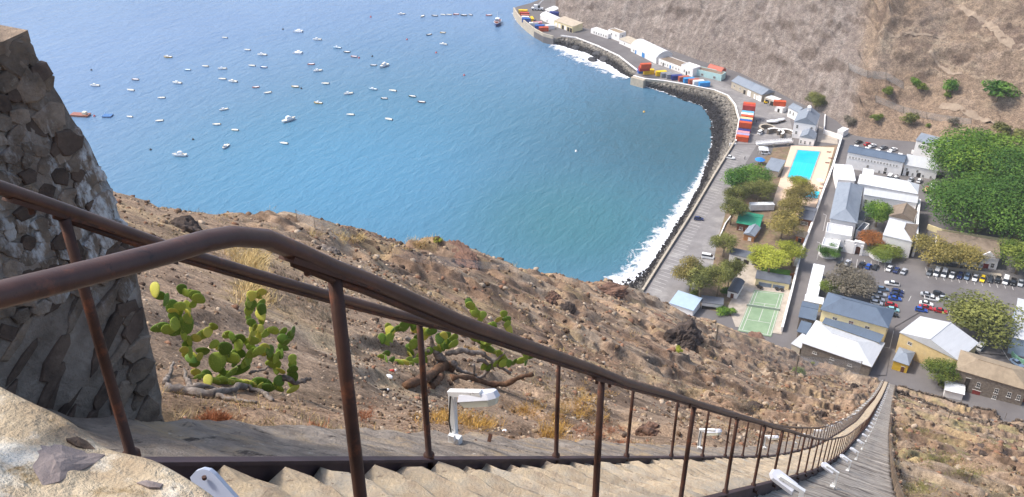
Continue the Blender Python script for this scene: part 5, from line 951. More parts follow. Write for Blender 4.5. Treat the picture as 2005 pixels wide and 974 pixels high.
TREES = [
 ('dense dark green tree beside the seafront road above the garden', (1462,378), 21, 12, 'dark', 'dense'), ('grey-green loose tree right of the dense seafront tree', (1483,398), 12, 11, 'olive', 'loose'),
 ('olive tree leaning over the seafront road below the dense tree', (1430,440), 11, 13, 'olive', 'loose'), ('olive tree at the road corner left of the cafe', (1436,410), 9, 12, 'olive', 'loose'), ('pale olive tree at the garden entrance by the canopy', (1415,502), 10, 10, 'olive', 'loose'),
 ('leftmost olive tree over the seafront parking', (1350,570), 12, 13, 'tan', 'loose'), ('second olive tree over the seafront parking', (1370,585), 11, 13, 'olive', 'loose'), ('third olive tree of the seafront grove', (1404,580), 10, 14, 'olive', 'loose'), ('rightmost olive tree of the seafront grove', (1425,565), 9, 13, 'olive', 'loose'),
 ('tan-leaved tree hanging over the lower end of the pool', (1560,408), 12, 12, 'tan', 'loose'), ('yellow-green tree top against the pool edge', (1562,385), 9, 10, 'yellow', 'loose'), ('tan-leaved tree in the middle of the garden', (1545,430), 11, 11, 'tan', 'loose'), ('large tan-leaved tree beside the green-roofed cafe', (1528,468), 14, 12, 'tan', 'loose'),
 ('bright yellow-green tree above the tennis court', (1505,534), 14, 10, 'yellow', 'loose'), ('bright yellow-green tree beside the lane wall', (1548,520), 11, 10, 'yellow', 'loose'), ('yellow-green low tree left of the court shelter', (1487,524), 9, 7, 'yellow', 'loose'),
 ('round bright green tree in the fort courtyard', (1715,444), 13, 11, 'bright', 'dense'), ('orange-leaved flame tree in front of the fort gateway', (1704,488), 12.5, 7, 'orange', 'dense'), ('round dark green shrub at the corner of the fort', (1622,503), 9, 5, 'dark', 'dense'),
 ('wispy pale shrub against the white fort hall', (1732,506), 12, 5, 'bush', 'loose'), ('grey-brown jacaranda in the car park above the museum', (1656,578), 17, 10, 'grey', 'loose'), ('small yellow-green tree behind the museum roof', (1625,578), 8, 7, 'bush', 'loose'),
 ('huge dark green tree at the back right of the town', (1915,362), 50, 22, 'bright', 'big'), ('huge dark green tree in front of the other big tree', (1905,452), 44, 22, 'dark', 'big'), ('huge dark green tree cut by the right edge of the photo', (1990,466), 42, 22, 'dark', 'big'), ('big green tree at the right edge behind the front giants', (1995,395), 42, 22, 'dark', 'big'), ('green tree on the left flank of the giants near the annex', (1872,362), 26, 18, 'dark', 'big'),
 ('olive-yellow tree left of the courthouse', (1818,520), 15, 11, 'tan', 'loose'), ('olive-yellow tree in front of the courthouse', (1874,528), 15, 10, 'tan', 'loose'), ('small olive tree by the courthouse wall', (1850,522), 11, 9, 'olive', 'loose'), ('yellow-green tree right of the courthouse door', (1990,535), 16, 12, 'bush', 'loose'),
 ('big spreading olive tree in the car park behind the old hall', (1915,656), 24, 12, 'olive', 'dense'), ('thin green tree growing in front of the old hall wall', (1838,752), 11, 8, 'bush', 'loose'), ('round dark tree behind the customs house', (1596,213), 11, 9, 'olive', 'dense')]
for lb, px, w_, h_, k_, s_ in TREES: tree(lb, px, w_ * (1.3 if s_ == 'loose' else 1.12), h_, k_, s_)
for i, (lb, px, w_, h_, k_) in enumerate([('dark green bush under the seafront grove by the path', (1428,548), 6, 3.5, 'dark'), ('dark green bush under the seafront grove by the hut', (1420,578), 6, 3, 'dark'), ('clipped light green hedge below the low shelter', (1412,612), 7, 1.8, 'bright'), ('round green bush at the end of the clipped hedge', (1430,616), 5, 2.6, 'bright'), ('small bush at the corner of the seafront grove', (1358,580), 5, 2.5, 'bush'), ('red-leaved bush at the end of the court shelter', (1551,546), 3, 2.4, 'orange'), ('low green bush under the thin tree by the old hall', (1846,760), 5, 2.2, 'bush')]):
    tree(lb, px, w_, h_, k_, 'bush', 'bush', 'bush')
for i, (lb, px, w_, h_, k_) in enumerate([('bright green bush beside the yellowish rock on the far slope', (1789,172), 7, 5, 'bright'), ('dark bush just below the bright green one on the far slope', (1800,184), 8, 4.5, 'bush'), ('lone round bush left of the others on the far slope', (1737,193), 8, 6, 'bush'), ('green bush right of the pair on the far slope', (1855,184), 11, 6, 'dark'), ('small bush below the round one on the far slope', (1852,197), 6, 3, 'bush'), ('wide dark green bush at the right of the far slope', (1948,205), 22, 9, 'dark'), ('low green bush above the retaining wall, left', (1716,234), 8, 3.5, 'bush'), ('spiky olive bush above the retaining wall, right', (1782,243), 11, 6, 'olive'), ('brown scrub bush by the site hut under the cliff', (1661,250), 9, 6, 'grey'), ('tiny bush on the path above the white office', (1816,250), 3.5, 2, 'bush'), ('pale dry bush on the slope right of the path', (1862,257), 7, 4, 'grey'), ('olive bush behind the giant trees', (1952,268), 12, 5, 'olive'), ('olive scrub above the giant trees at the right edge', (1992,275), 12, 5, 'olive')]):
    tree(lb, px, w_, h_, k_, 'bush', 'bush', 'bush', base=FP(*px), group='bushes on the far slope')
# ================================================================ shipping containers
CL, CW, CHH = 6.06, 2.44, 2.59
cb = MB()
def corr(p0, p1, nrm, n, z0, z1):                                      # corrugated panel
    vs_ = []; d = (Vector(p1) - Vector(p0)); nn = Vector(nrm) * 0.06
    for i in range(n + 1):
        for k_, off in ((0.0, 0), (0.3, 0), (0.5, 1), (0.8, 1)):
            t_ = (i + k_) / (n + 1); q = Vector(p0) + d * t_ - nn * off; vs_ += [(q.x, q.y, z0), (q.x, q.y, z1)]
    return vs_, [(2*i, 2*i + 2, 2*i + 3, 2*i + 1) for i in range(len(vs_) // 2 - 1)]
for p0, p1, nr in (((0.1,0,0),(CL-.1,0,0),(0,-1,0)), ((CL-.1,CW,0),(.1,CW,0),(0,1,0)), ((0,CW-.1,0),(0,.1,0),(-1,0,0))): v_, f_ = corr(p0, p1, nr, 16 if nr[1] else 6, .15, CHH - .12); cb.add(v_, f_)
cb.box(0.05, CL - .08, .08, CW - .08, .1, CHH - .03); BOXM = cb.mesh('box_panels')
cf = MB()
for x in (0, CL - .14):
    for y in (0, CW - .14): cf.box(x, x + .14, y, y + .14, 0, CHH)
for y in (0, CW - .1):
    for z in (0.0, CHH - .12): cf.box(.14, CL - .14, y, y + .1, z + .004, z + .12)
for x in (0, CL - .1):
    for z in (0.0, CHH - .12): cf.box(x, x + .1, .14, CW - .14, z + .002, z + .118)
FRM = cf.mesh('corner_frame'); cd = MB(); cd.box(CL - .06, CL - .01, .12, CW/2 - .02, .15, CHH - .14); cd.box(CL - .06, CL - .01, CW/2 + .02, CW - .12, .15, CHH - .14)
for y in (.5, .95, 1.5, 1.95): cd.box(CL, CL + .05, y - .025, y + .025, .15, CHH - .15)
CDM = cd.mesh('doors')
CC = {k: mat('container_' + k, L(v), .55, .12, .5, objvar=.06) for k, v in dict(red='b9443a', orange='cf5b35', yellow='f0c51e', blue='2f62b0', navy='2c3a7c', grey='8b8d92', white='e4e4e2', light_blue='6fb6d9', sky_blue='3f93cf', pink='d9979b', lilac='a79fc0', rust='b0604c', cream='e7cf9a').items()}
def container(c, label, x, y, z, rz, flip=False):
    t = thing('shipping_container', label, 'container', (x, y, z), rz + (math.pi if flip else 0), 'shipping containers'); off = (-CL/2, -CW/2, 0)
    for nm, m_ in (('box_panels', BOXM), ('corner_frame', FRM), ('doors', CDM)): put(nm, m_, CC[c], t, off)
base_ = P(1445.5, 277)                                                  # row stacked beside the road
cols_ = [[('orange', 'orange container at the near end of the row beside the seafront road')], [('lilac', 'lilac container second from the near end of the roadside row')], [('pink', 'pink container third from the near end of the roadside row')], [('navy', 'dull blue-violet container just in front of the double stack by the road')],
         [('rust', 'rust-brown container under the front orange one in the roadside stack'), ('orange', 'orange container topping the front of the double stack by the road')], [('grey', 'grey container under the bright blue one in the roadside stack'), ('blue', 'bright blue container on top of the roadside stack')], [('orange', 'orange container under the cream one in the roadside stack'), ('cream', 'cream-yellow container on top of the roadside stack')], [('rust', 'rust container beneath the vermilion top one in the roadside stack'), ('orange', 'vermilion container on top between the cream and the white one')],
         [('grey', 'grey container under the white one in the roadside stack'), ('white', 'white container on top of the roadside stack')], [('blue', 'blue container under the pale blue one in the roadside stack'), ('light_blue', 'pale blue container on top of the roadside stack')], [('rust', 'rust container at the bottom of the far end of the roadside stack'), ('rust', 'rust-red container in the middle of the far end of the roadside stack'), ('red', 'faded red container topping the far end of the roadside stack')], [('rust', 'bottom container at the farthest end of the roadside stack'), ('red', 'middle red container at the farthest end of the roadside stack'), ('orange', 'top orange container at the farthest end of the roadside stack')]]
ax = (P(1462, 214) - base_); ax.z = 0; ax.normalize(); rz0 = math.atan2(ax.y, ax.x) - math.pi/2
for i, stk in enumerate(cols_):
    q = base_ + ax * (1.3 + i * 2.62 + (1.0 if i > 3 else 0) + (0.8 if i > 6 else 0)) + Vector((0.15 * math.sin(i * 2.1), 0, 0))
    for k, (c, lb) in enumerate(stk): container(c, lb, q.x + 1.6, q.y, zf(q.x) + .03 + k * 2.61, rz0 + random.gauss(0, .01), False)
def cpx(c, lb, px, z, ang): p = P(px[0], px[1], z); container(c, lb, p.x, p.y, p.z + .02, ang)
QA = rad(38)
for c, lb, px, z in [('blue', 'blue container half hidden under the red pair on the quay point', (1259,143), 0), ('red', 'lower red container of the stacked pair on the quay point', (1261,138.5), 2.6), ('orange', 'upper orange-red container of the stack on the quay point', (1264,133.5), 5.2), ('yellow', 'bright yellow container beside the red stack on the quay point', (1270,145), 0), ('yellow', 'yellow container starting the quay row, next to the grey ones', (1294,148), 0), ('grey', 'grey container next to the yellow one in the quay row', (1304,151), 0), ('grey', 'second grey container in the quay row, beside the dark blue one', (1314.5,153.5), 0), ('navy', 'dark blue container in the quay row', (1324.5,156), 0),
                     ('rust', 'rust-red container right of the dark blue one in the quay row', (1338.5,158.5), 0), ('sky_blue', 'bright blue container in the middle of the quay row', (1348.5,161.5), 0), ('rust', 'thin rust-orange container right of the bright blue one', (1358,164), 0), ('white', 'off-white container in the quay row beside the light blue end one', (1367,166.5), 0), ('sky_blue', 'light blue container at the right end of the quay row', (1378.5,169.5), 0)]: cpx(c, lb, px, z, QA)
for c, lb, px, z, an in [('yellow', 'yellow container farthest out on the pier', (1024,27), 0, 20), ('red', 'red container next to the yellow one on the pier', (1027,32), 0, 20), ('rust', 'pinkish red container between the red and white ones on the pier', (1028.5,36.5), 0, 20), ('white', 'white container above the blue one on the pier', (1030,40), 0, 20), ('blue', 'bright blue container near the pier edge', (1031,43.5), 0, 20), ('yellow', 'yellow container in the middle of the pier', (1040.5,42), 0, -50), ('white', 'white container next to the pink one on the pier', (1045,52), 0, 30), ('pink', 'pink container on the pier', (1052,51), 0, 30), ('blue', 'blue container near the landward end of the pier', (1056.5,57), 0, 30), ('orange', 'orange container near the landward end of the pier', (1064.5,61), 0, 30), ('white', 'white container at the landward end of the pier', (1076.5,57), 0, 30), ('navy', 'dark blue container on the roof side of the pier shed', (1085,31), 2.2, 10), ('orange', 'orange container standing on the white kiosk behind the shelter', (1526,207), 2.9, 15)]: cpx(c, lb, px, z, rad(an))
wt = P(1490, 412); t = thing('storage_trailer', 'long white storage trailer behind the green-roofed cafe', 'trailer', tuple(wt), rad(30)); put('body', MB().box(-5, 5, -1.3, 1.3, .6, 3.2).mesh('body'), WHITER, t); put('chassis', MB().box(-4.8, 4.8, -1.0, 1.0, .35, .59).mesh('chassis'), DARKW, t)
for x in (-3.5, 3.5):
    for y in (-1.15, 1.15): put('wheel', MB().tube([(x, y - .12, .4), (x, y + .12, .4)], .4, 12).mesh('wheel'), BLACKP, t)
# ================================================================ vehicles
def loft(secs, closed=True):
    n = len(secs[0]); mb = MB(); mb.add([p for s in secs for p in s], [(i*n + j, i*n + (j+1) % n, (i+1)*n + (j+1) % n, (i+1)*n + j) for i in range(len(secs) - 1) for j in range(n)] + [tuple(range(n))[::-1], tuple(range((len(secs)-1)*n, len(secs)*n))]); return mb
def car_body(L_, W_, prof):                                            # prof: (x, z_bottom, z_shoulder, half width)
    return loft([[(x, -w, zb), (x, -w * 1.0, (zb + zs) / 2), (x, -w * .93, zs), (x, w * .93, zs), (x, w, (zb + zs) / 2), (x, w, zb)] for x, zb, zs, w in prof])
def cabin(prof):                                                       # (x, z_base, z_top, w_base, w_top)
    return loft([[(x, -wb, z0), (x, -wt, z1), (x, wt, z1), (x, wb, z0)] for x, z0, z1, wb, wt in prof])
TYPES = {}
TYPES['hatch'] = dict(body=car_body(4.1, 1.7, [(-2.05,.35,.72,.70),(-1.95,.25,.92,.80),(-1.2,.22,.95,.85),(.6,.22,.93,.85),(1.3,.22,.86,.83),(1.95,.25,.70,.76),(2.08,.35,.58,.66)]), glass=cabin([(-1.92,.93,.98,.72,.66),(-1.6,.93,1.38,.76,.60),(.1,.93,1.40,.76,.60),(.95,.92,.96,.74,.70)]), roof=MB().box(-1.55,.12,-.58,.58,1.39,1.44), wx=(-1.28, 1.3))
TYPES['sedan'] = dict(body=car_body(4.5, 1.75, [(-2.25,.38,.78,.70),(-2.1,.26,.92,.82),(-1.3,.23,.95,.87),(.6,.23,.93,.87),(1.4,.23,.86,.84),(2.1,.26,.72,.78),(2.27,.36,.58,.66)]), glass=cabin([(-1.55,.94,.98,.74,.7),(-.95,.94,1.38,.78,.6),(.2,.94,1.40,.78,.6),(1.0,.92,.96,.76,.72)]), roof=MB().box(-.92,.2,-.58,.58,1.39,1.44), wx=(-1.35, 1.4))
TYPES['van'] = dict(body=car_body(4.8, 1.8, [(-2.4,.4,1.15,.82),(-2.36,.3,1.2,.87),(1.2,.28,1.2,.88),(2.0,.28,1.0,.86),(2.35,.35,.75,.78)]), glass=cabin([(-2.34,1.2,1.85,.83,.76),(1.0,1.2,1.87,.84,.77),(1.75,1.05,1.12,.82,.78)]), roof=MB().box(-2.36,1.02,-.76,.76,1.86,1.98), wx=(-1.45, 1.5))
TYPES['pickup'] = dict(body=car_body(5.0, 1.8, [(-2.5,.45,.88,.84),(-2.45,.38,.95,.86),(-.6,.34,.96,.88),(1.0,.34,1.0,.88),(1.7,.34,.95,.86),(2.3,.38,.85,.8),(2.5,.45,.7,.7)]), glass=cabin([(-.75,.97,1.02,.8,.75),(-.6,.97,1.55,.8,.66),(.5,.97,1.57,.8,.66),(1.15,.99,1.03,.78,.74)]), roof=MB().box(-.6,.5,-.64,.64,1.56,1.62), wx=(-1.55, 1.55), bed=MB().box(-2.35,-.85,-.74,.74,.955,.985))
for tp in TYPES.values():
    for k in ('body', 'glass', 'roof', 'bed'):
        if k in tp: tp[k] = tp[k].mesh(k)
wh = MB().tube([(0, -.1, 0), (0, .1, 0)], .31, 12); wh.tube([(0, -.105, 0), (0, -.101, 0)], .18, 8, mi=0); WHEEL = wh.mesh('wheel'); HUB = MB().tube([(0, -.112, 0), (0, .112, 0)], .17, 8).mesh('hub')
LIGHTM = MB().box(-.04, .04, -.16, .16, -.07, .07).mesh('headlight'); HEADL = mat('headlight_glass', L('e8e8e0'), .2, .02, 2, spec=.6); TAILL = mat('tail_light_red', L('8e1f1c'), .3, .05, 2)
def paint(h): return mat('car_paint_' + h, L(h), .25, .02, .5, spec=.6)
PCOL = dict(white='ececea', silver='b4b7ba', grey='70757b', black='222326', navy='27335f', blue='2f56a8', red='b3262c', yellow='f2cb12', dark='35383d', teal='8fc3c6', blue_grey='6f8299', green='3d5b45')
HUBM = mat('hub_metal', L('9a9c9e'), .4, .05, 2, metal=.5)
def car(tp, colr, label, px, ang, group='cars parked in the town', z=0.0):
    p = P(*px); T = TYPES[tp]; t = thing({'hatch': 'parked_car', 'sedan': 'parked_car', 'van': 'parked_van', 'pickup': 'pickup_truck'}[tp], label, {'van': 'van', 'pickup': 'pickup'}.get(tp, 'car'), tuple(p + Vector((0, 0, .02 + z))), ang, group)
    pm_ = paint(PCOL[colr]); put('body', T['body'], pm_, t); put('windows', T['glass'], GLASS, t); put('roof', T['roof'], pm_, t)
    if 'bed' in T: put('load_bed', T['bed'], BLACKP, t)
    xs = T['wx']; hw = .76
    for x in xs:
        for y in (-hw, hw): w_ = put('wheel', WHEEL, BLACKP, t, (x, y, .31)); put('hub', HUB, HUBM, w_)
    fx = {'hatch': 1.98, 'sedan': 2.16, 'van': 2.3, 'pickup': 2.4}[tp]; fz = {'van': .72, 'pickup': .78}.get(tp, .62)
    for y in (-.5, .5): put('headlight', LIGHTM, HEADL, t, (fx, y, fz)); put('tail_light', LIGHTM, TAILL, t, (-fx + .02, y, fz + .12))
    return t
# headings: +X inland, 90 deg = straight across the valley away from the stairs
UP, DN = rad(82), rad(-98)
ROWC = [('hatch','grey'),('van','white'),('van','white'),('pickup','white'),('hatch','navy'),('hatch','blue_grey'),('sedan','white'),('hatch','yellow'),('hatch','dark'),('hatch','black'),('van','white'),('pickup','black'),('sedan','silver')]
ROWP = [(1819,536),(1833,537),(1848,539),(1863.5,541),(1878.5,542.5),(1892.5,544.5),(1908.5,547),(1923,549),(1938,550),(1953,551),(1968,553),(1983,555),(1997.5,557)]
for i, ((tp, c), px) in enumerate(zip(ROWC, ROWP)): car(tp, c, '%s %s, %s from the left in the row before the courthouse' % (c.replace('_', '-'), {'hatch':'hatchback','sedan':'saloon car','van':'van','pickup':'pickup'}[tp], ordn(i + 1)), px, DN + rad(4))
for i, (tp, c, px) in enumerate([('hatch','black',(1643.5,518)),('sedan','silver',(1659,517)),('pickup','dark',(1686,521.5)),('hatch','blue',(1700,524)),('hatch','dark',(1713.5,525.5)),('sedan','white',(1741,528)),('sedan','navy',(1754.5,531.5)),('sedan','silver',(1769,534))]):
    car(tp, c, '%s %s, %s from the left in the row below the fort gateway' % (c, {'hatch':'hatchback','sedan':'saloon car','pickup':'pickup'}[tp], ordn(i + 1)), px, UP)
for tp, c, lb, px, a in [('hatch','blue_grey','blue-grey car at the top left of the block of cars above the museum',(1728,569),10),('pickup','silver','silver pickup second from top in the left file above the museum',(1721,579.5),8),('sedan','silver','silver saloon third from top in the left file above the museum',(1718.5,588.5),8),('hatch','white','white hatchback at the bottom of the left file above the museum',(1716,596),8),('pickup','white','white pickup parked above the block of cars near the museum',(1746,558.5),190),
    ('hatch','navy','navy hatchback at the top of the right file above the museum',(1757,573.5),10),('sedan','navy','navy saloon second in the right file above the museum',(1754.5,580),10),('sedan','blue','dark blue saloon third in the right file above the museum',(1751.5,587.5),10),('hatch','red','red hatchback in the right file near the museum roof corner',(1745,600),10),('hatch','teal','white and teal hatchback between the red car and the museum roof',(1748,609),10),('sedan','black','black saloon at the museum roof corner',(1746,619),10),
    ('van','white','white van beside the grey-brown jacaranda',(1686,568),80),('sedan','silver','silver saloon half hidden under the jacaranda',(1666,562),60),
    ('hatch','dark','dark hatchback at the top of the cars behind the old hall',(1838,578),5),('sedan','silver','silver saloon at the left of the cars behind the old hall',(1815,580),6),('pickup','white','white pickup among the cars behind the old hall',(1824,588),6),('sedan','white','white saloon below the white pickup behind the old hall',(1813,597.5),6),('hatch','silver','silver hatchback right of the white pickup behind the old hall',(1849,588),6),('sedan','red','bright red saloon against the roof of the old hall',(1812,605),6),('hatch','blue','blue hatchback at the roof corner of the old hall',(1803,609.5),6),('sedan','red','dark red saloon parked apart behind the old hall roof',(1841,611.5),4),
    ('van','white','white van standing alone right of the old hall',(1919,682),75),('pickup','black','black truck with cream cab roof by the tan-roofed house',(1897,690),20),('sedan','blue_grey','pale blue saloon at the right edge by the green wall',(1990,714),-40),
    ('sedan','black','black saloon in the upper row beneath the dry slope',(1681,280.5),60),('hatch','red','red hatchback in the upper row beneath the dry slope',(1698,284.5),60),('sedan','white','white saloon beside the red car in the upper row',(1708,287.5),60),('sedan','grey','grey saloon in the upper row beneath the dry slope',(1730,291),60),('sedan','white','white saloon at the right end of the upper row',(1749,295),60),
    ('van','white','white van by the barrack wall, leftmost in the yard',(1742,349),80),('hatch','white','white hatchback next to the van in the barrack yard',(1753.5,350.5),80),('sedan','silver','silver saloon in the barrack yard',(1783,354),80),('hatch','white','white hatchback at the right of the barrack yard',(1800,356),80),('hatch','white','white hatchback in the lane beside the giant trees',(1820,396),85),
    ('pickup','white','white pickup parked at the sea wall near the containers',(1428,311),4),('hatch','navy','dark blue hatchback parked alone at the sea wall',(1368,431),14),('van','white','white van at the seafront under the olive trees',(1386,506),10),('van','white','white minibus beside the moat ruins',(1489,262),78),('sedan','white','white saloon under the leftmost seafront olive tree',(1347,524),60),('pickup','silver','silver pickup under the seafront grove',(1372,532),100),('hatch','white','white hatchback below the customs house bridge',(1499,302),20)]:
    car(tp, c, lb, px, rad(a))
# lorry in the barrack yard
p = P(1818, 374); lt = thing('lorry', 'white flatbed lorry loaded with boxes between the fort and the giant trees', 'lorry', tuple(p), rad(60)); put('cab', loft([[(x, -1.15, .7), (x, -1.1, z), (x, 1.1, z), (x, 1.15, .7)] for x, z in ((1.6, 2.5), (2.9, 2.55), (3.3, 1.7))]).mesh('cab'), WHITER, lt); put('windscreen', MB().add([(3.0, -1.0, 2.45), (3.0, 1.0, 2.45), (3.36, 1.0, 1.72), (3.36, -1.0, 1.72)], [(0,1,2,3)]).mesh('windscreen'), GLASS, lt)
put('flatbed', MB().box(-3.4, 1.55, -1.2, 1.2, .95, 1.15).mesh('flatbed'), BARK, lt); put('chassis', MB().box(-3.3, 3.0, -.45, .45, .55, .94).mesh('chassis'), BLACKP, lt)
for x in (-2.4, 2.4):
    for y in (-1.0, 1.0): put('wheel', WHEEL, BLACKP, lt, (x, y, .48), sc=1.5)
for i, (x, y, c) in enumerate(((-2.4, -.3, 'cream'), (-1.0, .3, 'rust'), (.4, -.2, 'white'))): q = thing('crate', ['cream crate at the tail of the flatbed lorry', 'rust-coloured crate in the middle of the flatbed lorry', 'white crate behind the cab of the flatbed lorry'][i], 'crate', tuple(p + Matrix.Rotation(rad(60), 3, 'Z') @ Vector((x, y, 1.16))), rad(60)); put('box', MB().box(-.55, .55, -.6, .6, 0, .8).mesh('box'), CC[c], q); put('lid', MB().box(-.58, .58, -.63, .63, .81, .88).mesh('lid'), CC[c], q)
# ================================================================ boats on the bay
def hull_mesh(Lh, Bh, Hh, full=.5, n=11):
    secs = []
    for i in range(n):
        t_ = i / (n - 1); x = -Lh/2 + Lh * t_; b = Bh/2 * (min(1, .78 + .5*t_) if t_ < .45 else max(.03, (1 - ((t_ - .45) / .55) ** 2.2))); sh = Hh * (1 + .35 * t_ ** 2); kz = -.35 + (.3 * max(0, (t_ - .75) / .25) ** 2) * Hh
        secs.append([(x, -b, sh), (x, -b * .82, .12), (x, 0, kz), (x, b * .82, .12), (x, b, sh)])
    m = len(secs[0]); mb = MB(); mb.add([p for s in secs for p in s], [(i*m + j, (i+1)*m + j, (i+1)*m + j + 1, i*m + j + 1) for i in range(n - 1) for j in range(m - 1)] + [tuple(range(m))])
    dk = MB(); dk.add([p for s in secs for p in ((s[0][0], s[0][1] * .86, s[0][2] - .12 * Hh), (s[0][0], -s[0][1] * .86, s[0][2] - .12 * Hh))], [(2*i, 2*i + 2, 2*i + 3, 2*i + 1) for i in range(n - 1)])
    gw = MB()
    for sgn in (0, 4): gw.tube([s[sgn] for s in secs], .05 * Bh / 1.8, 5)
    return mb.mesh('hull', True), dk.mesh('deck'), gw.mesh('gunwale')
HS = {'skiff': hull_mesh(4.4, 1.7, .55), 'launch': hull_mesh(6.0, 2.1, .75), 'cruiser': hull_mesh(8.0, 2.7, 1.1), 'tug': hull_mesh(12.5, 4.6, 1.7)}
HULLC = {k: mat('boat_' + k, L(v), .35, .05, .8, spec=.5) for k, v in dict(white='f2f3f4', cream='e6dcc0', blue='3a6ea5', pale_blue='a9cfe0', red='c04a44', dark='2f353a', green='3c5a4c', yellow='e0b24c', maroon='6a3236', grey='8f979c', navy='27407c', rust='9a5a40').items()}
cab_s = loft([[(x, -w, .6), (x, -w * .85, z), (x, w * .85, z), (x, w, .6)] for x, z, w in ((-.6, 1.55, .6), (.7, 1.5, .62), (1.3, .75, .55))]).mesh('cabin'); cab_w = MB().add([(.76, -.5, 1.42), (.76, .5, 1.42), (1.26, .46, .86), (1.26, -.46, .86)], [(0,1,2,3)]).mesh('windscreen')
cab_c = loft([[(x, -w, .8), (x, -w * .85, z), (x, w * .85, z), (x, w, .8)] for x, z, w in ((-1.6, 2.2, .95), (.9, 2.2, 1.0), (2.0, 1.2, .85))]).mesh('cabin'); cab_cw = MB().add([(1.0, -.8, 2.08), (1.0, .8, 2.08), (1.92, .7, 1.32), (1.92, -.7, 1.32)], [(0,1,2,3)]).mesh('windscreen'); fly = MB().box(-1.3, .3, -.7, .7, 2.21, 2.6).mesh('flybridge')
motor = MB().box(-.2, .12, -.14, .14, .1, .85).mesh('outboard_motor'); seat_ = MB().box(-.15, .15, -.62, .62, .36, .42).mesh('thwart')
def boat(kind, c, label, px, ang, deck=None, sc=1.0):
    p = PS(*px, 0); t = thing({'skiff': 'open_boat', 'launch': 'motor_launch', 'cruiser': 'cabin_cruiser', 'cat': 'catamaran'}[kind], label, 'boat', (p.x, p.y, .05), rad(ang), 'boats moored in the bay'); t.scale = (sc, sc, sc)
    d = HULLC[deck or ('white' if c != 'white' else 'cream')]
    if kind == 'cat':
        for y in (-1.3, 1.3): put('hull', HS['launch'][0], HULLC[c], t, (0, y, 0), sc=(1.1, .5, 1))
        put('bridge_deck', MB().box(-3.0, 1.8, -1.6, 1.6, .7, 1.0).mesh('bridge_deck'), HULLC[c], t); put('cabin', cab_c, HULLC[c], t, (-.3, 0, 0), sc=(.8, 1, .85)); put('windscreen', cab_cw, GLASS, t, (-.27, 0, .02), sc=(.8, 1, .85)); return t
    h, dk, gw = HS[kind]; put('hull', h, HULLC[c], t); put('deck', dk, d, t); put('gunwale', gw, HULLC[c], t)
    if kind == 'skiff':
        for x in (-.9, .5): put('thwart', seat_, d, t, (x, 0, 0))
        put('outboard_motor', motor, BLACKP, t, (-2.25, 0, 0))
    elif kind == 'launch': put('cabin', cab_s, HULLC['white'], t, (.3, 0, .1)); put('windscreen', cab_w, GLASS, t, (.32, 0, .12)); put('outboard_motor', motor, BLACKP, t, (-3.05, 0, .1))
    else: put('cabin', cab_c, HULLC['white'], t, (0, 0, .2)); put('windscreen', cab_cw, GLASS, t, (.03, 0, .22)); put('flybridge', fly, HULLC['white'], t, (0, 0, .21))
    return t
H0 = 205                                                               # most boats lie with the bow to the open sea
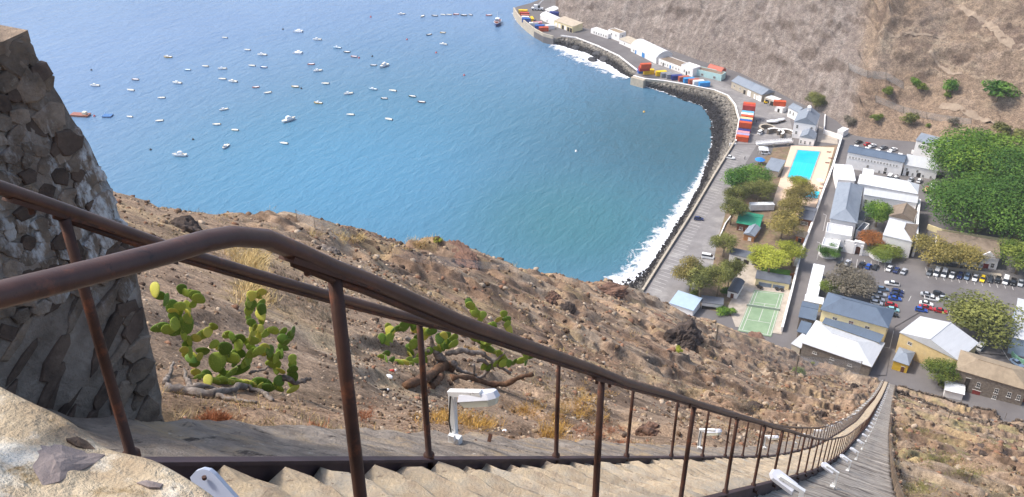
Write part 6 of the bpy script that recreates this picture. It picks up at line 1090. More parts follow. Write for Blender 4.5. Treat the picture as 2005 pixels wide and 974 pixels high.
BOATS = [('cruiser','white','white cabin cruiser moored below the stone wall in the lower bay',(352,306),205),('launch','white','white launch with cabin nearest the left wall, upper rank',(186,169),205),('launch','yellow','yellow and white launch alone in the upper left of the bay',(329,113),200),('skiff','white','small white boat at the top of the left half, right of the yellow launch',(440,75),200),
 ('skiff','white','small white boat below and right of the top left one',(484,99),198),('launch','white','white launch with beige cover near the bay centre, left of the upper catamaran',(513,109),205),('skiff','white','white open boat just above the little blue one',(493,130),200),('skiff','blue','little blue boat beside the white ones in the upper left centre',(516,133),200),('skiff','white','white open boat left of the white cabin launch, upper left',(402,131),200),('launch','white','white cabin launch in the upper left group',(435,136),215),
 ('skiff','pale_blue','blue-trimmed boat left of the upper left group',(367,138),205),('skiff','white','round-looking white dinghy below the cabin launch, upper left',(435,156),205),('launch','white','white covered launch right of the dinghy in the upper left group',(456,161),195),('launch','white','long white open launch left of the upper left group',(347,164),195),('skiff','white','lone white boat well to the left, middle rank',(256,178),195),('skiff','maroon','tiny dark boat above the lone white one at left',(265,157),200),
 ('skiff','white','white boat with dark stern in the left middle of the bay',(316,193),215),('skiff','white','white boat in the lower left rank, left one',(254,230),195),('skiff','white','white boat in the lower left rank, right one',(312,238),225),('launch','white','white launch bow-on in the middle of the left half',(438,216),240),('skiff','white','white boat below the bow-on launch in the left half',(424,245),215),('skiff','cream','beige boat right of the one below the bow-on launch',(460,256),200),('launch','white','white launch seen end-on in the lower left centre',(442,289),280),
 ('cat','white','upper white catamaran in the middle of the bay',(584,63),200),('cat','white','lower white catamaran in the middle of the bay',(583,105),200),('launch','white','white launch right of the upper catamaran',(621,79),205),('launch','pale_blue','pale blue launch between the launch and the red boat',(660,95),200),('skiff','dark','dark dinghy between the pale blue launch and the red boat',(679,103),205),('skiff','red','red boat in the upper middle of the bay',(693,112),200),('skiff','red','red-bottomed white boat below the lower catamaran',(609,127),220),
 ('launch','white','white sloop-shaped launch below the lower catamaran',(622,140),230),('skiff','grey','small grey boat left of the big cruiser',(731,129),210),('cruiser','white','big white cruiser in the middle right of the bay',(752,131),260),('skiff','red','red and white boat at the left of the central rank',(501,172),225),('skiff','white','white boat next to the red and white one in the central rank',(524,183),235),('skiff','yellow','yellow boat in the central rank',(578,171),205),('skiff','white','white boat right of the yellow one in the central rank',(637,165),210),
 ('launch','white','white launch with bow to the left of the right-hand pair, centre',(682,185),230),('launch','pale_blue','pale launch above the black dinghy at centre right',(730,176),195),('skiff','white','white covered boat right of the pale launch',(769,179),190),('skiff','dark','black dinghy below the pale launch',(752,194),205),('skiff','green','dark green boat at the right of the moorings',(807,190),195),('skiff','maroon','dark boat with red interior, rightmost of the lower moorings',(825,201),195),('launch','yellow','yellow launch in the lower centre',(623,203),195),
 ('cruiser','white','white cruiser end-on in the lower centre',(566,237),70),('skiff','white','white boat below the centre, right of the end-on cruiser',(686,226),205),('skiff','white','white boat at the lower right of the moorings',(761,235),185),('skiff','white','lowest white boat in the centre of the bay',(556,282),195),
 ('launch','white','white launch in the far rank, leftmost',(786,29),215),('skiff','cream','beige boat end-on in the far rank',(827,33),270),('skiff','dark','tiny dark boat in the far rank beside the beige one',(851,32),200),('skiff','white','first of the two little white boats in the far rank',(867,30),195),('skiff','white','second of the two little white boats in the far rank',(879,30),205),('skiff','red','red boat in the far rank',(893,29),215),('skiff','dark','left dark boat of the far pair',(908,31),200),('skiff','dark','right dark boat of the far pair',(921,30),170),('skiff','red','small red-hulled boat next to the workboat',(957,31),215),
 ('skiff','dark','dark boat below the far rank, end-on',(840,69),240),('skiff','yellow','small yellow boat below the far rank',(867,65),205),('launch','white','long white boat below the small yellow one, far right',(868,88),190)]
for k, c, lb, px, a in BOATS: boat(k, c, lb, px, a, sc=random.uniform(.78, 1.0))
# workboat with mast near the pier
p = PS(974, 48, 0); wb = thing('workboat', 'orange and white workboat with mast off the end of the pier', 'boat', (p.x, p.y, .05), rad(292)); h, dk, gw = HS['tug']; put('hull', h, HULLC['navy'], wb); put('deck', dk, HULLC['rust'], wb); put('gunwale', gw, HULLC['white'], wb)
put('wheelhouse', MB().box(-1.2, 1.8, -1.3, 1.3, 1.6, 4.2).mesh('wheelhouse'), HULLC['white'], wb); put('windows', MB().box(-1.0, 1.84, -1.33, 1.33, 3.1, 3.8).mesh('windows'), GLASS, wb); put('hatch', MB().box(-4.6, -1.8, -1.2, 1.2, 1.6, 2.3).mesh('hatch'), HULLC['red'], wb); put('mast', MB().tube([(0, 0, 4.2), (0, 0, 8.5)], [.1, .05], 6).mesh('mast'), HULLC['white'], wb); put('foredeck_box', MB().box(2.6, 4.2, -.9, .9, 1.9, 2.6).mesh('foredeck_box'), HULLC['rust'], wb)
p = PS(158, 227, 0); bg_ = thing('barge', 'rusty flat barge partly hidden by the rubble wall', 'barge', (p.x, p.y, 0), rad(200)); put('hull', loft([[(x, -2, 1.0), (x, -1.8, z), (x, 1.8, z), (x, 2, 1.0)] for x, z in ((-5, .5), (-4.4, -.4), (4.4, -.4), (5, .5))]).mesh('hull'), HULLC['rust'], bg_); put('deckhouse', MB().box(-3.6, -1.6, -1, 1, 1.01, 2.4).mesh('deckhouse'), HULLC['cream'], bg_)
p = PS(211, 228, 0); bg_ = thing('pontoon', 'dark blue square pontoon near the left wall', 'pontoon', (p.x, p.y, 0), rad(205)); bg_.scale = (.8, .8, .8); put('deck', MB().box(-3, 3, -2.4, 2.4, .5, .8).mesh('deck'), HULLC['blue'], bg_)
for y in (-1.7, 1.7): put('float', MB().tube([(-3, y, .2), (3, y, .2)], .5, 10).mesh('float'), HULLC['navy'], bg_)
for x, y in ((-2.8, -2.2), (2.8, -2.2), (2.8, 2.2), (-2.8, 2.2)): put('rail_post', MB().box(x - .06, x + .06, y - .06, y + .06, .81, 1.7).mesh('rail_post'), HULLC['white'], bg_)
bym = MB().lathe([(.05, -.4), (.4, -.25), (.5, .05), (.36, .38), (.12, .52), (.1, .75)], 12).mesh('float', True); ring = MB().tube([(.0, 0, .75), (.12, 0, .85), (0, 0, .95)], .03, 5).mesh('ring')
for lb, c, px in [('red mooring buoy above the moorings at top centre','red',(726,34)),('pink buoy right of the top centre red one','red',(797,78)),('pink buoy further down to the right','red',(854,104)),('lone pink buoy at the right of the moorings','red',(909,148)),('dark buoy at the upper left of the bay','dark',(179,138)),('pink buoy between the barge and the pontoon','red',(185,228)),('yellow buoy off the boulder bank','yellow',(1261,220)),('white marker float in the middle of the inner bay','white',(1128,297)),('dark buoy left of the upper catamaran','dark',(554,58)),('dark buoy near the big white cruiser','dark',(729,111)),('dark buoy right of the yellow boat','dark',(590,174)),('small red float beside the red boat','red',(703,114)),('dark float above the lowest left cruiser','dark',(295,294)),('dark float left of the lowest white boat','dark',(378,274))]:
    p = PS(*px, 0); t = thing('mooring_buoy', lb, 'buoy', (p.x, p.y, 0), 0, 'mooring buoys'); put('float', bym, HULLC[c], t, sc=1.3); put('ring', ring, IRON, t, sc=1.3)
# ================================================================ pier crane, quay clutter, people
p = P(1052, 20); cr = thing('harbour_crane', 'white mobile crane with raised boom on the pier', 'crane', tuple(p), rad(20)); put('carrier', MB().box(-4, 4, -1.4, 1.4, .7, 1.7).mesh('carrier'), WHITER, cr); put('house', MB().box(-2.4, .4, -1.3, 1.3, 1.75, 3.6).mesh('house'), WHITER, cr); put('cab', MB().box(.6, 2.0, -1.2, .1, 1.75, 3.5).mesh('cab'), GLASS, cr)
bo = MB()
for y in (-.5, .5):
    for z in (0, .8): bo.beam((0, y, 2.6 + z), (9, y * .4, 12.5 + z * .4), .14, .14)
for k in range(10): t_ = k / 10; a = Vector((9*t_, -.5 + .3*t_, 2.6 + 9.9*t_)); b = Vector((9*(t_+.1), .5 - .3*t_, 3.2 + 9.9*(t_+.1))); bo.beam(a, b, .1, .1)
put('boom', bo.mesh('boom'), WHITER, cr); put('hoist_rope', MB().tube([(9, 0, 12.5), (9, 0, 5)], .05, 4).mesh('hoist_rope'), IRON, cr)
for x in (-3, -1, 1, 3):
    for y in (-1.3, 1.3): put('wheel', WHEEL, BLACKP, cr, (x, y, .55), sc=1.7)
for lb, px, c, an in [('yellow forklift truck in the middle of the pier', (1046,46), 'yellow', 40), ('yellow loader beside the open shelter on the quay', (1500,203), 'yellow', 10)]:
    p = P(*px); t = thing('forklift', lb, 'forklift', tuple(p), rad(an)); put('body', MB().box(-1.2, .8, -.6, .6, .4, 1.2).mesh('body'), CC[c], t); put('cage', MB().box(-.6, .5, -.5, .5, 1.21, 2.2).mesh('cage'), GLASS, t); put('mast', MB().box(.9, 1.05, -.5, .5, .1, 2.6).mesh('mast'), BLACKP, t); put('forks', MB().box(1.06, 2.1, -.4, .4, .15, .22).mesh('forks'), BLACKP, t)
    for x in (-.8, .5):
        for y in (-.55, .55): put('wheel', WHEEL, BLACKP, t, (x, y, .31))
for lb, px, an in [('white covered boat ashore on the apron behind the ruins', (1512,243), 30), ('second covered white boat ashore, nearer the customs house', (1527,240), 50)]:
    p = P(*px); t = thing('boat_on_trailer', lb, 'boat', tuple(p + Vector((0, 0, .9))), rad(an)); h, dk, gw = HS['launch']; put('hull', h, HULLC['white'], t); put('deck', dk, HULLC['white'], t); put('cover', loft([[(x, -w, .7), (x, 0, z), (x, w, .7)] for x, z, w in ((-3, .9, .7), (-1, 1.5, 1.0), (1.5, 1.4, .9), (2.9, 1.0, .2))]).mesh('cover'), HULLC['white'], t)
    put('trailer_frame', MB().box(-2.6, 3.4, -.5, .5, -.5, -.38).mesh('trailer_frame'), IRON, t)
    for y in (-.9, .9): put('wheel', WHEEL, BLACKP, t, (-.8, y, -.6))
p = P(1487, 321); pa = thing('parasol', 'bright blue round parasol by the moat wall', 'parasol', tuple(p)); put('canopy', MB().lathe([(2.4, 2.1), (1.3, 2.7), (.1, 3.1)], 10).mesh('canopy'), mat('blue_canvas', L('2e86d6'), .8, .05, 1), pa); put('pole', MB().lathe([(.05, 0), (.05, 3.1)], 6).mesh('pole'), WHITE, pa)
p = P(1605, 361); pa = thing('parasol', 'white square parasol on the pool terrace', 'parasol', tuple(p)); put('canopy', MB().lathe([(1.7, 2.0), (1.0, 2.4), (.1, 2.7)], 4).mesh('canopy'), WHITER, pa); put('pole', MB().lathe([(.05, 0), (.05, 2.7)], 6).mesh('pole'), WHITE, pa)
p = P(1494, 300); te = thing('market_tent', 'white peaked tent roof by the footbridge', 'tent', tuple(p), rad(20)); put('roof', MB().add([(-2.2,-2.2,2.3),(2.2,-2.2,2.3),(2.2,2.2,2.3),(-2.2,2.2,2.3),(0,0,3.5)], [(0,1,4),(1,2,4),(2,3,4),(3,0,4),(3,2,1,0)]).mesh('roof'), WHITER, te)
for x in (-2.1, 2.1):
    for y in (-2.1, 2.1): put('pole', MB().box(x-.05, x+.05, y-.05, y+.05, 0, 2.3).mesh('pole'), WHITE, te)
loung = MB().box(-.95, .5, -.32, .32, .3, .36); loung.add([(.5,-.32,.33),(.5,.32,.33),(1.0,.32,.75),(1.0,-.32,.75)], [(0,1,2,3)]); LNG = loung.mesh('bed')
for lb, px in [('topmost wooden sunbed on the pool terrace', (1623,299)), ('second wooden sunbed on the pool terrace', (1626,311)), ('third wooden sunbed on the pool terrace', (1620,320)), ('lowest wooden sunbed on the pool terrace', (1608,370))]:
    t = thing('sunbed', lb, 'sunbed', tuple(P(*px) + Vector((0, 0, .05))), rad(10), 'sunbeds by the pool'); put('bed', LNG, DOORB, t)
    for x in (-.8, .4):
        for y in (-.28, .28): put('leg', MB().box(x-.04, x+.04, y-.04, y+.04, 0, .299).mesh('leg'), DOORB, t)
def person(label, px, top, leg, ang):
    p = P(*px); sk = [((0, 0, .95), .15), ((0, 0, 1.2), .15), ((0, 0, 1.42), .15), ((0, 0, 1.52), .06), ((0, .02, 1.66), .10), ((.09, 0, .9), .10), ((.11, .06, .5), .075), ((.11, -.02, .08), .05), ((.11, .13, .04), .04), ((-.09, 0, .9), .10), ((-.11, -.08, .5), .075), ((-.11, -.16, .08), .05), ((-.11, -.02, .04), .04), ((.2, 0, 1.40), .065), ((.27, -.02, 1.12), .05), ((.27, .08, .88), .04), ((-.2, 0, 1.40), .065), ((-.27, .02, 1.12), .05), ((-.27, .1, .88), .04)]
    ed = [(0,1),(1,2),(2,3),(3,4),(0,5),(5,6),(6,7),(7,8),(0,9),(9,10),(10,11),(11,12),(2,13),(13,14),(14,15),(2,16),(16,17),(17,18)]
    me = bpy.data.meshes.new('person'); me.from_pydata([q for q, r in sk], ed, []); o = put('person', me, leg, None, tuple(p), ang); m_ = o.modifiers.new('skin', 'SKIN')
    for d_, (q, r) in zip(me.skin_vertices[0].data, sk): d_.radius = (r, r)
    me.skin_vertices[0].data[0].use_root = True; s_ = o.modifiers.new('sub', 'SUBSURF'); s_.levels = 1; s_.render_levels = 1
    tag(o, label, 'person'); put('shirt', MB().lathe([(.185, .92), (.19, 1.2), (.2, 1.4), (.09, 1.5)], 10).mesh('shirt', True), top, o); put('hair', MB().lathe([(.115, 1.66), (.11, 1.74), (.05, 1.79)], 8).mesh('hair', True), BLACKP, o)
CLN = mat('dark_clothes', L('3a3d45'), .9, .1, 3); CLB = mat('blue_clothes', L('5a6f8c'), .9, .1, 3); CLW = mat('pale_clothes', L('c9c4ba'), .9, .1, 3)
for lb, px, a, b, an in [('person in dark clothes standing alone on the quay apron', (1481,241), CLN, CLN, 20), ('left of two people walking on the quay apron', (1486,239), CLB, CLN, 60), ('right of two people walking on the quay apron', (1489,238.5), CLN, CLN, 70), ('person in dark clothes crossing the seafront road', (1458,313), CLN, CLN, 100), ('person in pale top beside the yellow loader', (1503,208), CLW, CLB, 10), ('second person by the yellow loader, in blue', (1507,208), CLB, CLN, 200)]: person(lb, px, a, b, rad(an))
# green curved wall at the right edge
pts = [P(x, y) for x, y in [(1979,666),(1976,680),(1982,697),(1994,707),(2012,715)]]; gw_ = thing('curved_wall', 'green painted curved wall at the right edge', 'wall')
for a, b in zip(pts[:-1], pts[1:]): put('wall_section', MB().obox(a, b, .4, 1.2, -.3).mesh('wall_section'), mat('green_wall_paint', L('7fae93'), .8, .06, 1), gw_)
# street lamp posts in the lane
for lb, px in [('thin white lamp post beside the lane above the fort corner', (1612,452)), ('white lamp post by the lane near the museum', (1600,508)), ('dark pole on the dry slope above the white office', (1950,262))]:
    p = FP(*px) if px[0] > 1900 else P(*px); hh = 7.0; t = thing('lamp_post', lb, 'lamp post', tuple(p)); put('post', MB().lathe([(.1, -.3), (.06, hh)], 6).mesh('post'), WHITE if px[0] < 1900 else IRON, t); put('arm', MB().beam((0, 0, hh), (-1.2, 0, hh + .3), .08, .08).mesh('arm'), WHITE if px[0] < 1900 else IRON, t)
# ================================================================ near hillside: outcrops, stones, dry grass
def hz(w, s):
    return hill_z(np.asarray(w, float), np.asarray(s, float))
def outcrop(label, px, size, sc, seed, col, col2, sink=0.35):
    p = HP(*px); bm = bmesh.new(); bmesh.ops.create_icosphere(bm, subdivisions=5 if size > 2 else 4, radius=1.0)
    V = np.array([v.co[:] for v in bm.verts]); n = 0.34 * fbm(V[:, 0] * 1.7 + seed, V[:, 1] * 1.7 + V[:, 2] * 1.3, 4, 800 + seed) + 0.22 * ridge(V[:, 0] * 2.6 + V[:, 2], V[:, 1] * 2.6 - V[:, 2] * 2, 4, 820 + seed) + 0.16 * fbm(V[:, 0] * 7, V[:, 1] * 7 + V[:, 2] * 6, 5, 840 + seed, .65)
    V = V * (0.85 + n)[:, None] * np.array(sc) * size
    for v, q in zip(bm.verts, V): v.co = q
    me = bpy.data.meshes.new('rock_outcrop'); bm.to_mesh(me); bm.free(); m_ = mat('outcrop_%d' % seed, col, .95, .3, 1.6 / max(size, .5), .9, 6 / max(size, .3), col2=col2, bdist=.05 * size)
    o = put('rock_outcrop', me, m_, None, (p.x, p.y, p.z - sink * size)); o.rotation_euler = (0, 0, seed * 1.3); tag(o, label, 'rock')
DK, DK2, BR, BR2 = L('5c5049'), L('372f2b'), L('8a6a58'), L('5b463c')
for a in [('big dark rock face on the slope above the beach shed', (1338,655), 5.0, (0.8, .6, .7), 1, DK, DK2), ('dark rock ledge rising left of the big rock face', (1300,628), 4.0, (1.0, .5, .4), 2, BR, DK2), ('rounded dark boulder perched in the middle of the slope', (1108,602), 1.5, (1, .8, .8), 3, DK, DK2), ('reddish crag beside the perched boulder', (1082,585), 2.2, (.9, .7, .8), 4, BR, DK2), ('dark round rock by the seaward flank between the posts', (1272,842), .42, (.9, .8, .8), 5, BR, DK2), ('dark rock with yellow lichen near the lower stairs', (1605,815), 1.1, (.8, .8, .9), 6, DK, DK2), ('small dark rock in the dry brush below the handrail', (1478,800), .9, (.9, .7, .9), 7, DK, DK2),
          ('dark rock in the middle of the left slope', (358,448), .7, (1, .8, .8), 10, DK, DK2), ('grey rock pile near the handrail bracket', (640,490), .6, (1.2, .8, .6), 12, L('8a8078'), DK2), ('dark crag on the slope near the foot of the stairs', (1672,760), 2.4, (.6, .6, .9), 13, DK, DK2), ('brown ledge on the ridge line above the bay', (900,492), 3.4, (1.4, .6, .4), 14, BR, BR2), ('brown outcrop on the ridge right of the fence', (1180,562), 4.0, (1.3, .7, .45), 15, BR, BR2), ('brown outcrop above the tennis court', (1480,660), 4.0, (1.3, .7, .4), 16, BR, BR2), ('dark scree rock right of the stairs at the bottom edge', (1940,880), 1.6, (1.3, .8, .4), 17, DK, DK2)]: outcrop(*a)
rg = np.random.default_rng(77)
def polar(n, rmin, rmax, amin, amax, power=0.0):                        # points spread over the slope seen from the top of the stairs
    u = rg.random(n); r = np.exp(np.log(rmin) + u * (np.log(rmax) - np.log(rmin))); a = rg.uniform(amin, amax, n); return r * np.sin(a), r * np.cos(a), r
def keep(w, s): o, i = poly_sd(w, s, HILL); return ((w < -3.5) | (w > 1.05)) & (o < 3) & (s > 1.5) & (s < 246) & ~((w > -5.2) & (w < -3) & (s < 2.8))
w, s, r = polar(62000, 3.5, 235, -1.05, 0.22); k = keep(w, s) & (fbm(w / (r * .09), s / (r * .09), 3, 5) > rg.uniform(-.45, .25, len(w))); w, s, r = w[k], s[k], r[k]; n = len(w)
size = r * np.exp(rg.normal(-6.45, .6, n)); size = np.minimum(np.clip(size, .008, .75), r * .0055); z = hz(w, s) + size * .15
pal = np.array([L('95806c'), L('b3a18c'), L('7a6350'), L('54453b'), L('8c6a55'), L('a28c72'), L('63503f')]); c = pal[rg.integers(0, 7, n)] * rg.uniform(.7, 1.15, (n, 1))
STONEM = vcol_mat('loose_stone', 14, .3, .5, 20, bdist=.03)
tag(rocks('loose_stones', np.c_[w, s, z], size, c, STONEM, .7, 9), 'loose stones strewn over the brown hillside', 'stones', None, 'stuff')
def blades(name, label, P0, h, spread, col, nb, wid, seed, kind='stuff', parent=None, cat='grass'):
    r = np.random.default_rng(seed); n = len(P0); N = n * nb; b = np.repeat(P0, nb, axis=0); hh = np.repeat(h, nb) * r.uniform(.45, 1.1, N); sp = np.repeat(spread, nb)
    off = r.normal(0, 1, (N, 2)) * (sp * .45)[:, None]; b = b.copy(); b[:, :2] += off; d = np.c_[off * .8 / np.maximum(sp, 1e-3)[:, None] + r.normal(0, .45, (N, 2)), np.ones(N)]; d /= np.linalg.norm(d, axis=1)[:, None]
    t = b + d * hh[:, None]; t[:, 2] -= hh * .12; side = np.c_[-d[:, 1], d[:, 0], np.zeros(N)] + r.normal(0, .3, (N, 3)); side /= np.linalg.norm(side, axis=1)[:, None]; wd_ = np.repeat(wid, nb)[:, None] * side
    m = (b + t) / 2 + np.c_[np.zeros((N, 2)), hh * .1]; V = np.stack([b - wd_, b + wd_, m + wd_ * .7, t, m - wd_ * .7], 1).reshape(-1, 3); F_ = np.arange(N * 5).reshape(-1, 5); C = np.repeat(np.repeat(col, nb, axis=0) * r.uniform(.7, 1.25, (N, 1)), 5, axis=0)
    return tag(put(name, npmesh(name, V, F_, False, C), GRASSM, parent), label, cat, None, kind)
GRASSM = vcol_mat('dry_grass_blades', 30, .15, 0.0, 20, rough=.8)
w, s, r = polar(9000, 4.2, 230, -1.05, .22); k = keep(w, s) & (vnoise(w / (2 + r * .05), s / (2 + r * .05), 15) > .5); w, s, r = w[k], s[k], r[k]; n = len(w)
pal = np.array([L('b9a274'), L('a08f6b'), L('8d8468'), L('c9ad74'), L('948568')])[rg.integers(0, 5, n)]; sc_ = np.clip(.05 + r * .0055, .07, .55) * rg.uniform(.5, 1.4, n)
blades('dry_grass', 'dry grass tufts scattered over the hillside', np.c_[w, s, hz(w, s) - .01], sc_, sc_ * .9, pal, 16, sc_ * .022, 5)
def patch_grass(name, label, spots, colr, hgt, nb, seed):
    pts = []; hh = []
    for px, py, rx, ry, cnt in spots:
        for _ in range(cnt):
            x, y = px + rg.normal(0, rx * .45), py + rg.normal(0, ry * .45); q = HP(x, y)
            if (q.x < -3.5 or q.x > 1.1): pts.append(q[:]); hh.append(hgt * rg.uniform(.6, 1.3) * max(1, (Vector(q) - Vector(CAM)).length / 14) ** .6)
    P0 = np.array(pts); hh = np.array(hh); blades(name, label, P0, hh, hh * .8, np.repeat(np.array([colr]), len(P0), 0), nb, hh * .02, seed)
patch_grass('golden_grass', 'golden dry grass clumps near the upper stairs', [(870,820,60,16,40),(940,835,40,14,26),(1085,845,30,24,40),(1040,800,50,14,20),(1130,810,60,20,40),(1150,780,50,20,26),(940,690,30,10,6),(1600,560,1,1,1)], L('c79f58'), .12, 40, 31)
patch_grass('red_grass', 'rust-red dry ground cover beside the stairs', [(425,824,48,10,40),(715,815,14,18,14),(1170,845,60,22,40),(1210,870,50,12,20),(620,845,20,5,6)], L('aa7050'), .075, 46, 32)
patch_grass('straw_grass', 'tall straw-coloured grass on the left slope', [(490,520,34,30,60),(500,580,40,30,50),(470,480,40,20,24),(820,480,60,14,24),(690,470,50,10,18)], L('d9c08a'), .22, 36, 33)
patch_grass('grey_brush', 'tangled grey dry brush on the slope', [(590,590,70,40,110),(640,620,40,30,50),(560,540,50,20,30),(1330,770,60,30,90),(1230,720,60,30,70),(960,640,60,25,50),(1440,790,60,20,60),(820,560,60,25,50),(1110,700,60,20,40),(1500,760,40,20,40),(1620,740,40,16,30)], L('8d8271'), .13, 26, 34)
patch_grass('green_scrub', 'low yellow-green scrub right of the stairs', [(1840,900,60,20,70),(1800,960,40,16,50),(1790,845,40,10,30),(1890,925,50,14,40),(1960,870,50,14,26)], L('94915a'), .12, 26, 35)
for i, (lb, px, ww, hh, k_) in enumerate([('green shrub on the slope above the stone store', (1566,735), 4.2, 1.6, 'bush'), ('yellow-green weed below the big rock face', (1328,690), 1.6, .8, 'yellow'), ('small yellow weed above the stone store wall', (1592,713), 1.6, .8, 'yellow'), ('green shrub on the ridge crest beside the bay', (858,477), 1.8, 1.0, 'yellow')]): tree(lb, px, ww, hh, k_, 'bush', 'shrub', 'shrub', base=HP(*px))
# ================================================================ prickly pears and dead wood
PADG = [mat('cactus_pad_green', L('9aa944'), .65, .2, 9, .4, 60, col2=L('758c34'), objvar=.2, bdist=.004), mat('cactus_pad_yellow', L('c0b955'), .6, .2, 8, .3, 60, col2=L('a5a844'), objvar=.15, bdist=.004), mat('cactus_pad_dark', L('6f8a34'), .55, .2, 9, .3, 60, col2=L('456222'), objvar=.15, bdist=.004)]
bm = bmesh.new(); bmesh.ops.create_uvsphere(bm, u_segments=16, v_segments=10, radius=1.0)
for v in bm.verts:
    z_ = v.co.z; v.co.x *= (1.0 + .22 * z_) * .96; v.co.y *= .15
PADM = bpy.data.meshes.new('pad'); bm.to_mesh(PADM); bm.free(); PADM.shade_smooth()
sp_ = MB()
for i in range(46):
    a, b = random.uniform(-1, 1), random.uniform(-1, 1)
    if a*a + b*b < .85: y = .14 * math.sqrt(max(0, 1 - a*a - b*b)) * random.choice((-1, 1)); p_ = Vector((a * (1 + .22*b), y, b)); d = Vector((random.gauss(0, .3), math.copysign(1, y), random.gauss(0, .3))).normalized(); q = Vector((.018, 0, .018)); sp_.add([p_ - q, p_ + q, p_ + d * .16], [(0, 1, 2)])
SPINEM = sp_.mesh('spines'); SPC = mat('spine_straw', L('d9cf9a'), .8, .1, 5)
def vplane(base, px, py):                                               # upright plane through the plant's foot, facing the stair head
    nrm = Vector((base.x, base.y, 0)).normalized(); r = Vector([float(v) for v in ray(px, py)]); c0 = Vector((0, 0, CAMZ)); t_ = (base - c0).dot(nrm) / r.dot(nrm); p = c0 + r * t_
    if p.z < float(hz([p.x], [p.y])[0]) + .02: p = HP(px, py) + Vector((0, 0, .035)); t_ = (p - c0).dot(Vector([float(v) for v in FV]))
    return p, t_
def cactus(label, foot, org, scl, pads, seed):
    rd = random.Random(seed); extra = []
    for i_, (cx, cy, ln, wd_, an) in enumerate(list(pads)):           # pads grow edge to edge: fill each gap to the nearest lower pad
        low = [q for q in pads if q[1] > cy + 20]
        if low:
            q = min(low, key=lambda q: (q[0] - cx) ** 2 + (q[1] - cy) ** 2); ds = math.hypot(q[0] - cx, q[1] - cy); n_ = int(ds // 62)
            for k_ in range(1, n_ + 1):
                f_ = k_ / (n_ + 1); extra.append((cx + (q[0] - cx) * f_ + rd.gauss(0, 6), cy + (q[1] - cy) * f_ + rd.gauss(0, 6), 85 * rd.uniform(.8, 1.2), 62 * rd.uniform(.8, 1.2), math.degrees(math.atan2(q[0] - cx, -(q[1] - cy))) + 180 + rd.gauss(0, 15)))
    pads = list(pads) + extra; base = HP(*foot); t = thing('prickly_pear', label, 'cactus', tuple(base)); yawp = math.atan2(base.y, base.x) - math.pi / 2
    for cx, cy, ln, wd_, an in pads:
        px, py = org[0] + cx * scl, org[1] + cy * scl; p, tt = vplane(base, px, py); p = p + (p - Vector((0, 0, CAMZ))).normalized() * rd.gauss(0, .05); u = scl * tt / F
        o = put('pad', PADM, PADG[rd.choice((0, 0, 0, 1, 2, 2))], t, p - base, sc=(wd_ * .60 * u, ln * .56 * u, ln * .56 * u)); o.rotation_euler = (rd.gauss(-.15, .3), rad(an) * 1.0, yawp + rd.gauss(0, .4)); tag(put('spines', SPINEM, SPC, o), kind='stuff')
    return t, base
PADS1 = [(88,105,110,70,-15),(170,178,105,60,70),(285,100,80,65,5),(210,225,95,80,40),(270,225,80,70,100),(355,135,80,65,-30),(410,170,95,75,-40),(325,235,100,60,10),(370,210,80,60,-20),(125,382,130,75,80),(240,355,100,85,30),(325,360,140,80,5),(300,440,80,40,0),(515,375,90,60,40),(435,435,130,80,70),(305,545,65,60,-40),(440,555,95,90,0),(620,435,100,60,50),(520,505,80,50,50),(700,470,100,75,60),(600,535,100,90,20),(795,440,85,75,-60),(775,490,90,75,0),(545,635,140,110,10),(650,605,130,90,75),(710,570,90,80,30),(805,568,95,80,80),(890,545,105,70,15),(930,555,90,60,20),(955,402,85,65,90),(1030,408,60,50,90),(1100,408,75,60,90),(1030,525,80,50,-50),(1005,570,85,70,-40),(1095,612,70,55,20),(955,645,110,80,90),(1010,700,80,70,10),(1095,690,85,55,60),(710,690,150,70,70),(870,790,140,90,-75),(990,820,95,65,-60),(1100,833,100,50,85),(600,740,110,80,0),(470,735,90,70,-30),(400,770,70,50,90),(560,790,120,60,80),(480,790,90,60,0),(380,650,80,70,0),(790,215,85,75,20),(865,205,75,55,80),(795,150,80,65,20),(865,125,75,65,50),(775,310,50,40,0),(870,335,70,40,0),(860,390,60,50,0),(340,480,90,34,0),(345,560,90,34,5),(820,380,80,30,20),(850,450,80,40,0)]
PADS2 = [(835,55,75,60,-20),(878,130,70,65,-30),(955,165,65,60,30),(1135,155,60,60,10),(1160,200,75,50,85),(1090,205,70,60,20),(755,260,80,60,80),(130,260,60,50,40),(150,305,90,80,0),(80,380,90,60,0),(135,385,110,90,70),(275,260,110,90,10),(350,260,90,55,10),(440,330,120,90,0),(510,300,85,80,60),(385,358,60,60,90),(580,370,90,80,30),(640,340,70,70,0),(700,360,80,60,70),(640,420,100,70,60),(700,415,90,70,80),(145,465,110,70,40),(68,545,75,55,20),(315,460,90,60,0),(320,525,110,80,80),(430,560,130,80,-20),(320,600,75,50,90),(450,505,80,60,0),(950,335,90,55,0),(1180,585,70,50,10),(960,430,70,60,30),(1085,490,60,50,80),(1240,420,80,60,60),(1420,480,85,60,60),(1330,550,120,70,70),(1050,350,70,60,40),(970,610,80,60,50),(910,240,80,50,-20),(1010,270,90,50,30),(860,330,80,60,10),(1330,470,80,50,40),(1190,330,70,50,30)]
DEADW = mat('weathered_dead_wood', L('9d9288'), .95, .35, 6, .9, 30, col2=L('5f554d'), stretch=(1, 1, 3), bdist=.02); FIBRE = mat('brown_fibrous_wood', L('7f5f4a'), .95, .3, 8, .9, 40, col2=L('54402f'), bdist=.02)
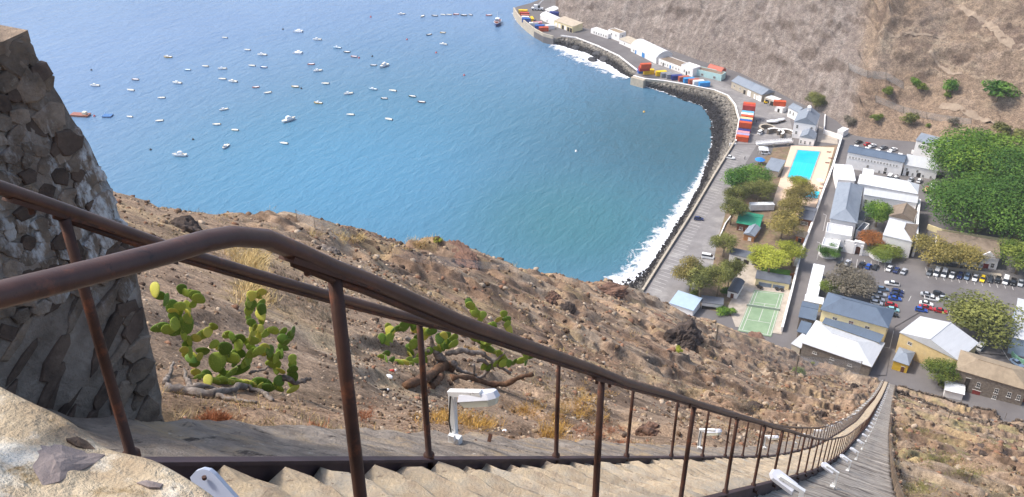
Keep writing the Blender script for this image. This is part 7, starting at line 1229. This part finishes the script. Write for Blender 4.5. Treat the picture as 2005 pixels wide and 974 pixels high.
def deadwood(label, base, org, scl, paths, m_, seed):
    rd = random.Random(seed); t = thing('dead_branches', label, 'dead wood', tuple(base))
    for pts, r0, r1 in paths:
        pp = []
        for cx, cy in pts: p, tt = vplane(base, org[0] + cx * scl, org[1] + cy * scl); pp.append(p - base + Vector((rd.gauss(0, .02), rd.gauss(0, .02), 0)))
        fine = []
        for a, b in zip(pp[:-1], pp[1:]):
            for k_ in range(5): fine.append(a.lerp(b, k_ / 5) + Vector((rd.gauss(0, .008), rd.gauss(0, .008), rd.gauss(0, .009))))
        fine.append(pp[-1]); n_ = len(fine); u = scl * tt / F; rr_ = [(r0 + (r1 - r0) * i / (n_ - 1)) * .85 * u * rd.uniform(.75, 1.25) for i in range(n_)]
        put('branch', MB().tube(fine, rr_, 8).mesh('branch', True), m_, t)
c1, b1 = cactus('prickly pear with tall stalk of pads left of the first post', (432,748), (280, 540), .2669, PADS1, 3)
c2, b2 = cactus('sprawling prickly pear behind the handrail in the middle of the picture', (880,728), (730, 580), .2258, PADS2, 5)
deadwood('grey twisted dead trunk lying under the left prickly pear', b1, (280, 540), .2669, [([(180,830),(330,865),(480,880),(620,870),(760,840),(860,880),(960,925)], 44, 18), ([(160,800),(190,740),(230,640)], 26, 8), ([(350,820),(310,760),(300,680)], 24, 9), ([(330,850),(420,830),(560,850)], 30, 16), ([(1020,735),(1120,780),(1200,770),(1235,745)], 26, 14), ([(560,900),(700,930),(850,940)], 22, 10), ([(780,700),(860,690),(930,680)], 14, 8)], DEADW, 6)
deadwood('grey gnarled dead limbs arching through the sprawling prickly pear', b2, (730, 580), .2258, [([(640,640),(560,500),(520,420),(500,350)], 55, 8), ([(600,560),(540,470),(440,470),(370,430),(280,360)], 40, 18), ([(600,620),(545,650),(560,560)], 20, 8), ([(640,500),(760,470),(860,485),(940,490),(1000,540),(1060,580)], 30, 18), ([(870,730),(960,690),(1060,570),(1125,490)], 24, 9), ([(1050,570),(1120,620),(1190,665)], 26, 16), ([(880,590),(885,690)], 16, 8), ([(690,560),(740,640),(800,660),(900,690)], 26, 12), ([(900,560),(960,550),(1010,600)], 26, 12)], DEADW, 7)
deadwood('brown fibrous roots sprawled below the gnarled limbs', b2, (730, 580), .2258, [([(270,800),(400,740),(520,680),(610,600)], 40, 60), ([(560,620),(640,640),(700,600)], 60, 50), ([(680,720),(860,735),(1010,760),(1150,770),(1270,700),(1390,680)], 34, 22), ([(500,800),(560,760),(600,700)], 40, 30)], FIBRE, 8)
# litter beside the post
def crumple(name, label, px, r_, sc, seed, m_, cat):
    p = HP(*px); o = pebble(name, None, p + Vector((0, 0, r_ * .4)), r_, sc, seed, m_); tag(o, label, cat)
crumple('plastic_bag', 'crumpled white plastic bag on the slope beside the left railing', (762,740), .075, (1.2, .8, .6), 5, WHITER, 'litter'); crumple('paper_scrap', 'small grey-white scrap right of the nearest lamp', (988,845), .03, (1.3, 1, .5), 6, WHITER, 'litter'); crumple('white_stone', 'pale rounded stone right of the nearest lamp', (944,828), .05, (1.1, .9, .8), 7, BEIGE, 'stone')
for nm, lb, px, m_, l_ in (('drink_can', 'crushed red drink can above the white plastic bag', (768,728), CC['red'], .11), ('glass_bottle', 'dark bottle lying below the white plastic bag', (750,766), BLACKP, .17)):
    p = HP(*px); t = thing(nm, lb, nm.split('_')[1], tuple(p + Vector((0, 0, .03))), .6); put('body', MB().tube([(-l_/2, 0, 0), (l_/2, 0, 0)], .03, 10).mesh('body', True), m_, t); put('neck', MB().tube([(l_/2 + .001, 0, 0), (l_/2 + .04, 0, 0)], [.028, .014], 10).mesh('neck', True), WHITER, t)
# ================================================================ fences and dry stone walls on the slopes
def net_mat():
    m = bpy.data.materials.new('wire_netting'); m.use_nodes = True; n = m.node_tree.nodes; l = m.node_tree.links; b = n['Principled BSDF']; b.inputs['Base Color'].default_value = (.45, .45, .44, 1); b.inputs['Roughness'].default_value = .5
    tc = n.new('ShaderNodeTexCoord'); w1 = n.new('ShaderNodeTexBrick'); w1.inputs['Scale'].default_value = 2.0; w1.inputs['Mortar Size'].default_value = .035; w1.inputs['Color1'].default_value = (0, 0, 0, 1); w1.inputs['Color2'].default_value = (0, 0, 0, 1); w1.inputs['Mortar'].default_value = (1, 1, 1, 1)
    mp = n.new('ShaderNodeMapping'); mp.inputs['Rotation'].default_value = (rad(90), 0, 0); l.new(tc.outputs['Object'], mp.inputs[0]); l.new(mp.outputs[0], w1.inputs['Vector'])
    mr = n.new('ShaderNodeMath'); mr.operation = 'MULTIPLY_ADD'; mr.inputs[1].default_value = .55; mr.inputs[2].default_value = .10; l.new(w1.outputs['Color'], mr.inputs[0]); l.new(mr.outputs[0], b.inputs['Alpha']); return m
NET = net_mat(); POSTW = mat('grey_fence_post', L('7d7468'), .9, .2, 4)
def fence(label, pts, hgt, net=True, rad_=.04, lean=0.0):
    if hgt < 0: hgt = -hgt * (pts[0] - Vector(CAM)).length / F; rad_ = hgt * .022
    t = thing('wire_fence', label, 'fence', (0, 0, 0)); tops = []
    for p in pts: q = p + Vector((lean, 0, hgt)); put('post', MB().tube([p - Vector((0, 0, .4)), q], rad_, 6).mesh('post'), POSTW, t); tops.append(q)
    for a, b, c_, d in zip(pts[:-1], pts[1:], tops[:-1], tops[1:]):
        put('wire', MB().tube([c_ - Vector((0, 0, .05)), c_.lerp(d, .5) - Vector((0, 0, .15)), d - Vector((0, 0, .05))], max(.012, rad_ * .3), 4).mesh('wire'), POSTW, t)
        if net: put('netting', MB().add([a + Vector((0, 0, .1)), b + Vector((0, 0, .1)), d - Vector((0, 0, .06)), c_ - Vector((0, 0, .06))], [(0, 1, 2, 3)]).mesh('netting'), NET, t)
fence('wire mesh fence on the headland crest against the sea', [HP(*p) for p in ((582,434),(617,449),(686,468))], -26, True, .045)
fence('thin wire fence running along the brown ridge', [HP(*p) for p in ((768,505),(845,521),(997,531))], -26, True, .06)
fence('wire fence on tall grey posts across the lower slope', [HP(*p) for p in ((1400,680),(1556,738),(1690,700))], 5.0, True, .14)
fence('wire fence on short posts right of the lower stairs', [HP(*p) for p in ((1856,822),(1880,795),(1972,808))], 2.4, False, .08)
fence('rockfall fence on the upper part of the far slope', [FP(*p) for p in ((1660,152),(1698,160),(1733,168),(1770,176))], 4.0, True, .14, -1.0)
fence('rockfall fence above the retaining wall on the far slope', [FP(*p) for p in ((1714,206),(1770,222),(1815,236),(1858,246),(1898,262))], 3.6, True, .14, -1.0)
def drywall(label, px, h, th, seed):
    t = thing('dry_stone_wall', label, 'stone wall', (0, 0, 0)); pts = [HP(*p) for p in px]; r = np.random.default_rng(seed); A = resample(pts, 260); m_ = len(A); idx = r.integers(0, m_, 900); q = A[idx] + r.normal(0, th * .3, (900, 2)); z_ = hz(q[:, 0], q[:, 1]) + r.uniform(-.1, h, 900)
    c_ = np.array([L('5e544c'), L('4a413b'), L('7a6d60')])[r.integers(0, 3, 900)] * r.uniform(.7, 1.2, (900, 1)); o = rocks('wall_stones', np.c_[q, z_], r.uniform(.2, .42, 900), c_, STONEM, .8, seed, t); o['kind'] = 'stuff'
drywall('dark tumbled stone wall slanting down from the foot of the stairs', [(1756,768),(1800,784),(1870,811),(1940,833),(2010,853)], .7, .8, 3)
drywall('dark stone wall along the hill foot below the brown house', [(1762,752),(1810,765),(1880,781),(1950,792),(2010,798)], .6, .7, 4)
# pale tracks on the far slope
TRACK = mat('pale_track', L('a3927e'), .95, .12, .6, .5, 3, col2=L('8c7a69'))
for px, wd_ in (([(1880,18),(1905,34),(1935,52),(1960,78),(1990,98),(2020,112)], 2.4), ([(1718,74),(1750,78),(1790,79),(1850,80)], 1.0), ([(1815,112),(1845,128),(1870,142),(1885,140)], 1.4), ([(1840,210),(1880,222),(1930,240),(1990,265),(2020,275)], 2.6)):
    pts = [FP(*p) for p in px]; fine = [a.lerp(b, k_ / 6) for a, b in zip(pts[:-1], pts[1:]) for k_ in range(6)] + [pts[-1]]; v = []
    for i, p in enumerate(fine): d = (fine[min(i+1, len(fine)-1)] - fine[max(0, i-1)]); q = Vector((-d.y, d.x, 0)).normalized() * wd_ * random.uniform(.4, .6); v += [tuple(p - q + Vector((0, 0, 0))), tuple(p + q)]
    V = np.array(v); V[:, 2] = far_z(V[:, 0], V[:, 1]) + .25; tag(put('hill_path', npmesh('hill_path', V, np.array([(2*i, 2*i+1, 2*i+3, 2*i+2) for i in range(len(fine) - 1)]), True), TRACK), kind='structure')
# ================================================================ thin sea haze between the hill top and the bay
hb = MB().box(-14500, 14500, -14500, 14500, -8, 194); hm = bpy.data.materials.new('sea_haze'); hm.use_nodes = True; n_ = hm.node_tree.nodes; n_.remove(n_['Principled BSDF'])
pv = n_.new('ShaderNodeVolumePrincipled'); pv.inputs['Color'].default_value = (.92, .95, 1.0, 1); pv.inputs['Density'].default_value = HAZE; pv.inputs['Anisotropy'].default_value = .2; hm.node_tree.links.new(pv.outputs[0], n_['Material Output'].inputs['Volume'])
tag(put('haze', hb.mesh('haze'), hm), 'thin pale sea haze over the bay and town', 'haze', None, 'stuff')
